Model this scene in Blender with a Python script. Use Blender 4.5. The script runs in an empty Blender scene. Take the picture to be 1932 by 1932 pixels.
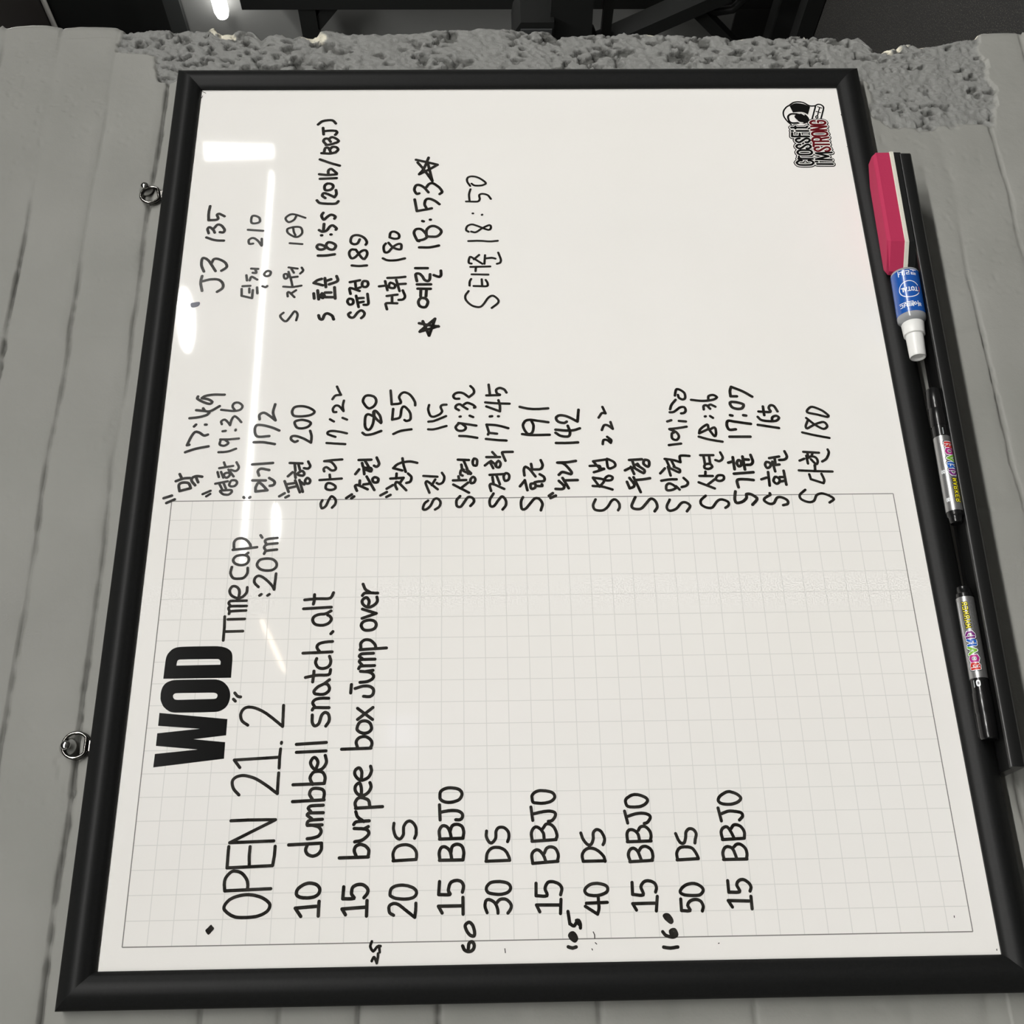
import bpy, bmesh, math, random
import numpy as np
from mathutils import Vector, Matrix
from mathutils.geometry import tessellate_polygon

# ---------------------------------------------------------------- camera, world, exposure
SC = bpy.context.scene
Z0 = 1.74                      # height of the printed grid's top edge above the floor
RIGHT = Vector((-0.017908881834, -0.013274566782, -0.999751498037))
DOWN = Vector((-0.914278558175, 0.404936654628, 0.011001081787))
FWD = Vector((0.404689992479, 0.914248375233, -0.019388614477))
cam = bpy.data.cameras.new('camera')
cam.sensor_width = 36.0
cam.lens = 2070.0 / 1932.0 * 36.0
cam.shift_x = (966.0 - 932.7475) / 1932.0
cam.shift_y = (969.2809 - 966.0) / 1932.0
cam.clip_start = 0.05
camo = bpy.data.objects.new('camera', cam)
SC.collection.objects.link(camo)
camo.matrix_world = Matrix((
    (RIGHT.x, -DOWN.x, -FWD.x, -0.0441966),
    (RIGHT.y, -DOWN.y, -FWD.y, -0.9655385),
    (RIGHT.z, -DOWN.z, -FWD.z, -0.2901157 + Z0),
    (0, 0, 0, 1)))
SC.camera = camo
W = bpy.data.worlds.new('world')
SC.world = W
W.use_nodes = True
W.node_tree.nodes['Background'].inputs[0].default_value = (1.0, 0.97, 0.92, 1)
W.node_tree.nodes['Background'].inputs[1].default_value = 0.02
SC.view_settings.view_transform = 'Standard'
SC.view_settings.look = 'None'
SC.view_settings.exposure = 0.0
SC.view_settings.gamma = 1.0
SC.view_settings.use_curve_mapping = False
try:
    SC.cycles.use_denoising = True
    SC.cycles.max_bounces = 6
    SC.cycles.sample_clamp_indirect = 4.0
except Exception:
    pass

KEY = 140          # radiance of the nearby ceiling panels
TUBE = 34        # radiance of the far light lines

# ---------------------------------------------------------------- helpers
C = SC.collection

def link(o, parent=None):
    C.objects.link(o)
    if parent is not None:
        o.parent = parent
        o.matrix_parent_inverse = Matrix.Identity(4)
    return o

def props(o, label=None, cat=None, group=None, kind=None):
    if label: o['label'] = label
    if cat: o['category'] = cat
    if group: o['group'] = group
    if kind: o['kind'] = kind
    return o

def empty(name, loc, label, cat, rot=(0, 0, 0), group=None):
    o = bpy.data.objects.new(name, None)
    o.empty_display_size = 0.05
    link(o)
    o.location = loc
    o.rotation_euler = rot
    return props(o, label, cat, group)

def mesh_obj(name, verts, faces, mat, parent=None, smooth=False, label=None):
    me = bpy.data.meshes.new(name)
    me.from_pydata([tuple(v) for v in verts], [], faces)
    me.update()
    if mat: me.materials.append(mat)
    if smooth:
        me.polygons.foreach_set('use_smooth', [True] * len(me.polygons))
    o = bpy.data.objects.new(name, me)
    link(o, parent)
    if label: o['label'] = label
    return o

def bm_obj(name, bm, mat, parent=None, smooth=False, label=None, sharp=None):
    bmesh.ops.recalc_face_normals(bm, faces=bm.faces)
    me = bpy.data.meshes.new(name)
    bm.to_mesh(me); bm.free()
    if mat: me.materials.append(mat)
    if smooth:
        me.polygons.foreach_set('use_smooth', [True] * len(me.polygons))
        if sharp is not None:
            me.set_sharp_from_angle(angle=math.radians(sharp))
    o = bpy.data.objects.new(name, me)
    link(o, parent)
    if label: o['label'] = label
    return o

def add_box(bm, lo, hi, bev=0.0, seg=2):
    r = bmesh.ops.create_cube(bm, size=1.0)
    vs = r['verts']
    for v in vs:
        v.co = Vector([lo[i] + (v.co[i] + .5) * (hi[i] - lo[i]) for i in range(3)])
    if bev > 0:
        es = {e for v in vs for e in v.link_edges}
        bmesh.ops.bevel(bm, geom=list(es), offset=bev, segments=seg, affect='EDGES', profile=.5)

def add_lathe(bm, prof, axis='x', seg=40, origin=(0, 0, 0), caps=True):
    """prof: list of (axial, radius)"""
    rings = []
    for a, r in prof:
        ring = []
        for k in range(seg):
            t = 2 * math.pi * k / seg
            p = (a, r * math.cos(t), r * math.sin(t))
            if axis == 'y': p = (p[1], p[0], p[2])
            if axis == 'z': p = (p[1], p[2], p[0])
            ring.append(bm.verts.new(Vector(p) + Vector(origin)))
        rings.append(ring)
    for a, b in zip(rings, rings[1:]):
        for k in range(seg):
            bm.faces.new((a[k], a[(k + 1) % seg], b[(k + 1) % seg], b[k]))
    if caps:
        bm.faces.new(rings[0]); bm.faces.new(rings[-1])

def add_tube(bm, pts, r, seg=12, closed=False):
    pts = [Vector(p) for p in pts]
    n = len(pts); rings = []
    up = None
    for i, p in enumerate(pts):
        if closed:
            d = pts[(i + 1) % n] - pts[i - 1]
        else:
            d = pts[min(i + 1, n - 1)] - pts[max(i - 1, 0)]
        d.normalize()
        if up is None:
            up = d.orthogonal().normalized()
        up = (up - d * up.dot(d)).normalized()
        s = d.cross(up)
        rings.append([bm.verts.new(p + up * r * math.cos(2 * math.pi * k / seg) + s * r * math.sin(2 * math.pi * k / seg)) for k in range(seg)])
    pairs = list(zip(rings, rings[1:])) + ([(rings[-1], rings[0])] if closed else [])
    for a, b in pairs:
        for k in range(seg):
            bm.faces.new((a[k], a[(k + 1) % seg], b[(k + 1) % seg], b[k]))
    if not closed:
        bm.faces.new(rings[0]); bm.faces.new(rings[-1])

def add_bar(bm, p, q, w, h, up=(0, 0, 1)):
    """rectangular bar from p to q"""
    p = Vector(p); q = Vector(q); d = (q - p).normalized()
    s = d.cross(Vector(up)).normalized(); u = s.cross(d)
    vs = []
    for e in (p, q):
        for a, b in ((-1, -1), (1, -1), (1, 1), (-1, 1)):
            vs.append(bm.verts.new(e + s * a * w / 2 + u * b * h / 2))
    for f in ((0, 1, 2, 3), (7, 6, 5, 4), (0, 4, 5, 1), (1, 5, 6, 2), (2, 6, 7, 3), (3, 7, 4, 0)):
        bm.faces.new([vs[i] for i in f])

def add_prism(bm, poly, a, b, axis='x'):
    """extrude a 2D polygon from a to b along an axis; poly in the two other axes"""
    def P(t, u, v):
        return {'x': (t, u, v), 'y': (u, t, v), 'z': (u, v, t)}[axis]
    r0 = [bm.verts.new(P(a, u, v)) for u, v in poly]
    r1 = [bm.verts.new(P(b, u, v)) for u, v in poly]
    n = len(poly)
    for k in range(n):
        bm.faces.new((r0[k], r0[(k + 1) % n], r1[(k + 1) % n], r1[k]))
    bm.faces.new(r0); bm.faces.new(list(reversed(r1)))

# ---------------------------------------------------------------- materials
def mat(name, col, rough=.5, metal=0.0, spec=.5, coat=0.0):
    m = bpy.data.materials.new(name)
    m.use_nodes = True
    b = m.node_tree.nodes['Principled BSDF']
    b.inputs['Base Color'].default_value = (*col, 1)
    b.inputs['Roughness'].default_value = rough
    b.inputs['Metallic'].default_value = metal
    b.inputs['Specular IOR Level'].default_value = spec
    b.inputs['Coat Weight'].default_value = coat
    return m

def nodes(m):
    return m.node_tree.nodes, m.node_tree.links, m.node_tree.nodes['Principled BSDF']

def noise_col(m, c0, c1, scale, lo=.35, hi=.65, detail=4, coords='Object', rough=.6):
    n, l, b = nodes(m)
    tc = n.new('ShaderNodeTexCoord'); t = n.new('ShaderNodeTexNoise'); r = n.new('ShaderNodeValToRGB')
    t.inputs['Scale'].default_value = scale; t.inputs['Detail'].default_value = detail; t.inputs['Roughness'].default_value = rough
    r.color_ramp.elements[0].position = lo; r.color_ramp.elements[1].position = hi
    r.color_ramp.elements[0].color = (*c0, 1); r.color_ramp.elements[1].color = (*c1, 1)
    l.new(tc.outputs[coords], t.inputs['Vector']); l.new(t.outputs['Fac'], r.inputs['Fac'])
    l.new(r.outputs['Color'], b.inputs['Base Color'])
    return t, r

def bump(m, scale, strength, dist=.001, detail=6, rough=.6):
    n, l, b = nodes(m)
    tc = n.new('ShaderNodeTexCoord'); t = n.new('ShaderNodeTexNoise'); k = n.new('ShaderNodeBump')
    t.inputs['Scale'].default_value = scale; t.inputs['Detail'].default_value = detail; t.inputs['Roughness'].default_value = rough
    k.inputs['Strength'].default_value = strength; k.inputs['Distance'].default_value = dist
    l.new(tc.outputs['Object'], t.inputs['Vector']); l.new(t.outputs['Fac'], k.inputs['Height']); l.new(k.outputs['Normal'], b.inputs['Normal'])
    return k

def emit(name, col, strength):
    m = bpy.data.materials.new(name); m.use_nodes = True
    n, l, b = nodes(m)
    b.inputs['Base Color'].default_value = (*col, 1)
    b.inputs['Emission Color'].default_value = (*col, 1)
    b.inputs['Emission Strength'].default_value = strength
    return m

WHITE = (.86, .845, .81)
M_board = mat('whiteboard_enamel', WHITE, rough=.035, spec=.5)
noise_col(M_board, (.85, .835, .80), (.875, .86, .83), 3.0)
M_ink = mat('marker_ink', (.02, .018, .016), rough=.14, spec=.4)
noise_col(M_ink, (.012, .011, .009), (.040, .037, .033), 55, .4, .68)
M_blue_ink = mat('blue_black_ink', (.03, .035, .07), rough=.14, spec=.4)
M_print = mat('printed_black', (.006, .006, .006), rough=.12, spec=.4)
M_print_white = mat('printed_white', (.80, .785, .755), rough=.10, spec=.5)
M_print_red = mat('printed_dark_red', (.115, .008, .012), rough=.12, spec=.4)
M_grid = mat('grid_line_pale', (.72, .715, .685), rough=.08, spec=.5)
M_border = mat('grid_line_grey', (.23, .225, .21), rough=.08, spec=.5)
M_frame = mat('black_plastic_frame', (.0075, .0078, .0078), rough=.5, spec=.2)
noise_col(M_frame, (.0065, .0068, .0068), (.0095, .0098, .0098), 400, .3, .7)
bump(M_frame, 900, .12, .0004, 3)
M_tray = mat('black_tray_plastic', (.0055, .0057, .0056), rough=.33, spec=.45)
bump(M_tray, 300, .05, .0004, 3)
M_chrome = mat('chromed_steel', (.62, .62, .60), rough=.12, metal=1.0)
M_ring = mat('dark_steel', (.16, .155, .145), rough=.18, metal=1.0)

# ---------------------------------------------------------------- numpy noise
def _h(ix, iy, s):
    n = (ix.astype(np.int64) * 374761393 + iy.astype(np.int64) * 668265263 + s * 1442695041) & 0x7fffffff
    n = ((n ^ (n >> 13)) * 1274126177) & 0x7fffffff
    return ((n ^ (n >> 16)) & 0xffff) / 65535.0

def vnoise(x, y, s=0):
    ix = np.floor(x); iy = np.floor(y); fx = x - ix; fy = y - iy
    fx = fx * fx * (3 - 2 * fx); fy = fy * fy * (3 - 2 * fy)
    a = _h(ix, iy, s); b = _h(ix + 1, iy, s); c = _h(ix, iy + 1, s); d = _h(ix + 1, iy + 1, s)
    return (a * (1 - fx) + b * fx) * (1 - fy) + (c * (1 - fx) + d * fx) * fy

def fbm(x, y, s=0, o=4, g=.5):
    t = 0; a = 1; w = 0
    for k in range(o):
        t = t + a * vnoise(x * 2 ** k, y * 2 ** k, s + 17 * k); w += a; a *= g
    return t / w

def sstep(a, b, x):
    t = np.clip((x - a) / (b - a), 0, 1)
    return t * t * (3 - 2 * t)

# ---------------------------------------------------------------- the painted brick wall with the broken end
EDGE = [(2749, 10472), (2690, 10420), (2567, 10445), (2366, 10462), (2206, 10453), (2075, 10426), (1990, 10413), (1790, 10434), (1535, 10433), (1356, 10424), (1286, 10372), (1212, 10393), (1073, 10406), (929, 10427), (802, 10431), (718, 10422), (670, 10387), (575, 10395), (481, 10413), (386, 10412), (268, 10386), (233, 10421), (214, 10499), (186, 10464), (142, 10403), (61, 10350), (-1, 10376), (-40, 10358), (-158, 10411), (-286, 10401), (-355, 10331), (-411, 10253), (-452, 10314), (-500, 10366), (-577, 10357), (-640, 10365), (-707, 10313), (-785, 10286), (-834, 10330), (-897, 10347), (-995, 10303), (-1077, 10320), (-1112, 10407), (-1149, 10425), (-1278, 10416), (-1375, 10389), (-1473, 10345), (-1729, 10353), (-1985, 10361), (-2306, 10369), (-2499, 10412), (-2692, 10429), (-3047, 10436), (-3434, 10444), (-3563, 10417), (-3639, 10373), (-3724, 10399), (-3853, 10390), (-3961, 10363), (-4030, 10302), (-4140, 10310), (-4430, 10318), (-4626, 10343), (-4788, 10360), (-4810, 10387), (-4853, 10351), (-4990, 10369), (-5013, 10333), (-5337, 10332), (-5529, 10314), (-5886, 10322), (-5982, 10304), (-6108, 10268), (-6170, 10251), (-6269, 10259), (-6369, 10285), (-6499, 10293), (-6594, 10267), (-6691, 10266), (-6825, 10301), (-6925, 10318), (-7088, 10327), (-7181, 10291), (-7471, 10273), (-7605, 10298), (-7713, 10237), (-7774, 10132), (-7855, 10027), (-7918, 10018), (-7990, 10061), (-8092, 10096), (-8201, 10165), (-8300, 10173), (-8389, 10121), (-8554, 10138), (-8755, 10172), (-8892, 10206), (-9029, 10241), (-9201, 10284), (-9366, 10293), (-9630, 10301), (-9703, 10274)]
ROUGH = [(10556, 1308), (10018, 1282), (9992, 1071), (9864, 868), (9529, 764), (9528, 460), (9492, -7674), (8957, -7621), (8755, -7868), (8729, -8299), (8783, -8620), (8789, -9027), (9153, -9145), (9654, -9158), (9953, -9115), (10524, -9269)]
CHIP = [(10359, 138), (10289, 24), (10429, 195), (10404, 397), (10268, -1029), (10233, -1094), (10286, -932), (10339, -546), (10399, -1138), (10052, -8085), (10027, -7965), (10130, -8228), (10103, -8418), (10137, -8619), (10224, -6200), (10307, -5140), (10327, -1698), (10343, -2018), (10309, -7086)]

def in_poly(px, pz, poly):
    ins = np.zeros(px.shape, bool)
    n = len(poly)
    for i in range(n):
        x0, z0 = poly[i]; x1, z1 = poly[(i + 1) % n]
        if z0 == z1: continue
        c = ((z0 > pz) != (z1 > pz)) & (px < (x1 - x0) * (pz - z0) / (z1 - z0) + x0)
        ins ^= c
    return ins

def poly_dist(px, pz, poly):
    """distance to the polygon's outline"""
    d = np.full(px.shape, 9.0)
    n = len(poly)
    for i in range(n):
        x0, z0 = poly[i]; x1, z1 = poly[(i + 1) % n]
        ex, ez = x1 - x0, z1 - z0
        t = np.clip(((px - x0) * ex + (pz - z0) * ez) / (ex * ex + ez * ez + 1e-12), 0, 1)
        d = np.minimum(d, np.hypot(px - x0 - t * ex, pz - z0 - t * ez))
    return d

def build_wall():
    zs = np.concatenate([np.linspace(-1.74, -1.04, 36)[:-1], np.arange(-1.04, -0.725, .0018), np.arange(-0.725, .02, .0022),
                         np.arange(.02, .33, .0018), np.linspace(.33, 1.64, 60)[1:]])
    xs = np.concatenate([np.linspace(-1.6, -.13, 50)[:-1], np.arange(-.13, .90, .0024), np.arange(.90, 1.045, .0011)])
    ez = np.array([e[0] for e in EDGE][::-1]) * 1e-4; ex = np.array([e[1] for e in EDGE][::-1]) * 1e-4
    edge = np.interp(zs, ez, ex)
    edge += (fbm(zs * 160, zs * 0 + 3, 5, 3) - .5) * .0022 * ((zs < .135) & (zs > -.93))
    out = (zs > ez[-1]) | (zs < ez[0])
    edge += np.where(out, (fbm(zs * 14, zs * 0, 9, 4) - .5) * .02, 0)
    # columns keep their place up to x = .99, the last ones stretch to the broken edge
    X = np.empty((len(zs), len(xs))); Zg = np.repeat(zs[:, None], len(xs), 1)
    keep = xs < .97
    X[:, keep] = xs[keep]
    t = (xs[~keep] - .97) / (xs[-1] - .97)
    X[:, ~keep] = .97 + t[None, :] * (edge[:, None] - .97)
    dist_edge = edge[:, None] - X
    # courses: every brick course is about 67 mm high
    cz = [.199 + .067 * k for k in range(0, 24)] + [.1315] + [.0645 - .06425 * k for k in range(15)] + [-.8995 - .066 * k for k in range(0, 14)]
    cz = np.array(sorted(cz))
    wob = (fbm(X * 9, Zg * 5, 31, 3) - .5) * .010
    zz = Zg + wob
    idx = np.clip(np.searchsorted(cz, zz) - 1, 0, len(cz) - 2)
    d0 = zz - cz[idx]; d1 = cz[idx + 1] - zz
    dz = np.minimum(d0, d1)
    near = np.where(d0 < d1, idx, idx + 1)
    row = idx
    offs = (row % 2) * .105 + .03
    ux = (X + offs + (fbm(Zg * 20, X * 3, 77, 2) - .5) * .01) / .21
    dx = np.abs(ux - np.round(ux)) * .21
    brick = _h(np.floor(ux + .5), row.astype(float), 12)
    amp = sstep(.36, .72, fbm(X * 3.2 + near * 7.3, near * 3.1 + 0 * X, 41, 3))            # how open the joint is here
    ampv = sstep(.5, .75, fbm(X * 3 + row * 5.1, Zg * 6, 47, 3))
    Y = np.zeros(X.shape)                                  # + goes into the wall
    Y += .0007 * np.exp(-(dz / .0075) ** 2)                # soft paint-filled joint
    Y += .0008 * ampv * np.exp(-(dx / .006) ** 2)
    crackw = (dz + (fbm(X * 70, Zg * 70, 3, 3) - .5) * .0032)
    Y += .0055 * amp * np.exp(-(crackw / .0014) ** 2)
    crackv = dx + (fbm(X * 60, Zg * 60, 8, 3) - .5) * .004
    Y += .0022 * ampv * amp * np.exp(-(crackv / .0014) ** 2)
    Y += (brick - .5) * .0005 * sstep(0, .012, dz) * sstep(0, .012, dx)
    Y += (fbm(X * 14, Zg * 14, 50, 5) - .5) * .0026
    Y += (fbm(X * 90, Zg * 90, 51, 3) - .5) * .00045
    # scattered small chips in the paint
    pit = sstep(.70, .80, fbm(X * 130, Zg * 130, 60, 2)) * sstep(.52, .68, fbm(X * 9, Zg * 9, 61, 2))
    Y += pit * .0006
    # rough, hacked concrete: no paint skim
    rp = [(a * 1e-4, b * 1e-4) for a, b in ROUGH]
    rp = [(x if x < 1.04 else 1.3, z) for x, z in rp]
    jx = X + (fbm(X * 45, Zg * 45, 70, 3) - .5) * .016; jz = Zg + (fbm(X * 45, Zg * 45, 71, 3) - .5) * .016
    ins = in_poly(jx, jz, rp)
    dd = poly_dist(jx, jz, rp)
    R = np.where(ins, sstep(0, .004, dd), 0.0)
    lump = fbm(X * 38, Zg * 38, 80, 5, .62)
    fine = fbm(X * 260, Zg * 210, 81, 3, .65)
    holes = sstep(.60, .68, fbm(X * 170, Zg * 115, 82, 2)) * sstep(.30, .62, fbm(X * 16, Zg * 16, 83, 2))
    big = sstep(.70, .76, fbm(X * 75, Zg * 48, 84, 3))
    Yr = .0028 + (lump - .5) * .0050 + (fine - .5) * .0042 + holes * .0055 + big * .0050
    # an eaten-away lip where the rough patch meets the smooth bricks
    lip = np.where(ins, np.exp(-(dd / .0035) ** 2), 0) * sstep(.45, .7, fbm(X * 50, Zg * 50, 86, 2)) * .004
    Y = Y * (1 - R) + Yr * R + lip
    # the very edge crumbles backwards
    near_edge = np.clip(1 - dist_edge / .010, 0, 1)
    Y += near_edge ** 2 * (.004 + .010 * R * fbm(X * 60, Zg * 60, 88, 3))
    chip = np.zeros(X.shape)
    for k, (a, b) in enumerate(CHIP):
        w = .0085 if k in (0, 1, 4, 5, 9, 10) else .0045
        q = np.hypot((X - a * 1e-4) / w, (Zg - b * 1e-4) / (w * 1.5)) + (fbm(X * 120, Zg * 120, 90, 3) - .5) * 1.3
        chip = np.maximum(chip, 1 - sstep(.65, .95, q))
    chip = np.maximum(chip, (1 - sstep(.0012, .0026, dist_edge + (fbm(X * 200, Zg * 200, 91, 2) - .35) * .006)) * ((Zg < .1) & (Zg > -.93)) * sstep(.5, .6, fbm(Zg * 45, Zg * 0, 92, 2)))
    Y += chip * .0018
    # nothing may push through the board hung on it
    Y = np.maximum(Y, -.0012)
    nz, nx = X.shape
    V = np.stack([X, Y + .0150, Zg + Z0], -1).reshape(-1, 3)
    q = (np.arange(nz - 1)[:, None] * nx + np.arange(nx - 1)[None, :]).reshape(-1)
    F = np.stack([q, q + 1, q + nx + 1, q + nx], -1)
    # back, end face, left face
    nb = nz * nx
    side_n = 6
    ed = V.reshape(nz, nx, 3)[:, -1]
    layers = []
    for k in range(1, side_n + 1):
        L = ed.copy()
        L[:, 1] = ed[:, 1] + (.135 - ed[:, 1]) * k / side_n
        L[:, 0] -= (fbm(zs * 60, zs * 0 + k * 3.3, 95, 4) - .3) * .012 * min(1, k / 2)
        layers.append(L)
    V = np.concatenate([V] + layers)
    prev = (np.arange(nz) * nx + nx - 1)
    fs = [F]
    for k in range(side_n):
        cur = nb + k * nz + np.arange(nz)
        fs.append(np.stack([prev[:-1], cur[:-1], cur[1:], prev[1:]], -1))
        prev = cur
    # back plane
    bi = len(V)
    V = np.concatenate([V, np.array([[-1.6, .135, zs[0] + Z0], [-1.6, .135, zs[-1] + Z0]])])
    fs.append(np.array([[prev[0], bi, bi + 1, prev[-1]]]))
    F = np.concatenate(fs)
    me = bpy.data.meshes.new('wall_front')
    me.vertices.add(len(V)); me.vertices.foreach_set('co', V.astype(np.float32).reshape(-1))
    me.loops.add(len(F) * 4); me.loops.foreach_set('vertex_index', F.astype(np.int32).reshape(-1))
    me.polygons.add(len(F)); me.polygons.foreach_set('loop_start', np.arange(0, len(F) * 4, 4, dtype=np.int32))
    me.polygons.foreach_set('use_smooth', np.ones(len(F), bool))
    me.update(calc_edges=True); me.validate()
    for nm, arr in (('rough', R), ('chip', chip), ('joint', np.maximum(amp * np.exp(-(crackw / .0015) ** 2) * (1 - R), R * np.maximum(holes, big) * .9))):
        at = me.attributes.new(nm, 'FLOAT', 'POINT')
        full = np.zeros(len(V), np.float32)
        full[:nb] = np.asarray(arr).reshape(-1)
        if nm == 'rough': full[nb:] = 1
        at.data.foreach_set('value', full)
    m = mat('grey_painted_masonry', (.29, .29, .268), rough=.55, spec=.2)
    n, l, b = nodes(m)
    tc = n.new('ShaderNodeTexCoord')
    t1 = n.new('ShaderNodeTexNoise'); t1.inputs['Scale'].default_value = 9; t1.inputs['Detail'].default_value = 5
    r1 = n.new('ShaderNodeValToRGB')
    r1.color_ramp.elements[0].position = .3; r1.color_ramp.elements[0].color = (.252, .252, .233, 1)
    r1.color_ramp.elements[1].position = .7; r1.color_ramp.elements[1].color = (.285, .284, .264, 1)
    l.new(tc.outputs['Object'], t1.inputs['Vector']); l.new(t1.outputs['Fac'], r1.inputs['Fac'])
    def attr(nm):
        a = n.new('ShaderNodeAttribute'); a.attribute_name = nm; return a.outputs['Fac']
    def mixc(f, c0, col):
        x = n.new('ShaderNodeMix'); x.data_type = 'RGBA'
        l.new(f, x.inputs['Factor']); l.new(c0, x.inputs['A']); x.inputs['B'].default_value = (*col, 1)
        return x.outputs['Result']
    c = mixc(attr('rough'), r1.outputs['Color'], (.222, .224, .214))
    sc = n.new('ShaderNodeMath'); sc.operation = 'MULTIPLY'; sc.inputs[1].default_value = .8
    l.new(attr('joint'), sc.inputs[0])
    c = mixc(sc.outputs[0], c, (.05, .05, .045))      # darker in the open joints and the pits of the rough patch
    c = mixc(attr('chip'), c, (.66, .63, .52))       # bare cream plaster
    l.new(c, b.inputs['Base Color'])
    t2 = n.new('ShaderNodeTexNoise'); t2.inputs['Scale'].default_value = 420; t2.inputs['Detail'].default_value = 4
    k = n.new('ShaderNodeBump'); k.inputs['Distance'].default_value = .0009
    st = n.new('ShaderNodeMath'); st.operation = 'MULTIPLY_ADD'; st.inputs[1].default_value = .55; st.inputs[2].default_value = .16
    l.new(attr('rough'), st.inputs[0]); l.new(st.outputs[0], k.inputs['Strength'])
    l.new(tc.outputs['Object'], t2.inputs['Vector']); l.new(t2.outputs['Fac'], k.inputs['Height']); l.new(k.outputs['Normal'], b.inputs['Normal'])
    me.materials.append(m)
    o = bpy.data.objects.new('wall_front', me)
    link(o)
    props(o, 'grey painted brick partition wall with a broken rough concrete end', 'wall', kind='structure')
    return o

build_wall()

# ---------------------------------------------------------------- the room behind and around
M_room = mat('grey_room_paint', (.26, .263, .254), rough=.6)
noise_col(M_room, (.25, .253, .244), (.27, .273, .264), 1.3)
M_black = mat('black_paint', (.011, .012, .0115), rough=.7)
M_ceil = mat('dark_brown_ceiling', (.022, .017, .015), rough=.8)
M_base = mat('dark_baseboard', (.024, .025, .024), rough=.55)
M_strip = mat('grey_strip', (.05, .053, .052), rough=.5)
M_floor = mat('speckled_rubber', (.012, .012, .011), rough=.8, spec=.2)
def floor_mat():
    n, l, b = nodes(M_floor)
    tc = n.new('ShaderNodeTexCoord')
    v = n.new('ShaderNodeTexVoronoi'); v.inputs['Scale'].default_value = 105
    t = n.new('ShaderNodeTexNoise'); t.inputs['Scale'].default_value = 260; t.inputs['Detail'].default_value = 2
    r = n.new('ShaderNodeValToRGB')
    r.color_ramp.elements[0].position = .57; r.color_ramp.elements[0].color = (.021, .021, .020, 1)
    r.color_ramp.elements[1].position = .74; r.color_ramp.elements[1].color = (.13, .115, .10, 1)
    l.new(tc.outputs['Object'], v.inputs['Vector']); l.new(tc.outputs['Object'], t.inputs['Vector'])
    l.new(t.outputs['Fac'], r.inputs['Fac']); l.new(r.outputs['Color'], b.inputs['Base Color'])
floor_mat()

def slab(name, lo, hi, m, label=None, kind='structure', cat=None):
    bm = bmesh.new(); add_box(bm, lo, hi)
    o = bm_obj(name, bm, m)
    return props(o, label, cat, kind=kind)

slab('floor', (-3.2, -9.2, -.1), (7.4, 4.8, 0), M_floor, 'black speckled rubber gym floor', cat='floor')
slab('ceiling', (-3.2, -9.2, 3.38), (7.4, 4.8, 3.48), M_ceil, 'dark brown ceiling above the gym', cat='ceiling')
slab('wall_right', (4.2, .5, 0), (4.3, 4.8, 3.38), M_room, 'plain grey side wall seen past the broken wall end', cat='wall')
slab('wall_back', (-3.2, 4.6, 0), (4.2, 4.7, 3.38), M_room, 'grey wall at the far end behind the partition', cat='wall')
slab('wall_side', (7.2, -9.0, 0), (7.3, .5, 3.38), M_room, 'grey side wall of the wider hall', cat='wall')
slab('wall_corner', (4.3, .5, 0), (7.3, .6, 3.38), M_room, 'short grey return wall joining the hall walls', cat='wall')
slab('wall_rear', (-3.2, -9.1, 0), (7.3, -9.0, 3.38), M_room, 'grey wall opposite the whiteboard', cat='wall')
slab('wall_left', (-3.2, -9.0, 0), (-3.1, 4.6, 3.38), M_room, 'grey wall at the left of the hall', cat='wall')
slab('baseboard_right', (4.185, .5, 0), (4.2, 4.6, .185), M_base, 'dark baseboard along the grey side wall', cat='baseboard')
slab('trim_1', (4.17, .5, 2.775), (4.2, 4.6, 2.85), M_strip, 'grey trim strip high on the side wall', cat='trim')
slab('trim_2', (4.182, .5, 2.85), (4.2, 4.6, 3.38), M_black, 'black band of side wall below the ceiling', cat='trim')

# ---------------------------------------------------------------- lamps
M_house = mat('lamp_housing', (.03, .03, .03), rough=.5)
def line_lamp(name, p, q, w, col, strength, label, group=None):
    p = Vector((p[0], p[1], 0)); q = Vector((q[0], q[1], 0)); mid = (p + q) / 2
    L = (q - p).length; ang = math.atan2(q.y - p.y, q.x - p.x)
    e = empty(name, (mid.x, mid.y, 3.0), label, 'ceiling lamp', (0, 0, ang), group)
    bm = bmesh.new(); add_box(bm, (-L / 2, -w / 2 - .006, .012), (L / 2, w / 2 + .006, .06), .004)
    bm_obj('housing', bm, M_house, e)
    bm = bmesh.new(); add_box(bm, (-L / 2 + .005, -w / 2, -.004), (L / 2 - .005, w / 2, .012))
    bm_obj('diffuser', bm, emit(name + '_glow', col, strength), e)
    for s in (-1, 1):
        bm = bmesh.new(); add_tube(bm, [(s * L * .4, 0, .055), (s * L * .4, 0, .379)], .003, 8)
        bm_obj('hanger', bm, M_house, e)
    return e

def round_lamp(name, x, y, r, col, strength, label, z=3.0):
    e = empty(name, (x, y, z), label, 'ceiling lamp')
    bm = bmesh.new(); add_lathe(bm, [(.0, r * .92), (.0, r * 1.05), (.10, r * 1.05), (.12, r * .6)], 'z', 32)
    bm_obj('housing', bm, M_house, e, True, sharp=40)
    bm = bmesh.new(); add_lathe(bm, [(-.02, r * .35), (-.014, r * .75), (-.002, r * .92)], 'z', 32)
    bm_obj('diffuser', bm, emit(name + '_glow', col, strength), e, True)
    bm = bmesh.new(); add_tube(bm, [(0, 0, .12), (0, 0, 3.379 - z)], .006, 8)
    bm_obj('hanger', bm, M_house, e)
    return e

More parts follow.
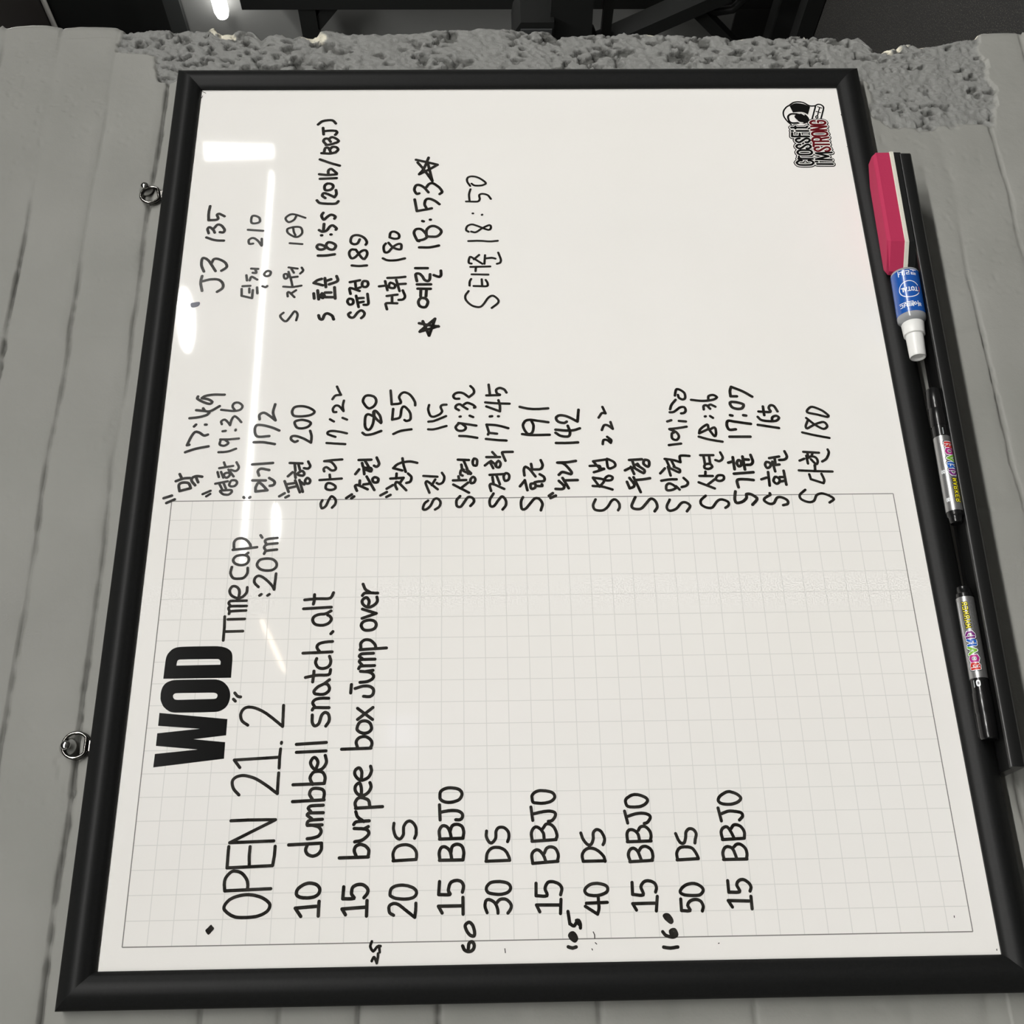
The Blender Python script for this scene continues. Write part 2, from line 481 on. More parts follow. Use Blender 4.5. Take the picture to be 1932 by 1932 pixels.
COOL = (1.0, .985, .955)
line_lamp('light_line', (2.66, -5.93), (5.93, -5.87), .05, COOL, TUBE, 'long straight white light line hung across the hall')
line_lamp('light_line', (4.55, -4.10), (6.14, -5.85), .10, COOL, TUBE * .45, 'slanting wide white light line at the right of the hall')
line_lamp('light_line', (2.52, -6.71), (2.44, -7.75), .035, (1.0, .80, .60), TUBE * .5, 'short warm white light line deep in the hall')
round_lamp('round_lamp', 3.36, -4.08, .19, COOL, TUBE * .9, 'large round white ceiling lamp in the middle of the hall')
round_lamp('round_lamp', 3.41, -6.96, .17, COOL, TUBE * .9, 'round white ceiling lamp behind the long light line')
line_lamp('ceiling_lamp', (.0, -2.9), (1.4, -2.9), .16, COOL, KEY, 'white light panel hung in front of the whiteboard')
line_lamp('ceiling_lamp', (1.8, -2.9), (3.2, -2.9), .16, COOL, KEY, 'white light panel hung right of the whiteboard')
line_lamp('ceiling_lamp', (-1.8, -2.9), (-.4, -2.9), .16, COOL, KEY * .7, 'white light panel hung left of the whiteboard')
line_lamp('ceiling_lamp', (2.2, 1.2), (3.4, 1.2), .12, COOL, KEY * .95, 'unseen light panel added beyond the broken wall end to brighten the background')  # unseen panel, added to brighten the side wall and equipment past the end

# a small lit display on the opposite wall
e = empty('wall_display', (2.19, -8.99, 2.12), 'small square lit display on the wall opposite the whiteboard', 'display')
bm = bmesh.new(); add_box(bm, (-.165, -.01, -.16), (.165, .03, .16), .006)
bm_obj('casing', bm, M_house, e)
bm = bmesh.new(); add_box(bm, (-.14, .03, -.135), (.14, .036, .135))
bm_obj('screen', bm, emit('display_glow', (.78, .78, 1.0), 1.6), e)

# the glowing lamp on the side wall past the broken edge
e = empty('wall_lamp', (4.2, 2.62, 2.585), 'bright white wall lamp high on the grey side wall', 'wall lamp')
bm = bmesh.new(); add_box(bm, (-.018, -.30, -.02), (0, .10, .02), .003)
bm_obj('bracket', bm, M_house, e)
bm = bmesh.new(); add_lathe(bm, [(-.34, .005), (-.335, .02), (-.31, .034), (.12, .034), (.148, .026), (.16, .012), (.162, .003)], 'y', 20, (-.052, 0, 0))
bm_obj('bulb', bm, emit('wall_lamp_glow', COOL, 7.0), e, True)

# conduit, junction box and dark pad high in the corner
M_cond = mat('white_conduit', (.55, .54, .5), rough=.4)
bm = bmesh.new(); add_tube(bm, [(4.12, 2.30, 3.366), (4.12, 2.75, 3.366), (4.12, 2.95, 3.366), (4.12, 3.3, 3.366)], .012, 10)
props(bm_obj('conduit', bm, M_cond, None, True), 'pale conduit running under the ceiling above the broken edge', 'pipe')
bm = bmesh.new(); add_box(bm, (3.98, 2.80, 3.27), (4.06, 2.97, 3.379), .004)
props(bm_obj('junction_box', bm, M_black), 'black junction box under the ceiling beside the pale conduit', 'junction box')

# ---------------------------------------------------------------- whiteboard
XL, XR, ZT, ZB = -.0180, .9219, .0185, -.7197
BD = empty('whiteboard', ((XL + XR) / 2, 0, Z0 + ZB), 'large white marker board in a black frame covered in handwriting', 'whiteboard')
BO = Vector(BD.location)
def bl(x, y, z):                       # grid coordinates -> the board's own coordinates
    return (x - BO.x, y, z + Z0 - BO.z)

bm = bmesh.new()
lo = bl(XL - .006, 0, ZB - .006); hi = bl(XR + .006, .010, ZT + .006)
add_box(bm, lo, hi)
bm_obj('panel', bm, M_board, BD, label='white glossy writing surface')

PROF = [(0, .0004), (0, .0026), (.0012, .0046), (.0040, .0072), (.0075, .0086), (.0105, .0102), (.0145, .0108), (.0185, .0098), (.0228, .0072), (.0262, .0046), (.0282, .0030), (.0290, .0012), (.0290, -.0125)]
corners = [(XL, ZB, -1, -1), (XR, ZB, 1, -1), (XR, ZT, 1, 1), (XL, ZT, -1, 1)]
def frame_member(i):
    bm = bmesh.new(); rings = []
    for k in (i, (i + 1) % 4):
        x, z, sx, sz = corners[k]
        rings.append([bm.verts.new(bl(x + sx * w, -h, z + sz * w)) for w, h in PROF])
    a, b = rings
    for k in range(len(PROF) - 1):
        bm.faces.new((a[k], a[k + 1], b[k + 1], b[k]))
    bm.faces.new((a[-1], a[0], b[0], b[-1]))
    bm.faces.new(a); bm.faces.new(list(reversed(b)))
    return bm
for i in range(4):
    bm_obj('frame_rail', frame_member(i), M_frame, BD, True, sharp=28, label=None if i else None)

# ink ribbons ------------------------------------------------------------
def ribbon(V, F, pts, w, y, closed):
    """a flat pen line with round ends; pts in board-plane metres"""
    pts = [p for i, p in enumerate(pts) if i == 0 or math.hypot(p[0] - pts[i - 1][0], p[1] - pts[i - 1][1]) > 2e-5]
    r = w / 2
    if closed and len(pts) > 2 and math.hypot(pts[0][0] - pts[-1][0], pts[0][1] - pts[-1][1]) < 2e-5:
        pts.pop()
    def disc(p, a0, a1, yy, n=8):
        c = len(V); V.append((p[0], yy, p[1]))
        for k in range(n + 1):
            t = a0 + (a1 - a0) * k / n
            V.append((p[0] + r * math.cos(t), yy, p[1] + r * math.sin(t)))
        for k in range(n): F.append((c, c + 1 + k, c + 2 + k))
    if len(pts) == 1:
        disc(pts[0], 0, 2 * math.pi, y, 14); return
    n = len(pts)
    if not closed:
        # split at hard corners
        for i in range(1, n - 1):
            a = math.atan2(pts[i][1] - pts[i - 1][1], pts[i][0] - pts[i - 1][0]); b = math.atan2(pts[i + 1][1] - pts[i][1], pts[i + 1][0] - pts[i][0])
            d = abs((b - a + math.pi) % (2 * math.pi) - math.pi)
            if d > math.radians(62):
                ribbon(V, F, pts[:i + 1], w, y, False); ribbon(V, F, pts[i:], w, y - 1.5e-5, False); return
    ids = []
    m = n + 1 if closed else n
    for i in range(m):
        p = pts[i % n]
        if closed:
            a = pts[(i - 1) % n]; b = pts[(i + 1) % n]
        else:
            a = pts[max(i - 1, 0)]; b = pts[min(i + 1, n - 1)]
        d0 = (p[0] - a[0], p[1] - a[1]); d1 = (b[0] - p[0], b[1] - p[1])
        def nm(d):
            L = math.hypot(*d); return (d[0] / L, d[1] / L) if L > 1e-9 else None
        u0 = nm(d0) or nm(d1); u1 = nm(d1) or u0
        t = nm((u0[0] + u1[0], u0[1] + u1[1])) or u0
        k = 1.0 / max(.75, t[0] * u1[0] + t[1] * u1[1])
        yy = y - i * 4e-7
        V.append((p[0] - t[1] * r * k, yy, p[1] + t[0] * r * k)); V.append((p[0] + t[1] * r * k, yy, p[1] - t[0] * r * k))
        ids.append(len(V) - 2)
        if not closed and i in (0, n - 1):
            ang = math.atan2(t[1], t[0])
            if i == 0: cap0 = (p, ang + math.pi / 2, ang + 3 * math.pi / 2, yy)
            else: cap1 = (p, ang - math.pi / 2, ang + math.pi / 2, yy)
    for a, b in zip(ids, ids[1:]): F.append((a, a + 1, b + 1, b))
    if not closed:
        disc(*cap0); disc(*cap1)

def decode(s):
    out = []
    for seg in s.split(';'):
        k = seg[0]; pts = []; x = z = 0
        for i, t in enumerate(seg[1:].split()):
            a, b = t.split(',')
            x, z = (int(a), int(b)) if i == 0 else (x + int(a), z + int(b))
            pts.append((x * 1e-4, z * 1e-4))
        out.append((k, pts))
    return out

def ink_mesh(segs, w, y):
    V = []; F = []
    for i, (k, pts) in enumerate(segs):
        yy = y - (i % 24) * 3e-6
        if k == 'P':
            c = len(V)
            V += [(p[0], yy, p[1]) for p in pts]
            for tri in tessellate_polygon([[Vector((p[0], p[1], 0)) for p in pts]]): F.append(tuple(c + j for j in tri))
        else:
            ribbon(V, F, pts, w, yy, k == 'z')
    # all faces look towards the viewer
    out = []
    for f in F:
        (x0, _, z0), (x1, _, z1), (x2, _, z2) = V[f[0]], V[f[1]], V[f[2]]
        out.append(f if (x1 - x0) * (z2 - z0) - (z1 - z0) * (x2 - x0) > 0 else tuple(reversed(f)))
    return [bl(*v) for v in V], out

# printed grid
def lines_mesh(segs, w, y):
    V = []; F = []
    for (x0, z0, x1, z1) in segs:
        c = len(V); h = w / 2
        if x0 == x1: q = [(x0 - h, z0), (x0 + h, z0), (x0 + h, z1), (x0 - h, z1)]
        else: q = [(x0, z0 - h), (x1, z0 - h), (x1, z0 + h), (x0, z0 + h)]
        V += [bl(a, y, b) for a, b in q]; F.append((c, c + 1, c + 2, c + 3))
    return V, F
gl = [(.02 * k, -.70, .02 * k, 0) for k in range(1, 20)]
V1, F1 = lines_mesh(gl, .0007, -.00006)
V2, F2 = lines_mesh([(0, -.02 * k, .40, -.02 * k) for k in range(1, 35)], .0007, -.00007)
mesh_obj('grid_lines', V1 + V2, F1 + [tuple(i + len(V1) for i in f) for f in F2], M_grid, BD, label='faint printed squares on the writing surface')
V1, F1 = lines_mesh([(0, -.70, 0, 0), (.40, -.70, .40, 0)], .0009, -.00008)
V2, F2 = lines_mesh([(0, 0, .40, 0), (0, -.70, .40, -.70)], .0009, -.00009)
mesh_obj('grid_border', V1 + V2, F1 + [tuple(i + len(V1) for i in f) for f in F2], M_border, BD, label='thin grey printed outline around the squares')

# printed title
WOD = [[[[2245,-101],[2246,-707],[2286,-707],[2329,-707],[2371,-707],[2408,-707],[2438,-705],[2453,-703],[2467,-700],[2480,-695],[2492,-688],[2502,-679],[2511,-668],[2519,-656],[2526,-641],[2531,-627],[2535,-612],[2539,-596],[2541,-578],[2543,-559],[2544,-507],[2544,-437],[2544,-361],[2543,-291],[2542,-239],[2541,-223],[2539,-207],[2537,-194],[2533,-181],[2528,-169],[2522,-158],[2514,-148],[2505,-140],[2496,-132],[2487,-125],[2476,-118],[2465,-113],[2452,-109],[2438,-106],[2408,-104],[2371,-103],[2329,-102],[2285,-102]],[[2366,-207],[2369,-602],[2379,-602],[2389,-603],[2398,-602],[2406,-598],[2412,-592],[2418,-586],[2421,-579],[2422,-571],[2422,-562],[2423,-513],[2423,-445],[2423,-369],[2423,-300],[2422,-251],[2422,-239],[2421,-228],[2418,-220],[2413,-214],[2407,-211],[2399,-209],[2389,-208],[2378,-207]]],[[[2063,-95],[2076,-94],[2091,-93],[2106,-92],[2122,-93],[2136,-94],[2148,-97],[2161,-100],[2172,-104],[2183,-110],[2192,-116],[2202,-125],[2210,-135],[2217,-147],[2222,-160],[2226,-171],[2229,-182],[2231,-194],[2232,-207],[2233,-222],[2234,-277],[2234,-351],[2234,-432],[2234,-507],[2233,-562],[2232,-577],[2229,-590],[2226,-603],[2222,-615],[2217,-626],[2211,-638],[2203,-649],[2195,-659],[2185,-668],[2176,-677],[2165,-685],[2154,-692],[2143,-698],[2131,-703],[2119,-707],[2106,-710],[2093,-712],[2080,-713],[2067,-713],[2054,-712],[2041,-710],[2027,-707],[2014,-703],[2002,-698],[1990,-692],[1981,-685],[1972,-677],[1964,-668],[1957,-658],[1951,-648],[1946,-637],[1942,-626],[1939,-614],[1937,-601],[1936,-587],[1935,-533],[1934,-459],[1934,-379],[1934,-305],[1935,-251],[1935,-237],[1937,-224],[1939,-211],[1942,-199],[1946,-188],[1952,-177],[1959,-166],[1967,-155],[1975,-146],[1983,-137],[1992,-128],[2003,-121],[2013,-115],[2023,-110],[2033,-105],[2042,-101],[2052,-98]],[[2082,-204],[2090,-204],[2097,-207],[2103,-211],[2107,-217],[2110,-225],[2111,-234],[2112,-285],[2112,-358],[2112,-439],[2112,-512],[2111,-564],[2109,-575],[2105,-585],[2100,-593],[2092,-599],[2082,-600],[2075,-599],[2068,-596],[2062,-592],[2058,-586],[2056,-578],[2055,-569],[2054,-519],[2053,-448],[2052,-369],[2051,-298],[2051,-248],[2052,-237],[2054,-228],[2057,-220],[2064,-213],[2073,-207]]],[[[1455,-96],[1572,-98],[1605,-467],[1642,-99],[1753,-99],[1788,-468],[1819,-100],[1935,-99],[1871,-705],[1726,-705],[1696,-423],[1666,-702],[1521,-703]]]]
V = []; F = []
for loops in WOD:
    c = len(V)
    vl = [[Vector((a * 1e-4, b * 1e-4, 0)) for a, b in lp] for lp in loops]
    for lp in vl: V += [bl(p.x, -.00012, p.y) for p in lp]
    for t in tessellate_polygon(vl): F.append(tuple(c + i for i in t))
F = [f if (V[f[1]][0] - V[f[0]][0]) * (V[f[2]][2] - V[f[0]][2]) - (V[f[1]][2] - V[f[0]][2]) * (V[f[2]][0] - V[f[0]][0]) > 0 else tuple(reversed(f)) for f in F]
mesh_obj('title_lettering', V, F, M_print, BD, label='bold printed letters WOD')

# the gym's logo, printed in the lower right corner
LOGO = """1|K|68.6|s8142,-6650 1,9 1,10 -2,10 -8,12 -11,13 -11,7 -11,-3 -12,-9 -6,-13 -3,-21 -1,-29 0,-31 1,-30 2,-21 7,-15 11,-12 11,-6 11,4 11,10 8,11 2,9 -1,9 -1,10;s8167,-6778 1,164;s8168,-6655 12,33 23,-3;z8261,-6616 -12,-2 -11,-8 -7,-11 -3,-19 -1,-25 0,-27 1,-26 2,-19 7,-13 11,-11 12,-5 11,2 12,8 7,11 2,19 1,25 1,27 -1,26 -3,19 -6,13 -12,11;s8374,-6665 0,10 0,11 -3,9 -6,9 -9,8 -9,3 -9,-2 -9,-7 -6,-8 -4,-8 -1,-10 3,-11 7,-12 11,-15 13,-15 11,-15 8,-12 4,-13 0,-12 -3,-9 -6,-8 -10,-6 -10,-2 -10,4 -9,9 -7,10 -2,9 0,11 1,10;s8464,-6668 -1,10 0,10 -3,9 -6,9 -8,7 -9,3 -9,-2 -9,-6 -6,-8 -4,-8 -1,-10 3,-11 10,-15 14,-18 15,-19 10,-16 4,-12 0,-11 -2,-9 -7,-8 -9,-6 -10,-2 -9,5 -10,9 -7,9 -2,9 0,10 1,10;s8492,-6779 1,194 52,-7;s8493,-6672 42,-6;s8574,-6782 1,137;s8575,-6603 0,12;s8625,-6592 -1,-171 16,-16;s8609,-6637 34,-5;s8090,-6994 2,177;s8127,-6806 -3,-19;s8150,-6990 11,177 42,-149 44,137 10,-180;s8335,-6870 -1,11 0,11 -3,11 -6,9 -9,8 -9,4 -9,-3 -9,-7 -6,-9 -4,-9 -1,-10 3,-13 7,-13 11,-15 13,-17 11,-17 8,-13 4,-13 0,-13 -3,-10 -6,-9 -10,-7 -10,-2 -9,5 -10,10 -7,11 -2,10 0,11 1,11;s8347,-6812 58,-8;s8376,-6816 -1,-177;s8422,-6992 0,38 -1,42 -1,40 1,35 2,24 10,5 16,-4 14,-7 7,-7 4,-11 2,-10 2,-12 0,-13 -2,-11 -3,-11 -4,-9 -6,-5 -12,-1 -14,3 -14,3;s8456,-6907 22,-93;z8530,-6817 -11,-3 -10,-8 -7,-12 -2,-20 -1,-28 -1,-29 1,-28 3,-21 6,-14 11,-11 10,-6 11,3 11,8 6,12 3,20 1,28 0,30 -1,27 -2,21 -6,14 -11,12;s8586,-6992 1,176 53,-183 1,176;s8722,-6876 1,8 1,9 -2,9 -7,12 -9,12 -10,6 -10,-2 -10,-9 -6,-12 -2,-20 -1,-26 0,-30 1,-27 2,-20 5,-14 10,-11 10,-5 10,2 10,9 6,12 3,13 1,17 -1,17 -2,11 -10,4 -13,-1
2|W|47.2|s8142,-6650 1,9 1,10 -2,10 -8,12 -11,13 -11,7 -11,-3 -12,-9 -6,-13 -3,-21 -1,-29 0,-31 1,-30 2,-21 7,-15 11,-12 11,-6 11,4 11,10 8,11 2,9 -1,9 -1,10;s8167,-6778 1,164;s8168,-6655 12,33 23,-3;z8261,-6616 -12,-2 -11,-8 -7,-11 -3,-19 -1,-25 0,-27 1,-26 2,-19 7,-13 11,-11 12,-5 11,2 12,8 7,11 2,19 1,25 1,27 -1,26 -3,19 -6,13 -12,11;s8374,-6665 0,10 0,11 -3,9 -6,9 -9,8 -9,3 -9,-2 -9,-7 -6,-8 -4,-8 -1,-10 3,-11 7,-12 11,-15 13,-15 11,-15 8,-12 4,-13 0,-12 -3,-9 -6,-8 -10,-6 -10,-2 -10,4 -9,9 -7,10 -2,9 0,11 1,10;s8464,-6668 -1,10 0,10 -3,9 -6,9 -8,7 -9,3 -9,-2 -9,-6 -6,-8 -4,-8 -1,-10 3,-11 10,-15 14,-18 15,-19 10,-16 4,-12 0,-11 -2,-9 -7,-8 -9,-6 -10,-2 -9,5 -10,9 -7,9 -2,9 0,10 1,10;s8492,-6779 1,194 52,-7;s8493,-6672 42,-6;s8574,-6782 1,137;s8575,-6603 0,12;s8625,-6592 -1,-171 16,-16;s8609,-6637 34,-5;s8090,-6994 2,177;s8127,-6806 -3,-19;s8150,-6990 11,177 42,-149 44,137 10,-180;s8335,-6870 -1,11 0,11 -3,11 -6,9 -9,8 -9,4 -9,-3 -9,-7 -6,-9 -4,-9 -1,-10 3,-13 7,-13 11,-15 13,-17 11,-17 8,-13 4,-13 0,-13 -3,-10 -6,-9 -10,-7 -10,-2 -9,5 -10,10 -7,11 -2,10 0,11 1,11;s8347,-6812 58,-8;s8376,-6816 -1,-177;s8422,-6992 0,38 -1,42 -1,40 1,35 2,24 10,5 16,-4 14,-7 7,-7 4,-11 2,-10 2,-12 0,-13 -2,-11 -3,-11 -4,-9 -6,-5 -12,-1 -14,3 -14,3;s8456,-6907 22,-93;z8530,-6817 -11,-3 -10,-8 -7,-12 -2,-20 -1,-28 -1,-29 1,-28 3,-21 6,-14 11,-11 10,-6 11,3 11,8 6,12 3,20 1,28 0,30 -1,27 -2,21 -6,14 -11,12;s8586,-6992 1,176 53,-183 1,176;s8722,-6876 1,8 1,9 -2,9 -7,12 -9,12 -10,6 -10,-2 -10,-9 -6,-12 -2,-20 -1,-26 0,-30 1,-27 2,-20 5,-14 10,-11 10,-5 10,2 10,9 6,12 3,13 1,17 -1,17 -2,11 -10,4 -13,-1
1|K|18.2|s8670,-6598 14,10 14,11 14,10 14,9 15,8 18,9 19,7 19,5 18,2 22,0 20,-3 20,-7 15,-7 15,-10 13,-10 13,-10 11,-13 9,-14 10,-15 11,-12 11,-14 11,-13 8,-14 5,-15 3,-14 1,-15 0,-15 -1,-14 -2,-14 -4,-13 -6,-15 -8,-12 -10,-14 -12,-13 -10,-13 -7,-14 -4,-16 0,-17 1,-15 3,-14 6,-12 8,-9 6,-10 2,-12 -1,-11 -3,-11 -7,-10 -10,-10 -10,-7 -12,-4 -14,1 -18,5 -22,7 -24,9 -23,7 -20,7 -20,7 -20,7 -20,7;s8943,-6915 -18,6 -19,6 -18,7 -19,6 -19,7 -19,6 -19,6 -19,7 -19,6 -19,7
2|K|16.1|P8948,-6616 10,-13 11,-12 9,-13 7,-13 4,-14 2,-14 0,-15 -1,-15 -2,-16 -4,-16 -4,-17 -6,-16 -8,-16 -9,-15 -10,-16 -10,-15 -117,40 10,12 11,13 9,14 5,14 4,14 1,18 0,15 -2,17 -2,18 -2,19 -3,18;P8783,-6650 12,-1 10,-5 9,-8 9,-11 9,-15 5,-15 3,-16 0,-16 -3,-16 -5,-14 -9,-14 -11,-11 -15,-10 -17,-8 -16,-5 -13,-1 -12,0 -12,4 -11,8 -11,11 -8,11 -7,13 -4,14 -2,13 2,11 4,10 7,11 9,9 11,10 12,9 11,9 15,10 15,8
2|K|23.6|s8830,-6685 0,18 1,17 1,17 -2,15 -7,15 -10,12 -11,9 -11,5 -12,2 -14,0 -16,-1 -18,-3 -15,-6 -10,-7 -7,-10 -5,-13 -1,-15 1,-18 1,-20 1,-18
3|W|13.9|s8749,-6660 -14,-9 -15,-8 -12,-11 -5,-11 -4,-12 -2,-13 -3,-12;s8836,-6711 2,-8 2,-8 -1,-9 -7,-10 -9,-10 -9,-10
2|K|12.9|s8936,-6939 -19,-45;s8924,-6961 -62,23;s8866,-6912 -19,-46;s8844,-6933 -43,13;z8801,-6910 -7,9 -12,7 -11,-4 -7,-7 6,-10 12,-7 12,4
3|K|26.8|s8142,-6650 1,9 1,10 -2,10 -8,12 -11,13 -11,7 -11,-3 -12,-9 -6,-13 -3,-21 -1,-29 0,-31 1,-30 2,-21 7,-15 11,-12 11,-6 11,4 11,10 8,11 2,9 -1,9 -1,10;s8167,-6778 1,164;s8168,-6655 12,33 23,-3;z8261,-6616 -12,-2 -11,-8 -7,-11 -3,-19 -1,-25 0,-27 1,-26 2,-19 7,-13 11,-11 12,-5 11,2 12,8 7,11 2,19 1,25 1,27 -1,26 -3,19 -6,13 -12,11;s8374,-6665 0,10 0,11 -3,9 -6,9 -9,8 -9,3 -9,-2 -9,-7 -6,-8 -4,-8 -1,-10 3,-11 7,-12 11,-15 13,-15 11,-15 8,-12 4,-13 0,-12 -3,-9 -6,-8 -10,-6 -10,-2 -10,4 -9,9 -7,10 -2,9 0,11 1,10;s8464,-6668 -1,10 0,10 -3,9 -6,9 -8,7 -9,3 -9,-2 -9,-6 -6,-8 -4,-8 -1,-10 3,-11 10,-15 14,-18 15,-19 10,-16 4,-12 0,-11 -2,-9 -7,-8 -9,-6 -10,-2 -9,5 -10,9 -7,9 -2,9 0,10 1,10;s8492,-6779 1,194 52,-7;s8493,-6672 42,-6;s8574,-6782 1,137;s8575,-6603 0,12;s8625,-6592 -1,-171 16,-16;s8609,-6637 34,-5;s8090,-6994 2,177;s8127,-6806 -3,-19;s8150,-6990 11,177 42,-149 44,137 10,-180
3|R|26.8|s8335,-6870 -1,11 0,11 -3,11 -6,9 -9,8 -9,4 -9,-3 -9,-7 -6,-9 -4,-9 -1,-10 3,-13 7,-13 11,-15 13,-17 11,-17 8,-13 4,-13 0,-13 -3,-10 -6,-9 -10,-7 -10,-2 -9,5 -10,10 -7,11 -2,10 0,11 1,11;s8347,-6812 58,-8;s8376,-6816 -1,-177;s8422,-6992 0,38 -1,42 -1,40 1,35 2,24 10,5 16,-4 14,-7 7,-7 4,-11 2,-10 2,-12 0,-13 -2,-11 -3,-11 -4,-9 -6,-5 -12,-1 -14,3 -14,3;s8456,-6907 22,-93;z8530,-6817 -11,-3 -10,-8 -7,-12 -2,-20 -1,-28 -1,-29 1,-28 3,-21 6,-14 11,-11 10,-6 11,3 11,8 6,12 3,20 1,28 0,30 -1,27 -2,21 -6,14 -11,12;s8586,-6992 1,176 53,-183 1,176;s8722,-6876 1,8 1,9 -2,9 -7,12 -9,12 -10,6 -10,-2 -10,-9 -6,-12 -2,-20 -1,-26 0,-30 1,-27 2,-20 5,-14 10,-11 10,-5 10,2 10,9 6,12 3,13 1,17 -1,17 -2,11 -10,4 -13,-1"""
LM = {'K': M_print, 'W': M_print_white, 'R': M_print_red}
LN = ['logo_outline', 'logo_backing', 'logo_emblem', 'logo_emblem', 'logo_emblem', 'logo_emblem', 'logo_emblem', 'logo_lettering', 'logo_lettering']
logo = bpy.data.objects.new('logo', None); link(logo, BD); logo.location = bl(.868, 0, -.655)
logo['label'] = 'printed black, white and dark red gym logo'
LO = Vector(logo.location)
for nm, ln in zip(LN, LOGO.strip().split('\n')):
    layer, m, w, s = ln.split('|')
    vv, ff = ink_mesh(decode(s), float(w) * 1e-4, -.00010 - .00012 * int(layer))
    mesh_obj(nm, [Vector(v) - LO for v in vv], ff, LM[m], logo, label='dark red letters' if m == 'R' else None)

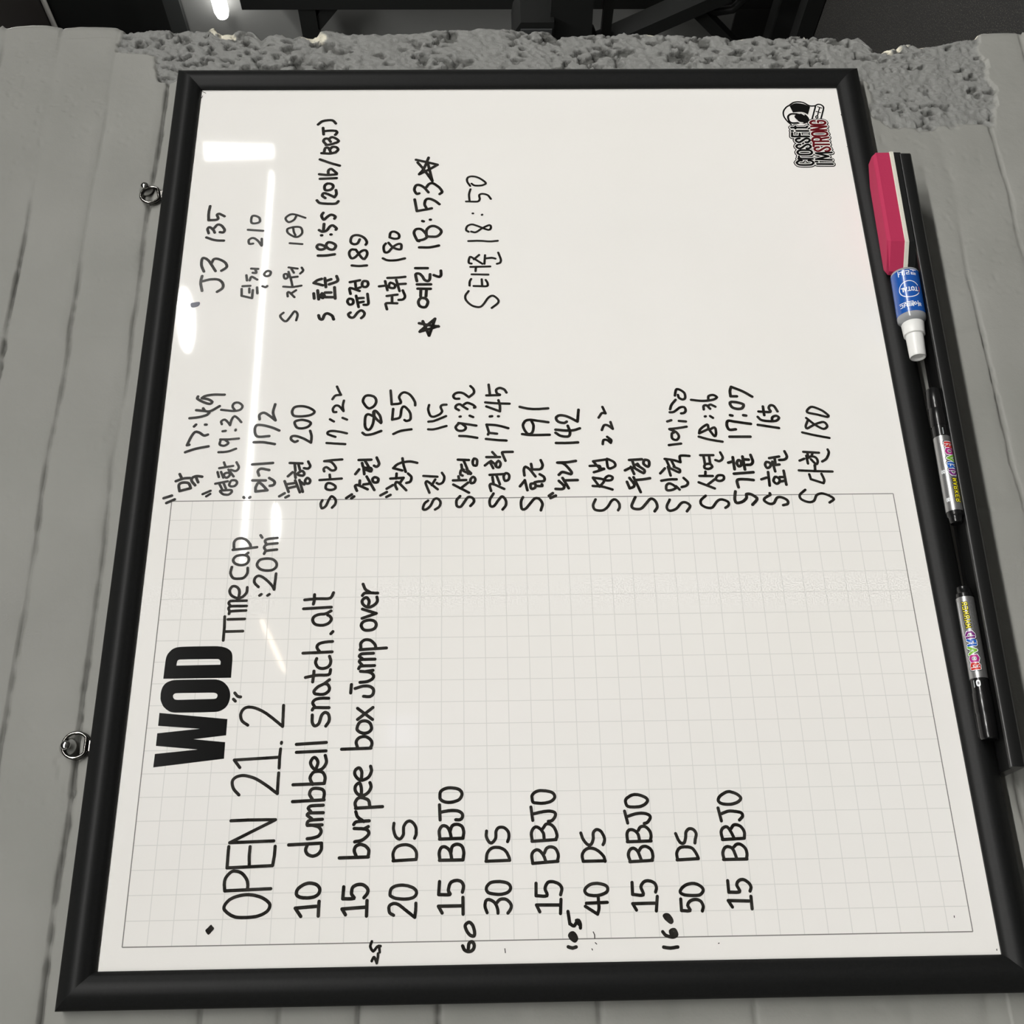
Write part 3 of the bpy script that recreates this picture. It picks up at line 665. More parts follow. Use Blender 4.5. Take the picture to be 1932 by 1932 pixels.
# handwriting
INK = """handwritten OPEN 21.2 in large capitals under the printed title|27.5|P119,-665 7,-4 7,-8 7,-8 9,-8 8,-8 5,-8 -4,-6 -8,-5 -5,-7 -6,-6 -7,-3 -7,2 -8,7 -8,7 -7,6 -8,6 -6,7 -4,6 1,6 5,6 6,5 7,6 8,5;z296,-803 11,-3 12,-6 13,-10 12,-11 10,-12 8,-15 8,-16 6,-18 5,-19 4,-18 3,-17 2,-17 1,-18 0,-17 -2,-18 -2,-18 -4,-19 -5,-19 -5,-17 -6,-16 -7,-15 -8,-14 -8,-13 -9,-11 -7,-8 -10,-9 -10,-4 -12,0 -10,2 -10,4 -11,7 -10,9 -7,11 -8,13 -7,15 -6,16 -5,16 -4,17 -2,19 -2,19 -1,19 -1,20 0,19 0,20 1,19 2,19 3,17 6,16 6,16 8,13 8,13 8,11 10,11 9,10 11,6;s435,-1180 -11,381 12,2 13,2 12,2 12,2 11,0 11,0 10,-1 9,-2 10,-3 9,-5 9,-6 10,-8 9,-9 8,-9 6,-8 4,-10 2,-10 -1,-10 -1,-11 -2,-12 -4,-12 -5,-13 -7,-12 -8,-9 -8,-9 -10,-8 -10,-8 -9,-6 -11,-6 -11,-4 -10,-2 -10,-2 -12,-2 -10,1 -10,0;s779,-804 -15,0 -14,1 -15,0 -15,0 -16,0 -18,0 -19,0 -20,0 -20,0 -20,0 12,-380 15,-2 16,-2 16,-2 15,-2 16,-2 16,-1 16,0 16,-1 15,0 16,0;s618,-988 17,1 17,1 16,2 17,1 16,1 15,0 15,-1 15,0 15,-1 15,0;s820,-1181 -9,372 184,-376 0,39 1,40 0,39 0,39 0,38 0,38 -1,37 -1,36 -1,37 -1,36;s1208,-857 10,10 10,11 11,11 11,10 11,8 12,6 13,5 12,3 13,2 10,0 12,-3 10,-6 8,-8 8,-11 5,-10 4,-13 3,-14 2,-15 0,-16 -2,-17 -4,-18 -5,-19 -6,-20 -7,-19 -9,-19 -10,-18 -11,-19 -12,-19 -13,-20 -14,-21 -16,-23 -17,-22 -17,-23 -16,-23 15,1 15,0 16,0 15,0 17,0 19,0 19,0 21,0 20,-1 20,0;s1442,-847 66,53 19,-393;s1433,-1188 17,0 18,0 18,1 18,0 17,0 16,0 16,-1 15,-1 16,-1 15,-1;s1647,-1195 10,-1;s1813,-889 8,11 7,12 8,12 8,10 9,9 13,7 14,5 15,3 14,1 11,-2 12,-4 11,-4 9,-7 8,-7 6,-8 5,-10 3,-11 2,-11 -1,-14 -1,-15 -4,-17 -5,-18 -7,-19 -8,-18 -9,-19 -11,-19 -12,-20 -14,-20 -15,-20 -16,-22 -19,-23 -19,-24 -19,-23 -19,-23 18,0 18,0 18,1 18,0 19,0 19,1 20,0 20,0 20,1 20,0;s2050,-744 -19,-19;s2106,-752 -8,-7 -9,-7 -7,-6 -6,-7 -4,-10 -2,-9 -1,-9
handwritten time cap of 20 m beside the printed title|26.6|s2597,-609 26,0 26,0 26,0 25,0 24,0 22,1 20,1 20,1 20,1 20,1;s2681,-616 2,-165;s2798,-635 2,-154;s2851,-641 9,-1 10,-1 5,-6 2,-21 2,-28 1,-32 1,-34 1,-31;s2877,-645 9,5 10,5 8,2 9,-2 7,-6 4,-8 2,-22 0,-28 0,-33 0,-34 0,-31;s2928,-649 9,7 9,8 8,3 9,-1 8,-5 5,-8 2,-21 0,-28 0,-33 0,-33 0,-32;s2996,-717 17,-1 17,-1 16,-2 15,0 14,2 13,4 11,7 9,8 6,8 5,10 3,11 0,11 -3,10 -7,7 -11,7 -13,5 -12,2 -11,-2 -12,-4 -11,-6 -10,-8 -9,-11 -7,-13 -7,-14 -4,-13 -1,-13 1,-12 3,-12 5,-11 8,-11 11,-11 12,-9 12,-7 13,-4 13,0 13,0 14,0;s3313,-631 -15,3 -16,3 -16,2 -14,0 -15,-5 -13,-6 -12,-9 -9,-9 -5,-11 -2,-13 -1,-13 1,-13 0,-13 2,-12 2,-13 6,-11 8,-9 11,-8 12,-7 12,-5 13,-2 13,0 14,1 14,1;z3332,-725 2,-13 4,-14 6,-12 8,-9 9,-6 12,-4 12,-2 11,1 13,4 11,9 8,12 3,11 2,13 1,13 -1,13 -1,13 -3,13 -3,13 -6,10 -8,9 -10,7 -12,5 -10,1 -10,-3 -10,-6 -9,-9 -7,-10 -5,-13 -5,-15 -2,-16;s3432,-746 23,-28;s3488,-626 2,-22 2,-22 2,-22 2,-23 2,-22 3,-23 2,-23 3,-23 3,-24 3,-23;s3492,-638 14,2 15,2 14,1 13,1 12,0 12,-3 10,-5 8,-7 6,-8 5,-10 3,-13 1,-14 0,-12 -3,-12 -4,-11 -5,-10 -7,-10 -9,-11 -11,-10 -12,-9 -9,-7 -10,-5 -9,-2 -9,-3;s3027,-909 12,-16;s3026,-983 12,-17;s3112,-893 11,11 11,12 11,10 11,7 13,3 13,0 12,-3 10,-5 8,-7 6,-9 4,-11 -1,-13 -3,-10 -6,-12 -8,-13 -9,-12 -10,-13 -11,-12 -13,-14 -13,-13 -13,-12 -12,-10 -10,-7 -10,-5 -10,-5 -9,-5 16,-1 17,0 17,-1 17,-1 16,-1 15,-1 15,-1 15,0 15,-1 15,-1;z3328,-865 13,0 13,-4 13,-6 10,-8 7,-10 5,-13 3,-15 2,-15 1,-12 0,-15 -1,-14 -2,-13 -3,-12 -6,-13 -8,-11 -9,-9 -9,-7 -13,-6 -14,-2 -13,2 -10,4 -10,7 -8,9 -7,11 -5,12 -2,15 -1,15 0,15 1,15 3,16 4,15 6,13 8,12 10,10 11,9;s3444,-924 10,-4 11,-4 7,-8 4,-15 3,-20 2,-22 2,-23 2,-22;s3475,-940 11,8 12,9 11,3 11,-3 11,-8 7,-12 4,-15 2,-19 2,-22 2,-22 2,-21;s3543,-938 11,6 11,6 10,2 8,-4 7,-8 4,-11 3,-14 2,-18 2,-20 2,-20 2,-20;s3634,-878 -25,-17
handwritten first line, 10 dumbbell snatch. alt|28.8|s213,-1441 65,49 12,-173;s214,-1585 12,0 13,0 13,0 12,0 12,0 11,-1 10,0 10,0 10,0 11,-1;z390,-1395 9,0 11,-1 11,-5 11,-7 7,-8 8,-10 7,-12 7,-12 5,-11 4,-13 3,-13 1,-12 -1,-13 -1,-11 -3,-11 -3,-12 -4,-10 -5,-8 -7,-9 -8,-7 -8,-5 -9,-3 -9,-1 -11,2 -9,3 -9,5 -8,8 -6,9 -6,11 -4,11 -2,11 -2,11 -1,12 -1,13 0,12 1,12 0,13 2,12 2,12 3,10 5,9 5,9 7,5;s785,-1309 10,-277;s783,-1467 -10,4 -10,4 -10,4 -10,1 -10,-1 -9,-4 -9,-5 -8,-7 -6,-9 -5,-12 -4,-12 -2,-12 2,-12 3,-11 5,-12 6,-9 7,-8 9,-7 9,-5 10,-5 10,-2 11,0 11,1 11,0;s833,-1463 1,-11 1,-11 1,-11 2,-10 2,-10 3,-13 4,-12 4,-11 6,-8 8,-7 9,-6 10,-4 9,-1 9,2 9,5 9,6 6,8 6,9 4,12 3,12 3,13 2,12 1,14 0,13 1,13;s943,-1459 3,-124;s950,-1455 9,-1 8,-1 7,-4 6,-6 4,-9 2,-11 2,-15 1,-19 1,-21 1,-22 1,-20;s997,-1494 8,11 8,12 8,10 6,7 8,0 7,-6 3,-9 2,-17 0,-23 0,-27 0,-27 0,-26;s1056,-1483 8,7 8,8 8,6 6,3 8,-3 7,-8 4,-11 2,-16 1,-20 1,-23 0,-24 1,-22;s1144,-1321 11,-270;s1156,-1493 10,6 10,7 10,7 10,6 9,3 12,-1 12,-3 10,-6 7,-7 5,-10 2,-11 1,-13 -1,-12 -1,-12 -2,-13 -3,-11 -4,-10 -8,-9 -11,-6 -13,-3 -10,0 -11,1 -11,2 -12,2 -12,2;s1287,-1317 7,-269;s1288,-1487 11,6 10,6 11,7 11,4 10,3 13,-2 12,-5 11,-7 9,-7 6,-8 4,-9 2,-10 1,-11 1,-11 -1,-13 -3,-12 -5,-10 -8,-9 -11,-7 -13,-6 -12,-3 -13,-1 -13,2 -14,2 -13,2;s1416,-1507 13,-4 13,-5 12,-4 12,-3 11,-1 13,4 12,6 9,8 7,7 2,8 -2,8 -5,7 -8,6 -9,5 -11,5 -11,1 -10,-2 -12,-5 -11,-6 -9,-8 -8,-8 -7,-10 -6,-11 -2,-10 0,-12 2,-11 5,-12 7,-11 8,-8 10,-8 12,-7 12,-6 11,-3 12,0 12,2 12,4 12,3 12,4;s1567,-1331 9,-258;s1637,-1327 13,-262;s1896,-1453 -14,-1 -15,0 -14,0 -14,-1 -11,-2 -10,-4 -10,-6 -7,-7 -3,-7 1,-9 4,-9 7,-9 10,-8 11,-4 15,-4 17,-4 15,-3 13,-5 10,-6 8,-8 6,-8 3,-8 -2,-11 -7,-12 -11,-9 -12,-4 -15,-3 -15,-1 -14,2 -12,4 -12,7 -11,8 -12,8;s1941,-1451 8,-4 8,-4 5,-7 1,-19 -1,-26 -1,-29 -1,-31 0,-28;s1963,-1477 10,7 11,8 10,7 9,3 9,-1 9,-5 8,-7 6,-9 5,-11 3,-14 2,-14 1,-16 1,-12 0,-13 -1,-13 0,-13 -1,-13;s2215,-1592 -7,9 -7,9 -8,9 -7,9 -7,10 -5,10 -6,12 -5,11 -5,11 -6,10 -10,11 -10,10 -11,8 -9,5 -10,0 -9,-5 -6,-8 -2,-11 -2,-15 -2,-16 0,-16 1,-14 4,-13 6,-12 7,-9 7,-8 10,-7 11,-3 11,-1 12,4 12,6 9,8 5,9 2,12 1,11;s2239,-1375 4,-19 4,-19 4,-19 4,-19 3,-20 1,-23 0,-25 -1,-25 1,-22 3,-16 8,-10 13,-3 13,-1 13,-2;s2197,-1442 12,-1 13,-1 12,-1 12,-1 13,-1 12,-1 13,-1 13,0;s2414,-1468 -12,4 -12,4 -13,1 -11,-3 -13,-6 -12,-7 -9,-9 -6,-10 -4,-12 -2,-13 0,-13 2,-12 4,-13 5,-12 8,-10 9,-7 11,-6 12,-3 13,-2 12,1 12,4 13,5 13,4;s2466,-1341 9,-264;s2476,-1493 11,8 11,9 11,7 9,4 13,-1 11,-5 10,-10 4,-9 4,-10 3,-12 2,-12 3,-13 1,-13 2,-13 1,-14 0,-14 1,-14;s2647,-1586 21,-18;s2868,-1578 -8,12 -7,11 -7,12 -5,13 -3,11 -1,12 0,13 -1,12 -2,11 -3,13 -5,12 -5,11 -7,9 -10,8 -12,4 -12,1 -10,-3 -10,-4 -10,-7 -8,-9 -5,-10 -4,-11 -2,-13 -2,-13 0,-13 0,-12 2,-12 4,-13 4,-11 5,-10 8,-11 11,-9 11,-7 11,-4 11,1 11,7 9,7 5,6 3,7 2,7;s2891,-1324 13,-256;s2978,-1330 2,-22 2,-20 2,-21 2,-22 2,-23 0,-25 0,-28 -1,-28 1,-25 4,-19 7,-11 10,-6 12,-5 13,-4 12,-5;s2936,-1412 11,-3 11,-2 13,-2 13,0 14,0 16,0 15,0
handwritten second line, 15 burpee box Jump over|29.0|s220,-1809 45,30 11,-192;s207,-1983 121,-1;s439,-1787 -94,5 0,-20 -1,-22 0,-21 1,-18 2,-11 6,-2 9,7 10,9 10,6 12,1 13,-1 13,-2 11,-4 8,-6 6,-9 5,-10 4,-11 2,-12 1,-14 -1,-13 -3,-12 -6,-12 -8,-11 -8,-9 -9,-6 -8,-4 -9,-1 -9,1 -9,3 -9,5 -9,7 -9,8 -9,8;s672,-1741 4,-244;s679,-1885 10,5 11,5 10,5 10,4 9,2 11,-1 9,-3 9,-4 7,-6 6,-8 4,-9 3,-10 1,-10 -1,-11 -4,-12 -4,-12 -6,-10 -8,-9 -8,-8 -10,-7 -11,-4 -11,0 -13,1 -13,3 -13,2;s801,-1866 3,-13 1,-13 2,-13 3,-12 5,-12 7,-12 9,-12 9,-11 9,-9 9,-7 10,-4 10,1 9,4 8,7 6,10 5,13 1,15 2,17 0,20 1,20 1,19;s906,-1941 19,-37;s944,-1853 8,-5 8,-5 5,-9 3,-16 2,-22 1,-25 1,-25 1,-24;s968,-1939 7,11 8,12 7,12 8,10 8,9 10,7 12,4 11,3 11,4;s1080,-1864 10,-231;s1084,-1868 10,3 10,4 11,2 10,0 10,-3 10,-5 10,-6 7,-7 4,-8 3,-9 1,-10 -2,-11 -2,-10 -4,-12 -5,-13 -5,-11 -7,-8 -10,-6 -11,-3 -12,-1 -12,-3;s1191,-1910 12,0 13,0 12,0 12,1 11,1 13,3 13,4 10,4 6,6 -1,10 -8,11 -10,9 -8,4 -9,2 -10,1 -10,-1 -10,-3 -11,-6 -9,-7 -8,-8 -6,-10 -4,-12 -2,-12 0,-12 3,-12 6,-12 8,-11 9,-10 10,-8 11,-6 12,-5 11,-3 10,1 10,2 9,4 9,4;s1319,-1906 14,0 15,-2 14,0 14,-1 11,1 12,4 10,5 8,5 5,7 1,10 -5,11 -7,9 -7,5 -10,4 -10,2 -11,-1 -11,-4 -12,-7 -10,-8 -9,-9 -6,-8 -5,-10 -2,-10 -1,-10 2,-11 4,-11 5,-12 6,-10 7,-9 9,-8 10,-6 12,-5 11,-4 11,-3 11,0 10,3 11,3 10,3;s1588,-1725 6,-257;s1595,-1866 12,4 11,4 11,4 11,3 10,0 12,-3 10,-6 10,-9 7,-10 4,-12 4,-14 0,-14 -1,-14 -4,-10 -6,-11 -7,-11 -8,-9 -7,-6 -10,-6 -10,-3 -10,-1 -9,1 -11,3 -10,6 -10,5;z1752,-1860 8,5 10,1 11,-2 10,-2 10,-4 11,-5 9,-7 7,-8 5,-10 3,-12 1,-13 -1,-12 -3,-11 -5,-11 -7,-10 -8,-8 -11,-6 -12,-4 -13,-3 -12,0 -9,4 -9,6 -7,8 -6,9 -4,10 -3,12 -1,12 1,12 4,14 5,14 8,12;s1850,-1856 106,-134;s1950,-1853 -102,-136;s2091,-1787 77,-4;s2131,-1825 4,-14 5,-15 5,-15 4,-14 3,-13 1,-15 0,-15 -1,-13 -3,-12 -4,-12 -6,-10 -7,-8 -8,-7 -9,-3 -11,-1 -10,1 -10,2 -9,4 -8,6 -6,8 -5,9 -1,10 0,12 1,12 2,13 1,12;s2187,-1867 1,-14 1,-14 1,-14 2,-13 2,-12 6,-14 7,-14 7,-11 8,-8 11,-6 11,-1 11,4 7,6 7,8 6,10 5,12 3,14 2,15 1,17 2,18 1,16;s2287,-1916 10,-65;s2314,-1851 9,-4 9,-4 5,-7 2,-18 1,-25 0,-28 0,-29 1,-28;s2347,-1882 8,8 9,8 9,7 7,4 8,-2 7,-6 3,-9 2,-18 0,-24 1,-27 0,-29 0,-26;s2409,-1880 7,11 7,10 7,5 8,-2 9,-8 5,-11 2,-15 1,-21 1,-23 0,-24 1,-23;s2492,-1857 13,-241;s2505,-1865 12,1 13,2 12,1 11,-2 10,-6 9,-9 7,-10 5,-11 2,-11 0,-13 -2,-12 -3,-12 -7,-12 -10,-11 -10,-10 -9,-8 -12,-7 -11,-3 -11,-3;z2722,-1861 10,-1 10,-4 9,-7 8,-8 6,-11 4,-13 4,-14 1,-14 0,-12 -2,-13 -3,-11 -5,-10 -9,-10 -12,-7 -12,-3 -11,1 -11,3 -11,6 -8,8 -6,11 -5,13 -3,15 -1,13 0,12 1,13 3,11 5,10 8,8 10,7 10,5;s2791,-1867 47,-130 43,130;s2905,-1916 12,-4 13,-4 12,-3 12,-1 11,3 12,5 9,7 6,6 2,10 -4,11 -6,9 -8,7 -10,6 -12,2 -9,-2 -11,-4 -10,-7 -8,-8 -7,-9 -6,-12 -4,-13 -1,-12 2,-11 5,-11 6,-11 7,-11 7,-8 8,-9 9,-6 8,-5 10,-2 12,-1 13,3 13,3;s3014,-1863 9,-6 10,-7 5,-9 2,-18 0,-23 -1,-26 -2,-27 0,-26;s3043,-1938 7,12 7,13 7,12 9,10 12,8 14,6 14,5 14,6
handwritten line 20 DS|27.0|s209,-2207 5,9 4,10 6,8 7,7 11,4 14,2 13,1 11,-3 7,-5 6,-8 4,-9 3,-10 1,-10 -1,-11 -3,-11 -5,-12 -7,-12 -10,-13 -10,-14 -12,-14 -10,-14 -11,-14 -10,-14 -11,-14 -11,-14 -10,-14 12,-1 11,-2 12,-1 12,-2 11,-1 11,0 10,-1 11,0 10,0 10,0;z370,-2174 10,0 13,-1 14,-3 12,-6 6,-7 6,-9 5,-11 4,-12 2,-12 2,-14 1,-14 0,-16 -2,-15 -2,-15 -3,-15 -5,-14 -5,-15 -6,-13 -7,-10 -7,-8 -9,-7 -10,-3 -9,-1 -9,3 -10,5 -8,8 -7,10 -4,10 -3,13 -3,13 -1,15 -1,15 0,16 1,17 2,17 2,17 2,14 4,12 5,12 5,9 4,7 5,6;s641,-2194 8,-194;s645,-2198 11,1 12,2 12,2 11,1 11,-1 11,-3 11,-5 11,-5 9,-7 8,-9 7,-11 5,-14 4,-14 2,-15 1,-13 0,-13 -2,-13 -3,-12 -5,-12 -5,-10 -7,-10 -8,-9 -9,-8 -9,-6 -9,-5 -13,-4 -14,-1 -14,0 -10,1 -6,2 -4,4 -4,5;s949,-2196 -12,1 -13,2 -13,1 -13,-1 -12,-3 -13,-3 -13,-4 -11,-5 -10,-5 -9,-8 -7,-9 -4,-9 -1,-8 4,-9 8,-8 11,-7 12,-6 11,-2 14,1 14,0 14,0 13,-1 13,-6 12,-7 10,-8 7,-9 3,-9 2,-10 -2,-9 -4,-10 -6,-7 -7,-8 -10,-8 -10,-6 -10,-5 -11,-3 -12,-2 -13,0 -12,0 -11,0 -10,2 -9,4 -8,3 -9,4
handwritten line 15 BBJO directly under 20 DS|28.4|s220,-2608 53,31 0,-189;s208,-2782 131,1;s468,-2586 -103,7 -1,-20 -1,-21 -1,-21 0,-18 2,-12 5,-3 8,4 9,7 11,3 10,-1 13,-3 14,-3 12,-5 10,-6 8,-9 5,-12 4,-12 1,-12 1,-11 -2,-12 -3,-12 -5,-9 -7,-7 -8,-6 -10,-4 -10,-3 -12,1 -12,2 -13,4 -12,3;s639,-2585 0,-198;s642,-2589 13,2 12,2 13,2 12,1 11,-1 13,-3 12,-5 10,-6 7,-7 3,-8 1,-10 -1,-10 -4,-9 -6,-9 -7,-9 -10,-9 -12,-7 -12,-4 -13,-3 -15,-3 -14,-2 -15,-3;s702,-2682 12,-2 14,-2 12,-3 10,-5 8,-8 5,-10 4,-12 1,-11 -2,-11 -3,-11 -6,-11 -8,-8 -10,-6 -12,-4 -13,-3 -14,-2 -12,0 -12,2 -12,2 -13,2 -12,2;s812,-2585 4,-199;s815,-2589 13,2 13,2 13,2 12,1 11,0 13,-4 12,-6 10,-7 7,-8 3,-9 0,-10 -3,-10 -4,-9 -7,-8 -9,-7 -11,-6 -12,-5 -11,-4 -11,-3 -13,-3 -12,-2 -12,-3;s876,-2675 12,-4 13,-4 11,-5 9,-6 6,-9 4,-10 1,-12 0,-11 -2,-11 -4,-11 -6,-11 -7,-8 -10,-6 -11,-4 -13,-3 -13,-2 -12,1 -13,2 -13,3 -12,2;s971,-2590 126,6;s1035,-2596 3,-15 3,-15 2,-16 3,-15 1,-15 1,-14 0,-15 -1,-14 -1,-13 -2,-12 -4,-12 -6,-11 -6,-8 -7,-7 -10,-4 -10,-1 -10,2 -8,4 -7,6 -5,9 -2,8 0,10 1,10 0,10;z1165,-2588 11,0 12,0 12,-2 10,-5 9,-9 7,-11 6,-13 4,-13 3,-13 1,-13 0,-14 -1,-14 -2,-12 -2,-14 -3,-13 -4,-12 -5,-10 -8,-9 -9,-8 -11,-4 -10,-2 -11,2 -12,5 -12,7 -10,10 -6,9 -5,12 -4,13 -4,14 -2,13 -2,12 0,13 0,13 1,12 2,10 4,12 5,11 6,9 6,6 8,6 7,2
handwritten line 30 DS|27.0|s216,-2981 10,4 10,4 10,4 10,3 10,2 13,0 14,-3 12,-3 8,-6 5,-9 1,-12 -3,-12 -4,-9 -5,-10 -7,-9 -7,-8 -10,-7 -10,-6 -12,-5 -10,-3 -11,-3 -9,-1 -10,-1 -10,0;s285,-3056 9,-8 10,-8 8,-8 6,-10 3,-12 1,-13 -1,-14 -4,-12 -6,-11 -9,-10 -9,-9 -10,-6 -8,-4 -9,-2 -8,1 -9,2 -10,5 -10,6 -10,8 -9,8;z391,-2979 10,2 11,-1 11,-4 8,-6 9,-8 8,-10 6,-12 3,-13 2,-15 1,-16 0,-16 0,-15 -2,-14 -2,-15 -3,-14 -4,-13 -5,-10 -7,-9 -9,-7 -10,-4 -9,-1 -9,1 -10,5 -8,7 -8,10 -5,10 -4,12 -3,14 -3,15 -1,15 0,18 2,19 3,20 3,18 4,14 5,11 8,7;s625,-2977 4,-197;s628,-2980 13,-1 13,-1 12,-1 12,-2 11,-4 11,-6 10,-7 9,-9 7,-9 6,-11 3,-11 2,-12 0,-12 -1,-13 -1,-12 -3,-11 -5,-11 -5,-11 -6,-10 -8,-8 -9,-8 -10,-7 -12,-5 -10,-5 -9,-4 -11,-4 -9,-1 -9,-2;s872,-2986 -11,1 -12,2 -11,1 -11,-1 -12,-4 -12,-5 -12,-7 -8,-6 -7,-8 -3,-9 2,-9 6,-8 8,-9 11,-8 11,-6 11,-2 12,-1 13,0 12,0 10,-2 11,-5 9,-6 7,-7 4,-9 2,-10 0,-12 -2,-12 -4,-11 -7,-10 -8,-9 -10,-8 -11,-6 -10,-3 -12,-1 -11,0 -10,1 -10,2 -8,3 -9,4 -8,3
handwritten line 15 BBJO directly under 30 DS|27.5|s216,-3418 53,26 -3,-189;s199,-3589 111,-9;s441,-3394 -99,3 -1,-20 -2,-21 -2,-20 1,-18 3,-11 8,-3 11,2 12,6 14,6 11,2 11,-2 11,-4 10,-5 9,-7 7,-6 5,-10 2,-11 0,-12 -1,-12 -2,-10 -4,-11 -4,-12 -5,-10 -6,-8 -7,-8 -9,-6 -9,-5 -10,-2 -11,1 -12,4 -13,4 -12,4;s601,-3371 14,-214;s604,-3371 14,1 13,2 14,2 13,1 11,-1 11,-3 10,-6 8,-7 6,-8 4,-8 3,-10 -1,-10 -3,-9 -5,-8 -7,-7 -9,-8 -9,-7 -10,-6 -10,-5 -10,-5 -12,-3 -11,-4 -11,-4;s681,-3471 11,-6 12,-5 11,-6 8,-7 5,-9 4,-9 1,-10 0,-10 -2,-10 -3,-10 -5,-9 -7,-8 -8,-6 -10,-5 -11,-4 -12,-4 -10,-1 -12,0 -11,2 -12,4 -11,3;s781,-3371 11,-206;s784,-3373 14,1 13,2 14,2 13,1 12,-1 11,-3 11,-5 10,-6 8,-7 5,-7 4,-9 0,-9 -3,-10 -5,-9 -6,-8 -7,-9 -10,-8 -10,-6 -10,-6 -11,-3 -11,-1 -12,0 -12,-1 -12,0;s885,-3467 9,-7 10,-7 9,-6 7,-8 3,-9 1,-9 -2,-10 -3,-10 -6,-10 -8,-9 -10,-10 -12,-7 -11,-5 -12,-5 -13,-3 -12,-3 -11,-1 -12,2 -10,6 -10,5;s954,-3383 112,12;s1008,-3388 3,-15 3,-14 4,-15 3,-15 2,-14 3,-14 2,-15 1,-14 1,-13 0,-13 -2,-13 -3,-13 -4,-11 -5,-8 -9,-5 -10,0 -11,3 -9,5 -10,7 -9,8 -7,8 -4,10 -2,11 -1,12;z1130,-3384 9,1 10,1 10,0 9,-4 9,-7 9,-10 8,-13 5,-13 3,-11 2,-12 0,-12 -1,-13 -1,-13 -1,-14 -3,-15 -3,-15 -4,-14 -5,-10 -7,-10 -10,-7 -10,-4 -9,-1 -10,3 -10,7 -9,10 -8,12 -5,11 -4,13 -3,15 -3,15 -1,15 -1,17 1,19 2,19 2,17 3,12 6,7 10,3
handwritten line 40 DS|27.1|s280,-3983 -4,175;s252,-3798 -63,-99 12,-4 10,-4 12,-4 13,-2 16,-1 19,1 20,1 21,0 20,1;z371,-3800 8,0 9,-4 8,-5 8,-8 7,-9 7,-11 6,-12 4,-13 2,-11 1,-12 1,-13 0,-12 -2,-12 -2,-12 -3,-13 -4,-13 -4,-11 -5,-9 -9,-9 -11,-4 -11,0 -7,2 -8,5 -7,8 -5,9 -5,10 -5,13 -4,15 -3,15 -2,14 0,15 0,16 2,16 2,15 3,12 5,10 7,9 8,6;s611,-3798 1,-187;s615,-3798 12,2 12,3 12,1 11,-1 11,-3 10,-6 10,-7 8,-8 7,-10 5,-11 4,-12 1,-13 -1,-11 -2,-12 -4,-13 -5,-12 -7,-11 -7,-11 -10,-11 -10,-11 -11,-9 -9,-8 -11,-6 -11,-2 -11,-2 -11,-2;s843,-3790 -10,-3 -11,-3 -10,-3 -10,-3 -10,-5 -10,-6 -11,-7 -9,-7 -8,-8 -6,-7 -5,-10 0,-11 4,-9 8,-6 10,-6 13,-5 12,-4 13,-2 14,1 13,0 11,-2 10,-5 8,-7 6,-8 4,-8 0,-9 -2,-10 -5,-9 -7,-9 -8,-7 -11,-6 -11,-6 -12,-5 -10,-3 -10,-2 -9,0 -9,2 -8,2 -9,3 -7,5 -7,4
handwritten line 15 BBJO directly under 40 DS|27.5|s216,-4222 50,28 1,-183;s206,-4387 114,-17;s434,-4200 -95,2 -2,-19 -3,-21 -3,-20 0,-17 3,-11 9,-3 13,3 15,6 14,6 13,2 12,-4 11,-7 10,-9 7,-9 5,-11 2,-11 1,-12 -2,-11 -2,-12 -5,-12 -6,-11 -7,-9 -8,-5 -9,-4 -9,-2 -9,-1 -9,1 -8,3 -9,3 -8,3;s601,-4193 8,-192;s605,-4197 10,3 10,3 11,4 10,2 9,1 12,-1 11,-4 11,-5 8,-6 8,-9 5,-11 1,-11 -3,-9 -6,-10 -9,-9 -10,-8 -12,-5 -14,-5 -15,-5 -16,-5 -15,-5;s683,-4274 9,-6 10,-6 8,-6 7,-7 4,-9 3,-9 1,-10 -1,-10 -4,-12 -7,-12 -8,-11 -10,-8 -9,-5 -10,-3 -11,-2 -11,-1 -9,-1 -10,1 -9,3 -8,4 -9,3;s764,-4183 4,-203;s767,-4186 13,1 14,1 13,1 12,0 10,-1 10,-3 9,-4 7,-6 6,-7 2,-8 1,-9 -1,-11 -3,-9 -5,-10 -7,-10 -10,-9 -10,-7 -10,-4 -12,-2 -12,-2 -13,-1 -12,-2;s857,-4283 10,-6 10,-6 8,-9 3,-8 2,-10 0,-10 -2,-10 -6,-10 -7,-9 -10,-9 -9,-7 -11,-6 -11,-3 -11,-2 -12,-1 -10,1 -11,3 -11,3 -11,4;s919,-4196 100,20;s976,-4204 4,-14 5,-14 4,-14 4,-14 3,-14 2,-14 1,-14 1,-15 -1,-13 -1,-12 -3,-14 -4,-13 -5,-10 -5,-8 -7,-5 -7,-2 -9,1 -8,4 -10,7 -9,7 -8,8 -5,9 -3,10 -2,10;z1095,-4189 11,0 9,-3 9,-6 6,-7 6,-10 7,-10 6,-11 4,-10 3,-13 2,-14 -1,-13 -1,-14 -3,-12 -4,-14 -5,-13 -5,-11 -5,-10 -8,-11 -9,-8 -10,-2 -8,2 -9,6 -8,8 -8,9 -5,9 -5,10 -4,11 -4,12 -2,13 -1,17 -1,21 1,21 1,18 4,15 7,10 10,5 11,3
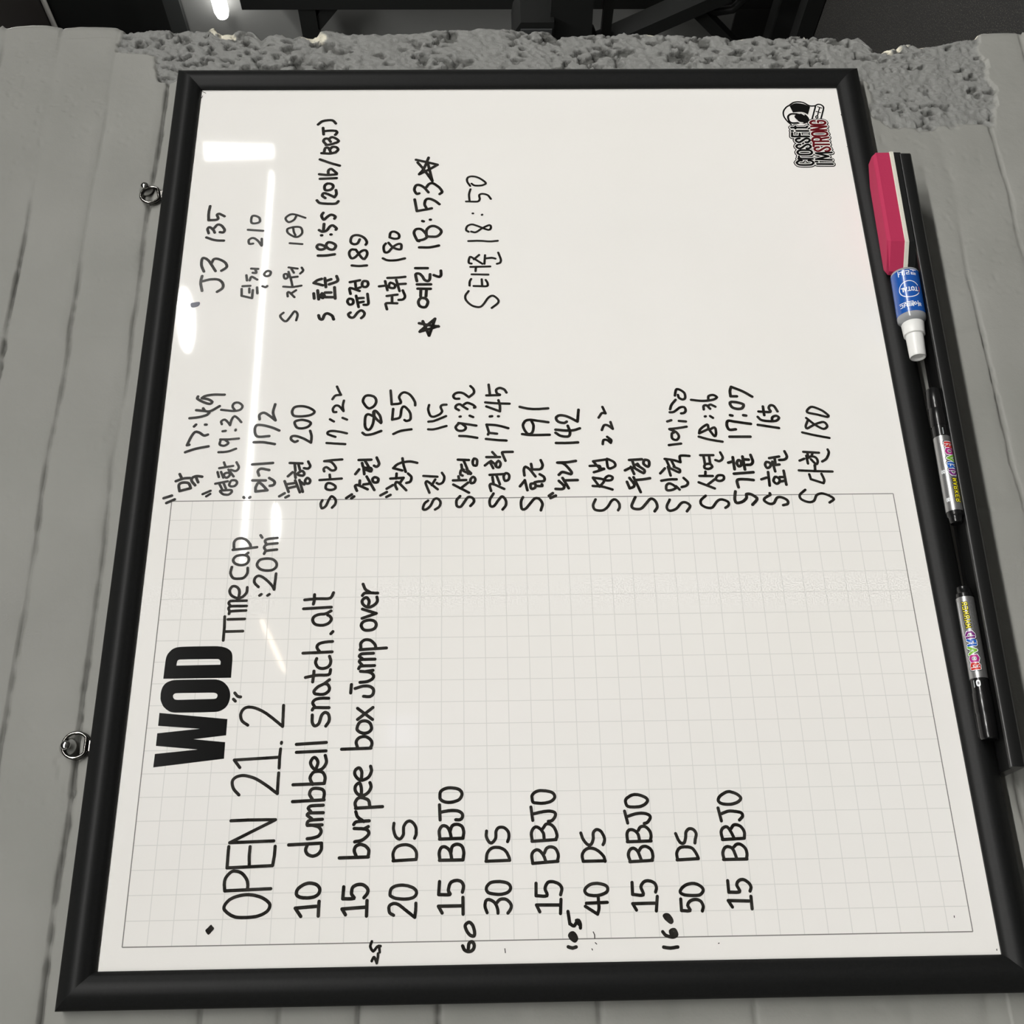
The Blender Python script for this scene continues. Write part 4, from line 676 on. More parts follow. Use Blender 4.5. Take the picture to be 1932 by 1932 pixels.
handwritten line 50 DS|27.1|s296,-4598 -91,1 -1,-16 -1,-16 -2,-16 1,-14 2,-8 7,-2 11,6 12,7 10,4 10,-3 9,-4 8,-7 7,-8 5,-10 4,-11 3,-13 1,-12 -1,-11 -3,-12 -5,-11 -6,-9 -8,-7 -11,-5 -11,-4 -11,-2 -9,1 -9,3 -9,4 -9,3;z350,-4599 8,0 8,-4 9,-6 9,-8 6,-7 6,-9 6,-9 5,-11 4,-11 3,-11 2,-12 2,-13 0,-12 -1,-12 -3,-11 -3,-11 -5,-10 -6,-10 -5,-8 -7,-8 -8,-6 -7,-4 -9,-1 -9,2 -9,6 -9,8 -7,9 -5,11 -2,13 -1,14 0,15 0,15 1,18 1,18 2,16 2,14 4,12 5,11 6,8;s609,-4595 8,-181;s613,-4599 12,1 13,2 13,1 12,-1 12,-4 11,-6 11,-7 7,-9 6,-10 3,-11 1,-12 1,-13 -1,-12 0,-12 -2,-13 -3,-12 -5,-11 -6,-8 -9,-8 -10,-6 -9,-6 -10,-5 -11,-5 -10,-4 -11,-3 -11,-3;s825,-4600 -11,-4 -12,-4 -11,-4 -11,-4 -9,-4 -11,-7 -9,-6 -5,-8 -3,-9 1,-9 5,-8 8,-5 11,-4 12,-4 12,-3 11,-2 12,-1 11,-1 10,-3 9,-6 8,-7 6,-8 4,-8 1,-9 -1,-10 -3,-10 -5,-8 -6,-7 -9,-6 -10,-5 -10,-2 -11,1 -11,3 -12,4 -10,4 -11,2 -10,2 -10,2
handwritten last line 15 BBJO directly under 50 DS|27.6|s226,-5024 51,30 -6,-172;s209,-5187 98,-1;s435,-5006 -92,0 0,-20 -1,-21 -1,-21 1,-17 3,-11 8,-3 11,4 12,6 12,7 10,3 11,-2 9,-4 8,-6 6,-7 5,-8 4,-10 1,-10 0,-10 -3,-11 -6,-12 -8,-10 -7,-9 -8,-7 -9,-6 -10,-4 -9,-2 -8,1 -9,3 -8,4 -8,4;s606,-4989 1,-199;s610,-4993 11,1 11,2 11,2 11,0 10,-1 12,-4 12,-6 10,-7 7,-8 4,-9 2,-10 -1,-10 -2,-9 -3,-8 -5,-8 -7,-6 -9,-6 -11,-5 -15,-4 -15,-5 -16,-4 -15,-4;s706,-5086 6,-7 7,-7 6,-7 4,-8 2,-9 0,-9 -2,-10 -4,-9 -7,-10 -8,-9 -10,-9 -10,-6 -11,-4 -11,-2 -11,-1 -11,0 -10,1 -10,3 -10,2 -9,3;s769,-4996 8,-188;s772,-4998 13,1 12,3 12,2 12,1 10,0 11,-3 10,-5 8,-6 6,-7 6,-11 3,-12 -2,-12 -6,-7 -8,-7 -11,-6 -11,-6 -10,-5 -12,-5 -12,-5 -13,-5 -12,-5;s859,-5080 10,-7 10,-7 7,-7 4,-10 1,-10 -1,-11 -3,-9 -4,-10 -5,-9 -7,-8 -9,-7 -11,-7 -11,-5 -12,-3 -12,-1 -13,2 -13,2 -13,3;s924,-5003 109,18;s985,-5013 5,-12 5,-13 4,-13 4,-12 2,-13 1,-12 -1,-13 -1,-13 -2,-11 -1,-12 -3,-13 -2,-12 -3,-11 -4,-8 -8,-7 -10,-3 -11,1 -7,5 -8,8 -8,9 -8,9;z1105,-4994 9,-4 10,-6 9,-8 6,-8 7,-10 6,-11 6,-11 5,-10 4,-10 2,-9 1,-9 0,-11 -3,-11 -4,-12 -4,-13 -6,-13 -5,-10 -8,-11 -9,-10 -9,-7 -9,-3 -9,3 -8,6 -9,10 -7,12 -5,10 -4,12 -4,14 -3,13 -2,14 0,14 0,15 1,14 2,14 2,11 4,12 5,10 7,7 6,5 8,2
thick handwritten 25 in the left margin|22.5|s-139,-2036 9,-4 10,-5 8,-5 2,-4 -4,-5 -8,-4 -11,-5 -11,-5 -11,-4 11,-2 11,-2 10,-2 10,-2 10,-1 10,0 10,0;s10,-2033 -10,4 -9,4 -10,3 -9,1 -11,-4 -12,-6 -9,-8 -5,-7 5,-8 10,-8 12,-9 7,-7 0,-6 -3,-6 -6,-4 -6,-2 -9,-1 -9,-1 -9,-1;s-27,-2105 1,17
thick handwritten 60 in the left margin|27.8|s-37,-2776 -8,-4 -9,-3 -8,-4 -7,-6 -5,-8 -4,-9 -3,-10 0,-9 1,-9 3,-9 5,-8 5,-6 8,-5 8,-3 10,-2 8,0 11,3 9,6 6,7 0,9 -4,9 -8,8 -8,3 -10,1 -11,1 -11,1;z121,-2799 8,-5 8,-9 5,-9 2,-9 -2,-7 -5,-8 -8,-7 -9,-7 -9,-4 -11,-4 -11,-3 -11,-3 -10,-1 -12,-1 -11,2 -7,4 -2,9 3,12 6,12 8,8 9,8 11,7 10,6 10,4 10,4 10,2
thick handwritten 105 in the left margin|27.9|s-59,-3642 -3,-8 -3,-9 -2,-9 -2,-8 2,-11 3,-10 3,-10;s214,-3652 -96,-11 -5,-9 -7,-9 -4,-9 0,-9 6,-6 10,-7 11,-6 10,-6 5,-6 -2,-8 -10,-7 -12,-4 -8,-1 -9,0 -10,1 -9,0;s143,-3719 -31,-20;P28,-3643 10,-3 9,-6 7,-8 5,-9 2,-10 0,-10 -4,-9 -7,-9 -10,-7 -8,-5 -10,-4 -10,-3 -9,-1 -11,3 -9,6 -7,7 -4,7 -1,7 2,8 4,8 6,8 7,9 7,7 8,5 8,5 8,3
thick handwritten 160 in the left margin|28.0|s-75,-4425 -2,-11 -2,-11 -2,-12 -1,-11 -1,-11 1,-12 1,-12 2,-12 2,-12 1,-13;s43,-4427 -8,-6 -7,-5 -8,-6 -6,-9 -4,-10 -4,-12 -3,-13 -2,-12 0,-10 2,-11 4,-9 6,-7 6,-4 10,0 11,4 11,5 6,6 1,11 -4,14 -7,9 -8,1 -11,-3 -11,-3;s34,-4498 -7,-22;P169,-4436 7,-4 7,-7 4,-9 2,-10 -1,-12 -3,-11 -6,-7 -8,-8 -9,-6 -9,-6 -8,-4 -10,-3 -9,-1 -7,0 -9,5 -6,7 -3,8 1,9 4,9 7,9 6,7 7,8 7,8 8,6 9,6 10,5
first handwritten score in the middle column, 17:49|28.9|s4033,80 27,-75;s3982,49 37,-75;s4107,-65 16,4 18,5 16,3 13,1 13,-5 8,-9 5,-12 2,-11 1,-14 -1,-15 -2,-14 -5,-11 -10,-9 -14,-7 -15,-5 -15,-5 -29,104;s4214,-19 6,-14 6,-14 6,-14 5,-14 4,-13 3,-13 1,-13 1,-13 0,-12 1,-13;s4242,-74 48,25;s4168,-209 13,10 12,12 13,10 11,6 11,3 11,-1 9,-6 7,-7 5,-10 4,-11 2,-12 0,-12 -2,-14 -2,-14 -3,-14;s4200,-235 48,22;s4528,-79 8,-18 7,-18 7,-18 7,-19 7,-21 6,-24 6,-25 5,-26 5,-27 5,-26;s4610,-111 -4,22 20,-7 22,-7 21,-7 19,-7 17,-7 15,-7 14,-8 11,-8 7,-9 3,-10 -2,-11 -4,-12 -5,-11 -8,-12 -10,-12 -9,-12 -5,-11 0,-13 5,-12 5,-12;s4815,-139 21,-18;s4834,-247 0,-13;s4909,-86 2,-20 2,-21 2,-20 3,-19 3,-18 4,-17 5,-16 5,-15 5,-13 5,-11 8,-8 8,-6 9,-6;s5000,-144 -2,-16 -2,-16 -2,-16 -2,-16 -2,-14 -2,-16 -4,-14 -1,-14 3,-16 7,-16 11,-18 13,-19 14,-19 13,-19;s4992,-230 28,19;s5157,-147 -9,3 -9,3 -8,-2 -8,-10 -9,-13 -10,-17 -9,-16 -7,-15 -7,-16 -6,-17 -4,-15 -1,-12 5,-12 9,-7 9,-2 7,6 8,9 7,12 7,13 4,12 3,13 3,14 2,15 3,14 8,-8 8,-9 7,-11 4,-12 4,-14 3,-17 3,-18 2,-19 1,-21 0,-23 -1,-25 -1,-24 0,-24
second handwritten score in the middle column, 19:36|25.4|s4072,-290 35,-73;s4048,-327 26,-36;z4094,-459 -8,-7 -10,-11 -8,-12 -3,-12 -2,-14 -1,-13 2,-12 5,-9 8,-9 8,-7 8,-4 8,0 8,4 4,8 0,16 -1,22 -2,25 -2,21 -2,15 -5,2;s4182,-403 25,-118;s4190,-437 -79,-42;s4197,-479 -70,-31;z4172,-538 10,-2 13,-4 11,-5 9,-7 3,-10 1,-12 -2,-12 -3,-9 -8,-8 -11,-5 -11,0 -11,4 -10,9 -7,9 -4,12 -1,13 1,11 5,8 6,6;s4308,-414 -54,-17;s4309,-448 -62,-27;z4291,-486 6,-10 3,-13 -1,-12 -5,-8 -8,-7 -10,-1 -11,5 -12,11 -7,10 1,11 6,12 8,7 10,2 11,-1;s4333,-518 -75,-56;s4350,-427 23,-133;s4413,-468 -48,-19;s4413,-590 -15,-8 -15,-9 -14,-7 -13,-3 -12,2 -12,6 -9,8 -5,10 -1,10 4,13 5,14 5,13;s4525,-405 1,-18 0,-19 1,-18 2,-18 3,-17 4,-17 6,-15 7,-16 7,-15 6,-16;s4667,-411 -1,-14 0,-14 0,-14 0,-15 0,-16 1,-20 2,-21 2,-23 2,-23 2,-22;s4660,-416 -13,3 -14,3 -12,2 -10,-2 -7,-8 -5,-11 -3,-13 0,-12 4,-12 8,-12 9,-11 9,-4 9,4 10,10 9,12 10,12;s4758,-426 5,-30;s4766,-552 9,-2;s4837,-412 11,4 11,5 9,0 10,-8 9,-13 2,-13 -6,-10 -10,-11 -12,-10 -10,-9 -9,-6 -8,-6 -9,-5 15,-2 16,-2 14,-2 14,-4 13,-5 13,-6 10,-7 6,-8 -2,-9 -6,-10 -9,-10 -9,-10 -9,-8 -11,-9 -11,-8 -11,-9;s5001,-392 -3,-26 -4,-27 -3,-27 -3,-24 -1,-22 1,-15 1,-15 3,-14 4,-11 5,-10 9,-9 11,-6 11,-3 11,0 11,6 11,10 9,12 6,11 3,11 0,12 -2,12 -5,9 -10,9 -15,6 -15,0 -11,-4 -10,-8 -11,-9 -11,-8
third handwritten score in the middle column, 172|28.8|s4096,-798 13,1 12,1 13,1 12,-3 13,-5 16,-6 11,-9 1,-13 -8,-13 -15,-16 -19,-17 -21,-17 -18,-17 -12,113;s4214,-759 -2,-129;s4238,-921 -10,-14 -9,-16 -10,-13 -10,-9 -13,-4 -13,2 -9,7 -6,10 -2,13 -2,14;s4265,-820 13,5 13,5 12,4 10,0 12,-5 10,-10 5,-14 -1,-13 -2,-15 -5,-17 -4,-18 -4,-17;s4387,-745 14,-201;s4035,-688 -7,-5;s4028,-743 7,-7;s4632,-742 0,-19 0,-18 1,-18 -1,-20 -1,-20 -3,-21 -5,-23 -4,-24 -5,-23 -5,-23;s4699,-891 -2,25 -3,26 -2,26 0,22 4,18 9,12 14,8 15,6 16,3 14,1 17,1 16,-2 14,-5 10,-8 4,-10 1,-12 -1,-14 -2,-15 -3,-15 -3,-17 -5,-18 -6,-19 -6,-19 -6,-17 -6,-15 -7,-15 -7,-14 -7,-14 -7,-14;s4889,-783 14,2 13,3 13,1 11,-2 9,-7 8,-11 5,-12 1,-13 -4,-12 -7,-13 -11,-14 -11,-15 -9,-12 -11,-13 -12,-14 -12,-13 -11,-14 18,7 17,7 18,7 18,6 18,3 18,0 19,-3 19,-4 19,-4 20,-4
fourth handwritten score in the middle column, 200|27.7|s4040,-1030 33,-50;s4027,-1091 18,-30;s4202,-1072 -116,-45;s4168,-1088 13,-86;s4126,-1109 19,-77;s4209,-1174 -128,-52;s4213,-1215 -128,-39;s4200,-1219 -36,-45;z4202,-1270 12,-3 13,-8 7,-8 -3,-11 -9,-11 -11,-7 -11,-2 -13,3 -9,5 -4,9 -1,12 3,9 6,7 10,4;s4254,-1101 44,-43;s4293,-1165 -56,-11;z4283,-1193 8,-8 9,-11 8,-13 3,-10 -5,-10 -11,-9 -11,-4 -9,0 -9,5 -6,8 0,10 2,12 3,13 4,9 6,7;s4399,-1111 -6,-123;s4390,-1159 -77,-11;s4390,-1195 -65,-18;s4413,-1290 -13,-6 -13,-7 -12,-6 -11,-3 -12,3 -10,8 -6,9 -1,12 3,13 3,14;s4642,-1174 -5,9 -5,10 -1,10 5,9 7,11 9,10 9,7 11,2 12,-2 8,-6 4,-8 2,-10 0,-12 -2,-12 -3,-13 -5,-15 -6,-15 -7,-16 -7,-16 -8,-15 -10,-15 -9,-15 -10,-15 -10,-15 18,-1 18,-2 18,0 17,0 16,3 15,4 16,5 15,5;z4844,-1133 10,-1 7,-5 6,-8 4,-11 4,-15 3,-16 1,-16 -2,-14 -3,-14 -4,-15 -4,-14 -5,-10 -6,-11 -8,-8 -9,-3 -9,2 -10,6 -10,8 -9,10 -6,12 -6,15 -4,16 -2,15 0,14 1,14 4,13 6,11 11,9 14,7 14,6;z4945,-1107 10,4 11,2 13,0 11,-3 12,-4 12,-6 9,-9 5,-11 4,-12 2,-14 1,-15 0,-14 -1,-15 -2,-15 -4,-16 -5,-15 -5,-14 -8,-15 -9,-15 -10,-14 -10,-11 -9,-5 -11,1 -10,7 -9,12 -8,13 -5,15 -4,17 -3,19 -2,20 -2,17 0,17 0,16 1,16 2,14 2,11 5,10 8,7
fifth handwritten score in the middle column, 17:22|26.5|s3994,-1448 -12,6 -12,6 -13,3 -13,-1 -15,-2 -12,-5 -8,-5 0,-8 5,-10 8,-10 10,-9 11,-6 13,-5 14,-5 13,-4 12,-5 13,-7 12,-6 10,-7 4,-7 -3,-10 -8,-10 -10,-10 -11,-7 -11,-4 -12,-2 -12,1 -12,3 -11,5 -10,8 -10,9 -10,8;z4120,-1474 11,2 14,-1 13,-3 10,-5 7,-9 2,-12 -2,-13 -4,-13 -8,-15 -10,-13 -8,-9 -12,-4 -11,1 -9,7 -5,10 -3,13 -2,14 0,13 3,15 5,13;s4210,-1411 14,-214;s4217,-1513 51,7;s4304,-1452 9,4 9,3 8,0 9,-5 8,-10 2,-12 -6,-11 -11,-14 -12,-14 -7,-13 -1,-14 3,-13 6,-8 9,-4 11,0 12,5 10,6 12,8 12,10 11,10 8,11 5,12 2,13 1,14 0,14 1,13 2,-14 2,-13 2,-14 2,-15 2,-16 2,-19 1,-20 1,-21 2,-22 1,-21;s4616,-1461 -2,-19 -1,-19 -2,-19 -2,-19 -1,-18 -1,-18 -2,-18 -1,-18 -1,-18 -2,-18;s4683,-1545 6,16 6,18 7,16 6,15 5,10 8,5 9,0 8,-4 6,-9 4,-12 2,-15 0,-13 -1,-14 -2,-15 -3,-16 -3,-16 -3,-15 -4,-16 -4,-16 -5,-15 -4,-16;s4882,-1483 -26,-40;s4897,-1608 -21,-45;s4964,-1542 -1,10 0,10 3,7 9,5 12,3 13,0 13,-5 14,-9 9,-9 3,-12 -1,-13 -7,-13 -8,-8 -11,-10 -13,-9 -13,-10 -13,-9 15,2 15,4 15,2 15,1 15,-1 15,-2 16,-3 15,-3;s5111,-1498 11,-6 12,-6 11,-7 8,-9 5,-12 1,-14 1,-15 1,-14 14,6 14,7 15,7 13,6 14,5 13,6 14,6
sixth handwritten score in the middle column, 180|28.9|s4014,-1677 38,-52;s4010,-1727 20,-25;s4091,-1777 13,6 14,6 13,5 10,2 8,-5 4,-8 -1,-11 -5,-15 -9,-19 -11,-21 -11,-22 -11,-21;s4150,-1800 50,-2;s4243,-1867 -146,-78;s4157,-1839 8,-50;z4211,-1924 10,-4 9,-8 5,-9 -2,-12 -6,-14 -9,-9 -12,-2 -14,3 -11,5 -4,10 0,14 3,11 8,8 12,5;s4270,-1756 51,-35;s4391,-1818 -13,-3 -14,-3 -13,-5 -9,-8 -4,-12 -1,-15 0,-17 -1,-15 -3,-10 -11,-7 -14,1 -9,5 0,8 4,11 6,13 4,12;s4338,-1834 -69,-9;s4424,-1784 2,-123;s4423,-1842 -90,-50;s4449,-1960 -15,-5 -14,-7 -15,-6 -13,-5 -11,-2 -15,4 -11,8 -6,9 0,9 5,10 6,9;s4726,-1812 -9,-10 -9,-10 -6,-13 0,-10 0,-13 2,-13 2,-14 4,-15 5,-16 7,-17 8,-18 7,-18 8,-17;s4834,-1992 12,12 12,13 12,12 12,11 12,9 15,9 15,7 13,4 12,2 14,-2 10,-8 1,-10 -5,-8 -10,-10 -13,-10 -14,-10 -13,-8 -14,-5 -15,-4 -16,-2 -16,-3 -15,-2;s4945,-1923 -23,2 -23,1 -23,1 -22,2 -19,3 -17,4 -15,5 -14,6 -11,6 -9,6 -8,9 -3,11 3,9 6,7 9,7 13,6 14,4 17,2 22,0 23,0 22,-1 16,-2 16,-5 11,-8 5,-12 -2,-12 -6,-14 -9,-15 -7,-15;s5026,-1837 15,10 15,9 16,9 14,4 15,-1 15,-4 13,-6 11,-8 7,-9 4,-11 2,-12 -1,-13 -2,-13 -5,-15 -6,-14 -9,-10 -10,-8 -13,-6 -13,-3 -14,-1 -13,2 -14,5 -14,7 -11,8 -9,10 -8,12 -6,12 -3,10 2,11 7,9 7,9
seventh handwritten score in the middle column, 155|27.8|s4038,-2006 36,-61;s4021,-2064 22,-39;s4109,-2065 39,-59;s4102,-2165 11,5 11,6 12,4 10,3 14,0 12,-4 8,-5 0,-8 -4,-11 -8,-10 -12,-11 -15,-14 -17,-15 -17,-15 -16,-14;s4169,-2192 46,-28;s4218,-2099 7,-128;s4218,-2155 54,-3;s4271,-2270 -10,-9 -9,-10 -10,-9 -10,-5 -12,-1 -13,2 -13,4 -10,5 -8,11 -3,14 -4,13;s4391,-2204 -5,11 -5,12 -5,11 -7,10 -8,10 -10,9 -10,8 -10,9 -26,-88;s4438,-2213 -16,-2 -15,-2 -15,-3 -15,-2 -15,-3 -15,-4 -14,-4 -15,-5 -15,-4 -14,-5;s4397,-2228 1,-15 3,-16 1,-15 0,-16 -2,-13 -3,-14 -3,-13 -4,-14 -4,-14;s4709,-2118 7,-14 8,-13 7,-14 6,-14 6,-17 4,-19 4,-21 3,-22 3,-22 3,-22;s4994,-2111 -123,8 4,-14 4,-16 3,-16 4,-13 5,-11 9,-8 11,-3 14,-3 15,-2 19,-1 19,-2 15,-3 13,-6 11,-8 3,-10 -4,-10 -11,-12 -13,-11 -11,-9 -12,-9 -14,-7 -14,-6 -17,-3 -19,-1 -18,0 -14,3 -11,10 -5,15 -3,12 2,8 5,6 5,7;s5206,-2081 -160,-14 2,-20 2,-21 1,-20 4,-17 6,-11 13,-3 18,6 19,9 17,4 13,-3 11,-5 10,-7 8,-7 8,-11 5,-12 0,-14 -4,-13 -6,-13 -9,-14 -12,-13 -12,-10 -16,-11 -17,-10 -17,-8 -14,-7 -15,-4 -14,-1 -15,0
eighth handwritten score in the middle column, 115|26.4|s3978,-2467 -8,9 -7,10 -8,9 -10,7 -14,6 -15,5 -15,2 -11,0 -7,-6 -2,-10 2,-11 6,-10 8,-11 11,-11 12,-11 13,-7 16,-8 16,-6 14,-7 10,-7 8,-12 3,-12 -3,-12 -6,-8 -10,-9 -11,-7 -11,-3 -12,-1 -12,3 -13,4 -10,6 -9,8 -7,10 -7,11 -7,11;s4062,-2479 22,8 23,9 23,9 20,7 15,4 11,-2 8,-6 1,-9 -11,-14 -17,-20 -20,-22 -21,-23 -19,-22;s4142,-2502 62,-34;s4243,-2420 -10,-136;s4275,-2601 -11,-6 -12,-8 -11,-6 -13,-3 -14,0 -15,3 -15,5 -12,6 -10,11 -6,13 -3,12 2,9 5,7 5,8;s4758,-2463 -1,-14 -1,-14 0,-14 2,-16 4,-20 7,-25 9,-26 8,-27 8,-26;s4844,-2465 2,-14 1,-13 1,-13 4,-16 8,-19 10,-24 12,-26 12,-26 12,-25;s5035,-2471 -13,3 -13,3 -13,3 -15,0 -17,-3 -19,-5 -18,-6 -14,-7 -10,-11 -3,-12 0,-14 3,-11 6,-13 6,-13 8,-13 6,-10 10,-10 12,-8 12,-4 14,4 15,7 14,4 11,-1 10,-5 6,-9 3,-8 1,-11 0,-12 0,-12
ninth handwritten score in the middle column, 19:32|27.8|s4022,-2777 -11,9 -10,10 -10,9 -12,6 -16,3 -17,0 -17,-2 -12,-4 -8,-10 -3,-13 3,-13 6,-7 10,-7 11,-7 12,-8 12,-7 14,-9 15,-9 12,-9 8,-9 4,-11 -2,-12 -5,-11 -5,-9 -11,-9 -13,-5 -14,0 -11,5 -12,9 -12,11 -12,10;s4146,-2712 -88,-151;s4107,-2786 59,-69;s4191,-2709 3,-128;s4195,-2769 40,7;z4200,-2879 12,-7 11,-11 4,-9 -4,-9 -11,-8 -11,-3 -12,1 -13,5 -10,7 -5,9 -2,11 2,9 10,5 15,2;s4242,-2802 5,9 4,8 8,5 13,0 15,-3 12,-4 5,-8 1,-9 2,-9;s4362,-2791 -16,-3 -17,-1 -16,-3 -14,-8 -10,-11 -8,-14 -8,-17 -8,-17 -7,-16;s4417,-2757 -5,-108;s4408,-2814 -94,-35;z4387,-2902 14,-2 15,-5 10,-7 0,-9 -5,-12 -10,-8 -13,-2 -17,1 -16,2 -11,4 -5,8 1,12 4,9 8,5 12,3;s4310,-2842 -12,-12 -13,-14 -11,-11 -8,-6 -5,4 1,13 0,12;s4680,-2773 -1,-15 0,-16 -1,-15 -1,-16 -2,-17 -3,-18 -3,-20 -4,-20 -4,-20 -4,-20;s4826,-2765 -3,-17 -3,-18 -3,-18 -3,-17 -3,-18 -3,-18 -3,-18 -4,-17 -3,-18 -3,-18;s4820,-2765 -11,9 -11,9 -11,8 -11,3 -10,-3 -11,-6 -9,-9 -6,-10 -3,-12 0,-14 1,-14 4,-12 8,-12 12,-8 13,-2 10,5 10,9 10,12 11,11;s4898,-2778 2,-8;s4908,-2878 -16,-34;s4972,-2770 8,12 7,13 8,8 11,1 12,-2 10,-7 7,-9 5,-13 0,-13 -5,-10 -8,-9 -9,-9 -8,-10 -7,-9 -6,-9 -7,-9 -6,-10;s5037,-2821 8,-11 8,-11 3,-12 -2,-12 -6,-14 -7,-14 -6,-12 -10,-13 -11,-10 -8,-5 -4,3 -3,9;s5104,-2773 0,11 -1,12 1,11 3,9 9,9 12,6 13,0 9,-5 10,-8 8,-11 5,-12 3,-13 0,-16 -2,-16 -6,-15 -6,-12 -10,-12 -10,-12 -11,-12 -10,-12 5,-7 6,-7 7,-8 10,-11 12,-12 12,-7 14,-2 16,3 14,6 11,7 11,11 11,10
tenth handwritten score in the middle column, 17:45|27.7|s4046,-3101 -15,8 -14,9 -14,9 -14,7 -14,5 -17,2 -18,-1 -16,-3 -10,-4 -7,-10 0,-12 6,-12 9,-9 13,-9 14,-9 15,-9 12,-9 12,-9 13,-10 9,-8 3,-9 -4,-10 -10,-9 -13,-9 -13,-6 -12,-3 -14,-1 -14,1 -13,3 -12,6 -11,8 -11,9 -11,9;s4073,-3078 17,4 17,5 16,3 12,0 10,-5 5,-10 -1,-12 -6,-17 -11,-22 -13,-25 -13,-25 -12,-24;s4221,-3094 -78,-10;s4247,-3067 7,-137;s4247,-3131 -103,-34;z4228,-3203 15,-5 14,-8 7,-10 -1,-11 -7,-12 -11,-7 -11,-3 -13,1 -14,2 -10,4 -10,10 -6,14 0,11 8,6 13,5 14,2;s4350,-3022 39,-46;s4391,-3070 -71,-33;z4358,-3126 11,-5 13,-8 11,-9 6,-8 -5,-9 -13,-8 -14,-4 -14,2 -15,6 -9,7 -2,10 3,11 5,8 7,5 7,3;s4399,-3083 -47,-50;s4442,-3038 -1,-133;s4497,-3097 -48,-38;s4399,-3225 19,7 21,8 19,7 17,6 13,3 6,-3 2,-9 0,-10 1,-13 0,-16 0,-18 0,-18 0,-17;s4644,-3037 -3,-22 -3,-22 -3,-22 -2,-22 -3,-21 -2,-19 -1,-19 -1,-19 -1,-18 -2,-19;s4693,-3058 11,-4 6,-6 0,-11 -2,-15 -2,-18 -3,-18 -2,-17;s4714,-3068 91,23 -2,-21 -1,-20 -1,-21 -2,-20 -4,-22 -5,-22 -6,-22 -7,-23 -8,-23 -7,-22;s4897,-3079 3,-23;s4898,-3162 0,-7;s5012,-3046 -58,-135 16,-1 15,-1 16,0 15,0 17,3 16,3 17,4 17,4;s5059,-3036 -3,-24 -2,-23 -3,-23 -2,-23 -2,-24 -2,-25 -1,-25 -1,-26 -1,-26 -1,-25;s5140,-3048 0,-30 1,-33 0,-31 0,-27 2,-16 4,0 6,16 9,13 13,6 16,3 13,-2 10,-9 8,-14 3,-15 -2,-11 -5,-12 -6,-12 -7,-10 -11,-8 -12,-6 -12,-6;s5265,-3073 -119,-11
eleventh handwritten score in the middle column, 191|28.7|s4003,-3386 -11,6 -10,5 -11,5 -14,3 -14,2 -18,0 -18,-1 -16,-2 -11,-4 -7,-9 0,-13 7,-13 7,-9 10,-8 12,-10 12,-9 12,-9 11,-9 12,-9 12,-9 10,-9 8,-9 5,-11 1,-11 -2,-11 -5,-10 -9,-10 -14,-10 -15,-8 -16,-4 -13,0 -13,3 -14,5 -15,5 -14,4;s4120,-3360 63,-49;s4186,-3409 -109,-22;z4107,-3464 12,1 15,0 11,-4 3,-9 1,-12 -1,-13 -4,-8 -10,-4 -15,1 -13,4 -8,9 -5,11 -2,10 4,9;s4122,-3523 -1,-15 -1,-15 0,-14 1,-10 8,-1 11,4;s4162,-3506 6,-25;s4248,-3557 -7,-12 -8,-12 -7,-10 -9,-7 -14,-5 -15,0 -11,6 -4,11 -2,15 0,16 -1,16;s4237,-3407 16,2 17,1 17,2 13,-1 14,-3 12,-6 5,-9 -3,-8 -7,-11 -10,-12 -12,-11 -12,-10 -15,-10 -16,-10 -16,-11 -15,-10;s4362,-3476 -63,-9;s4402,-3572 -14,-5 -15,-6 -14,-4 -13,-2 -12,3 -12,4 -10,7 -7,10 -4,13 0,15 0,17 0,17;s4694,-3398 -2,-15 -3,-14 -3,-15 -2,-16 -1,-17 -1,-32 0,-38 0,-42 1,-43 0,-41;s4836,-3428 -13,8 -14,8 -15,4 -14,-2 -15,-3 -16,-6 -14,-6 -12,-7 -12,-8 -10,-8 -6,-9 -2,-10 2,-12 5,-10 10,-9 11,-5 15,-5 17,-3 17,-2 15,-1 15,2 14,5 14,7 14,5;s4811,-3412 12,-7 12,-7 9,-10 5,-9 3,-10 2,-12 1,-13 -1,-15 -3,-17 -3,-19 -4,-19 -3,-19 -3,-19 -3,-18 -3,-19 -4,-19 -3,-19;s5004,-3382 -5,-18 -5,-17 -4,-17 -5,-18 -3,-18 -2,-17 -2,-17 -1,-18 0,-18 0,-19 0,-20 2,-22 2,-22 1,-22 2,-22
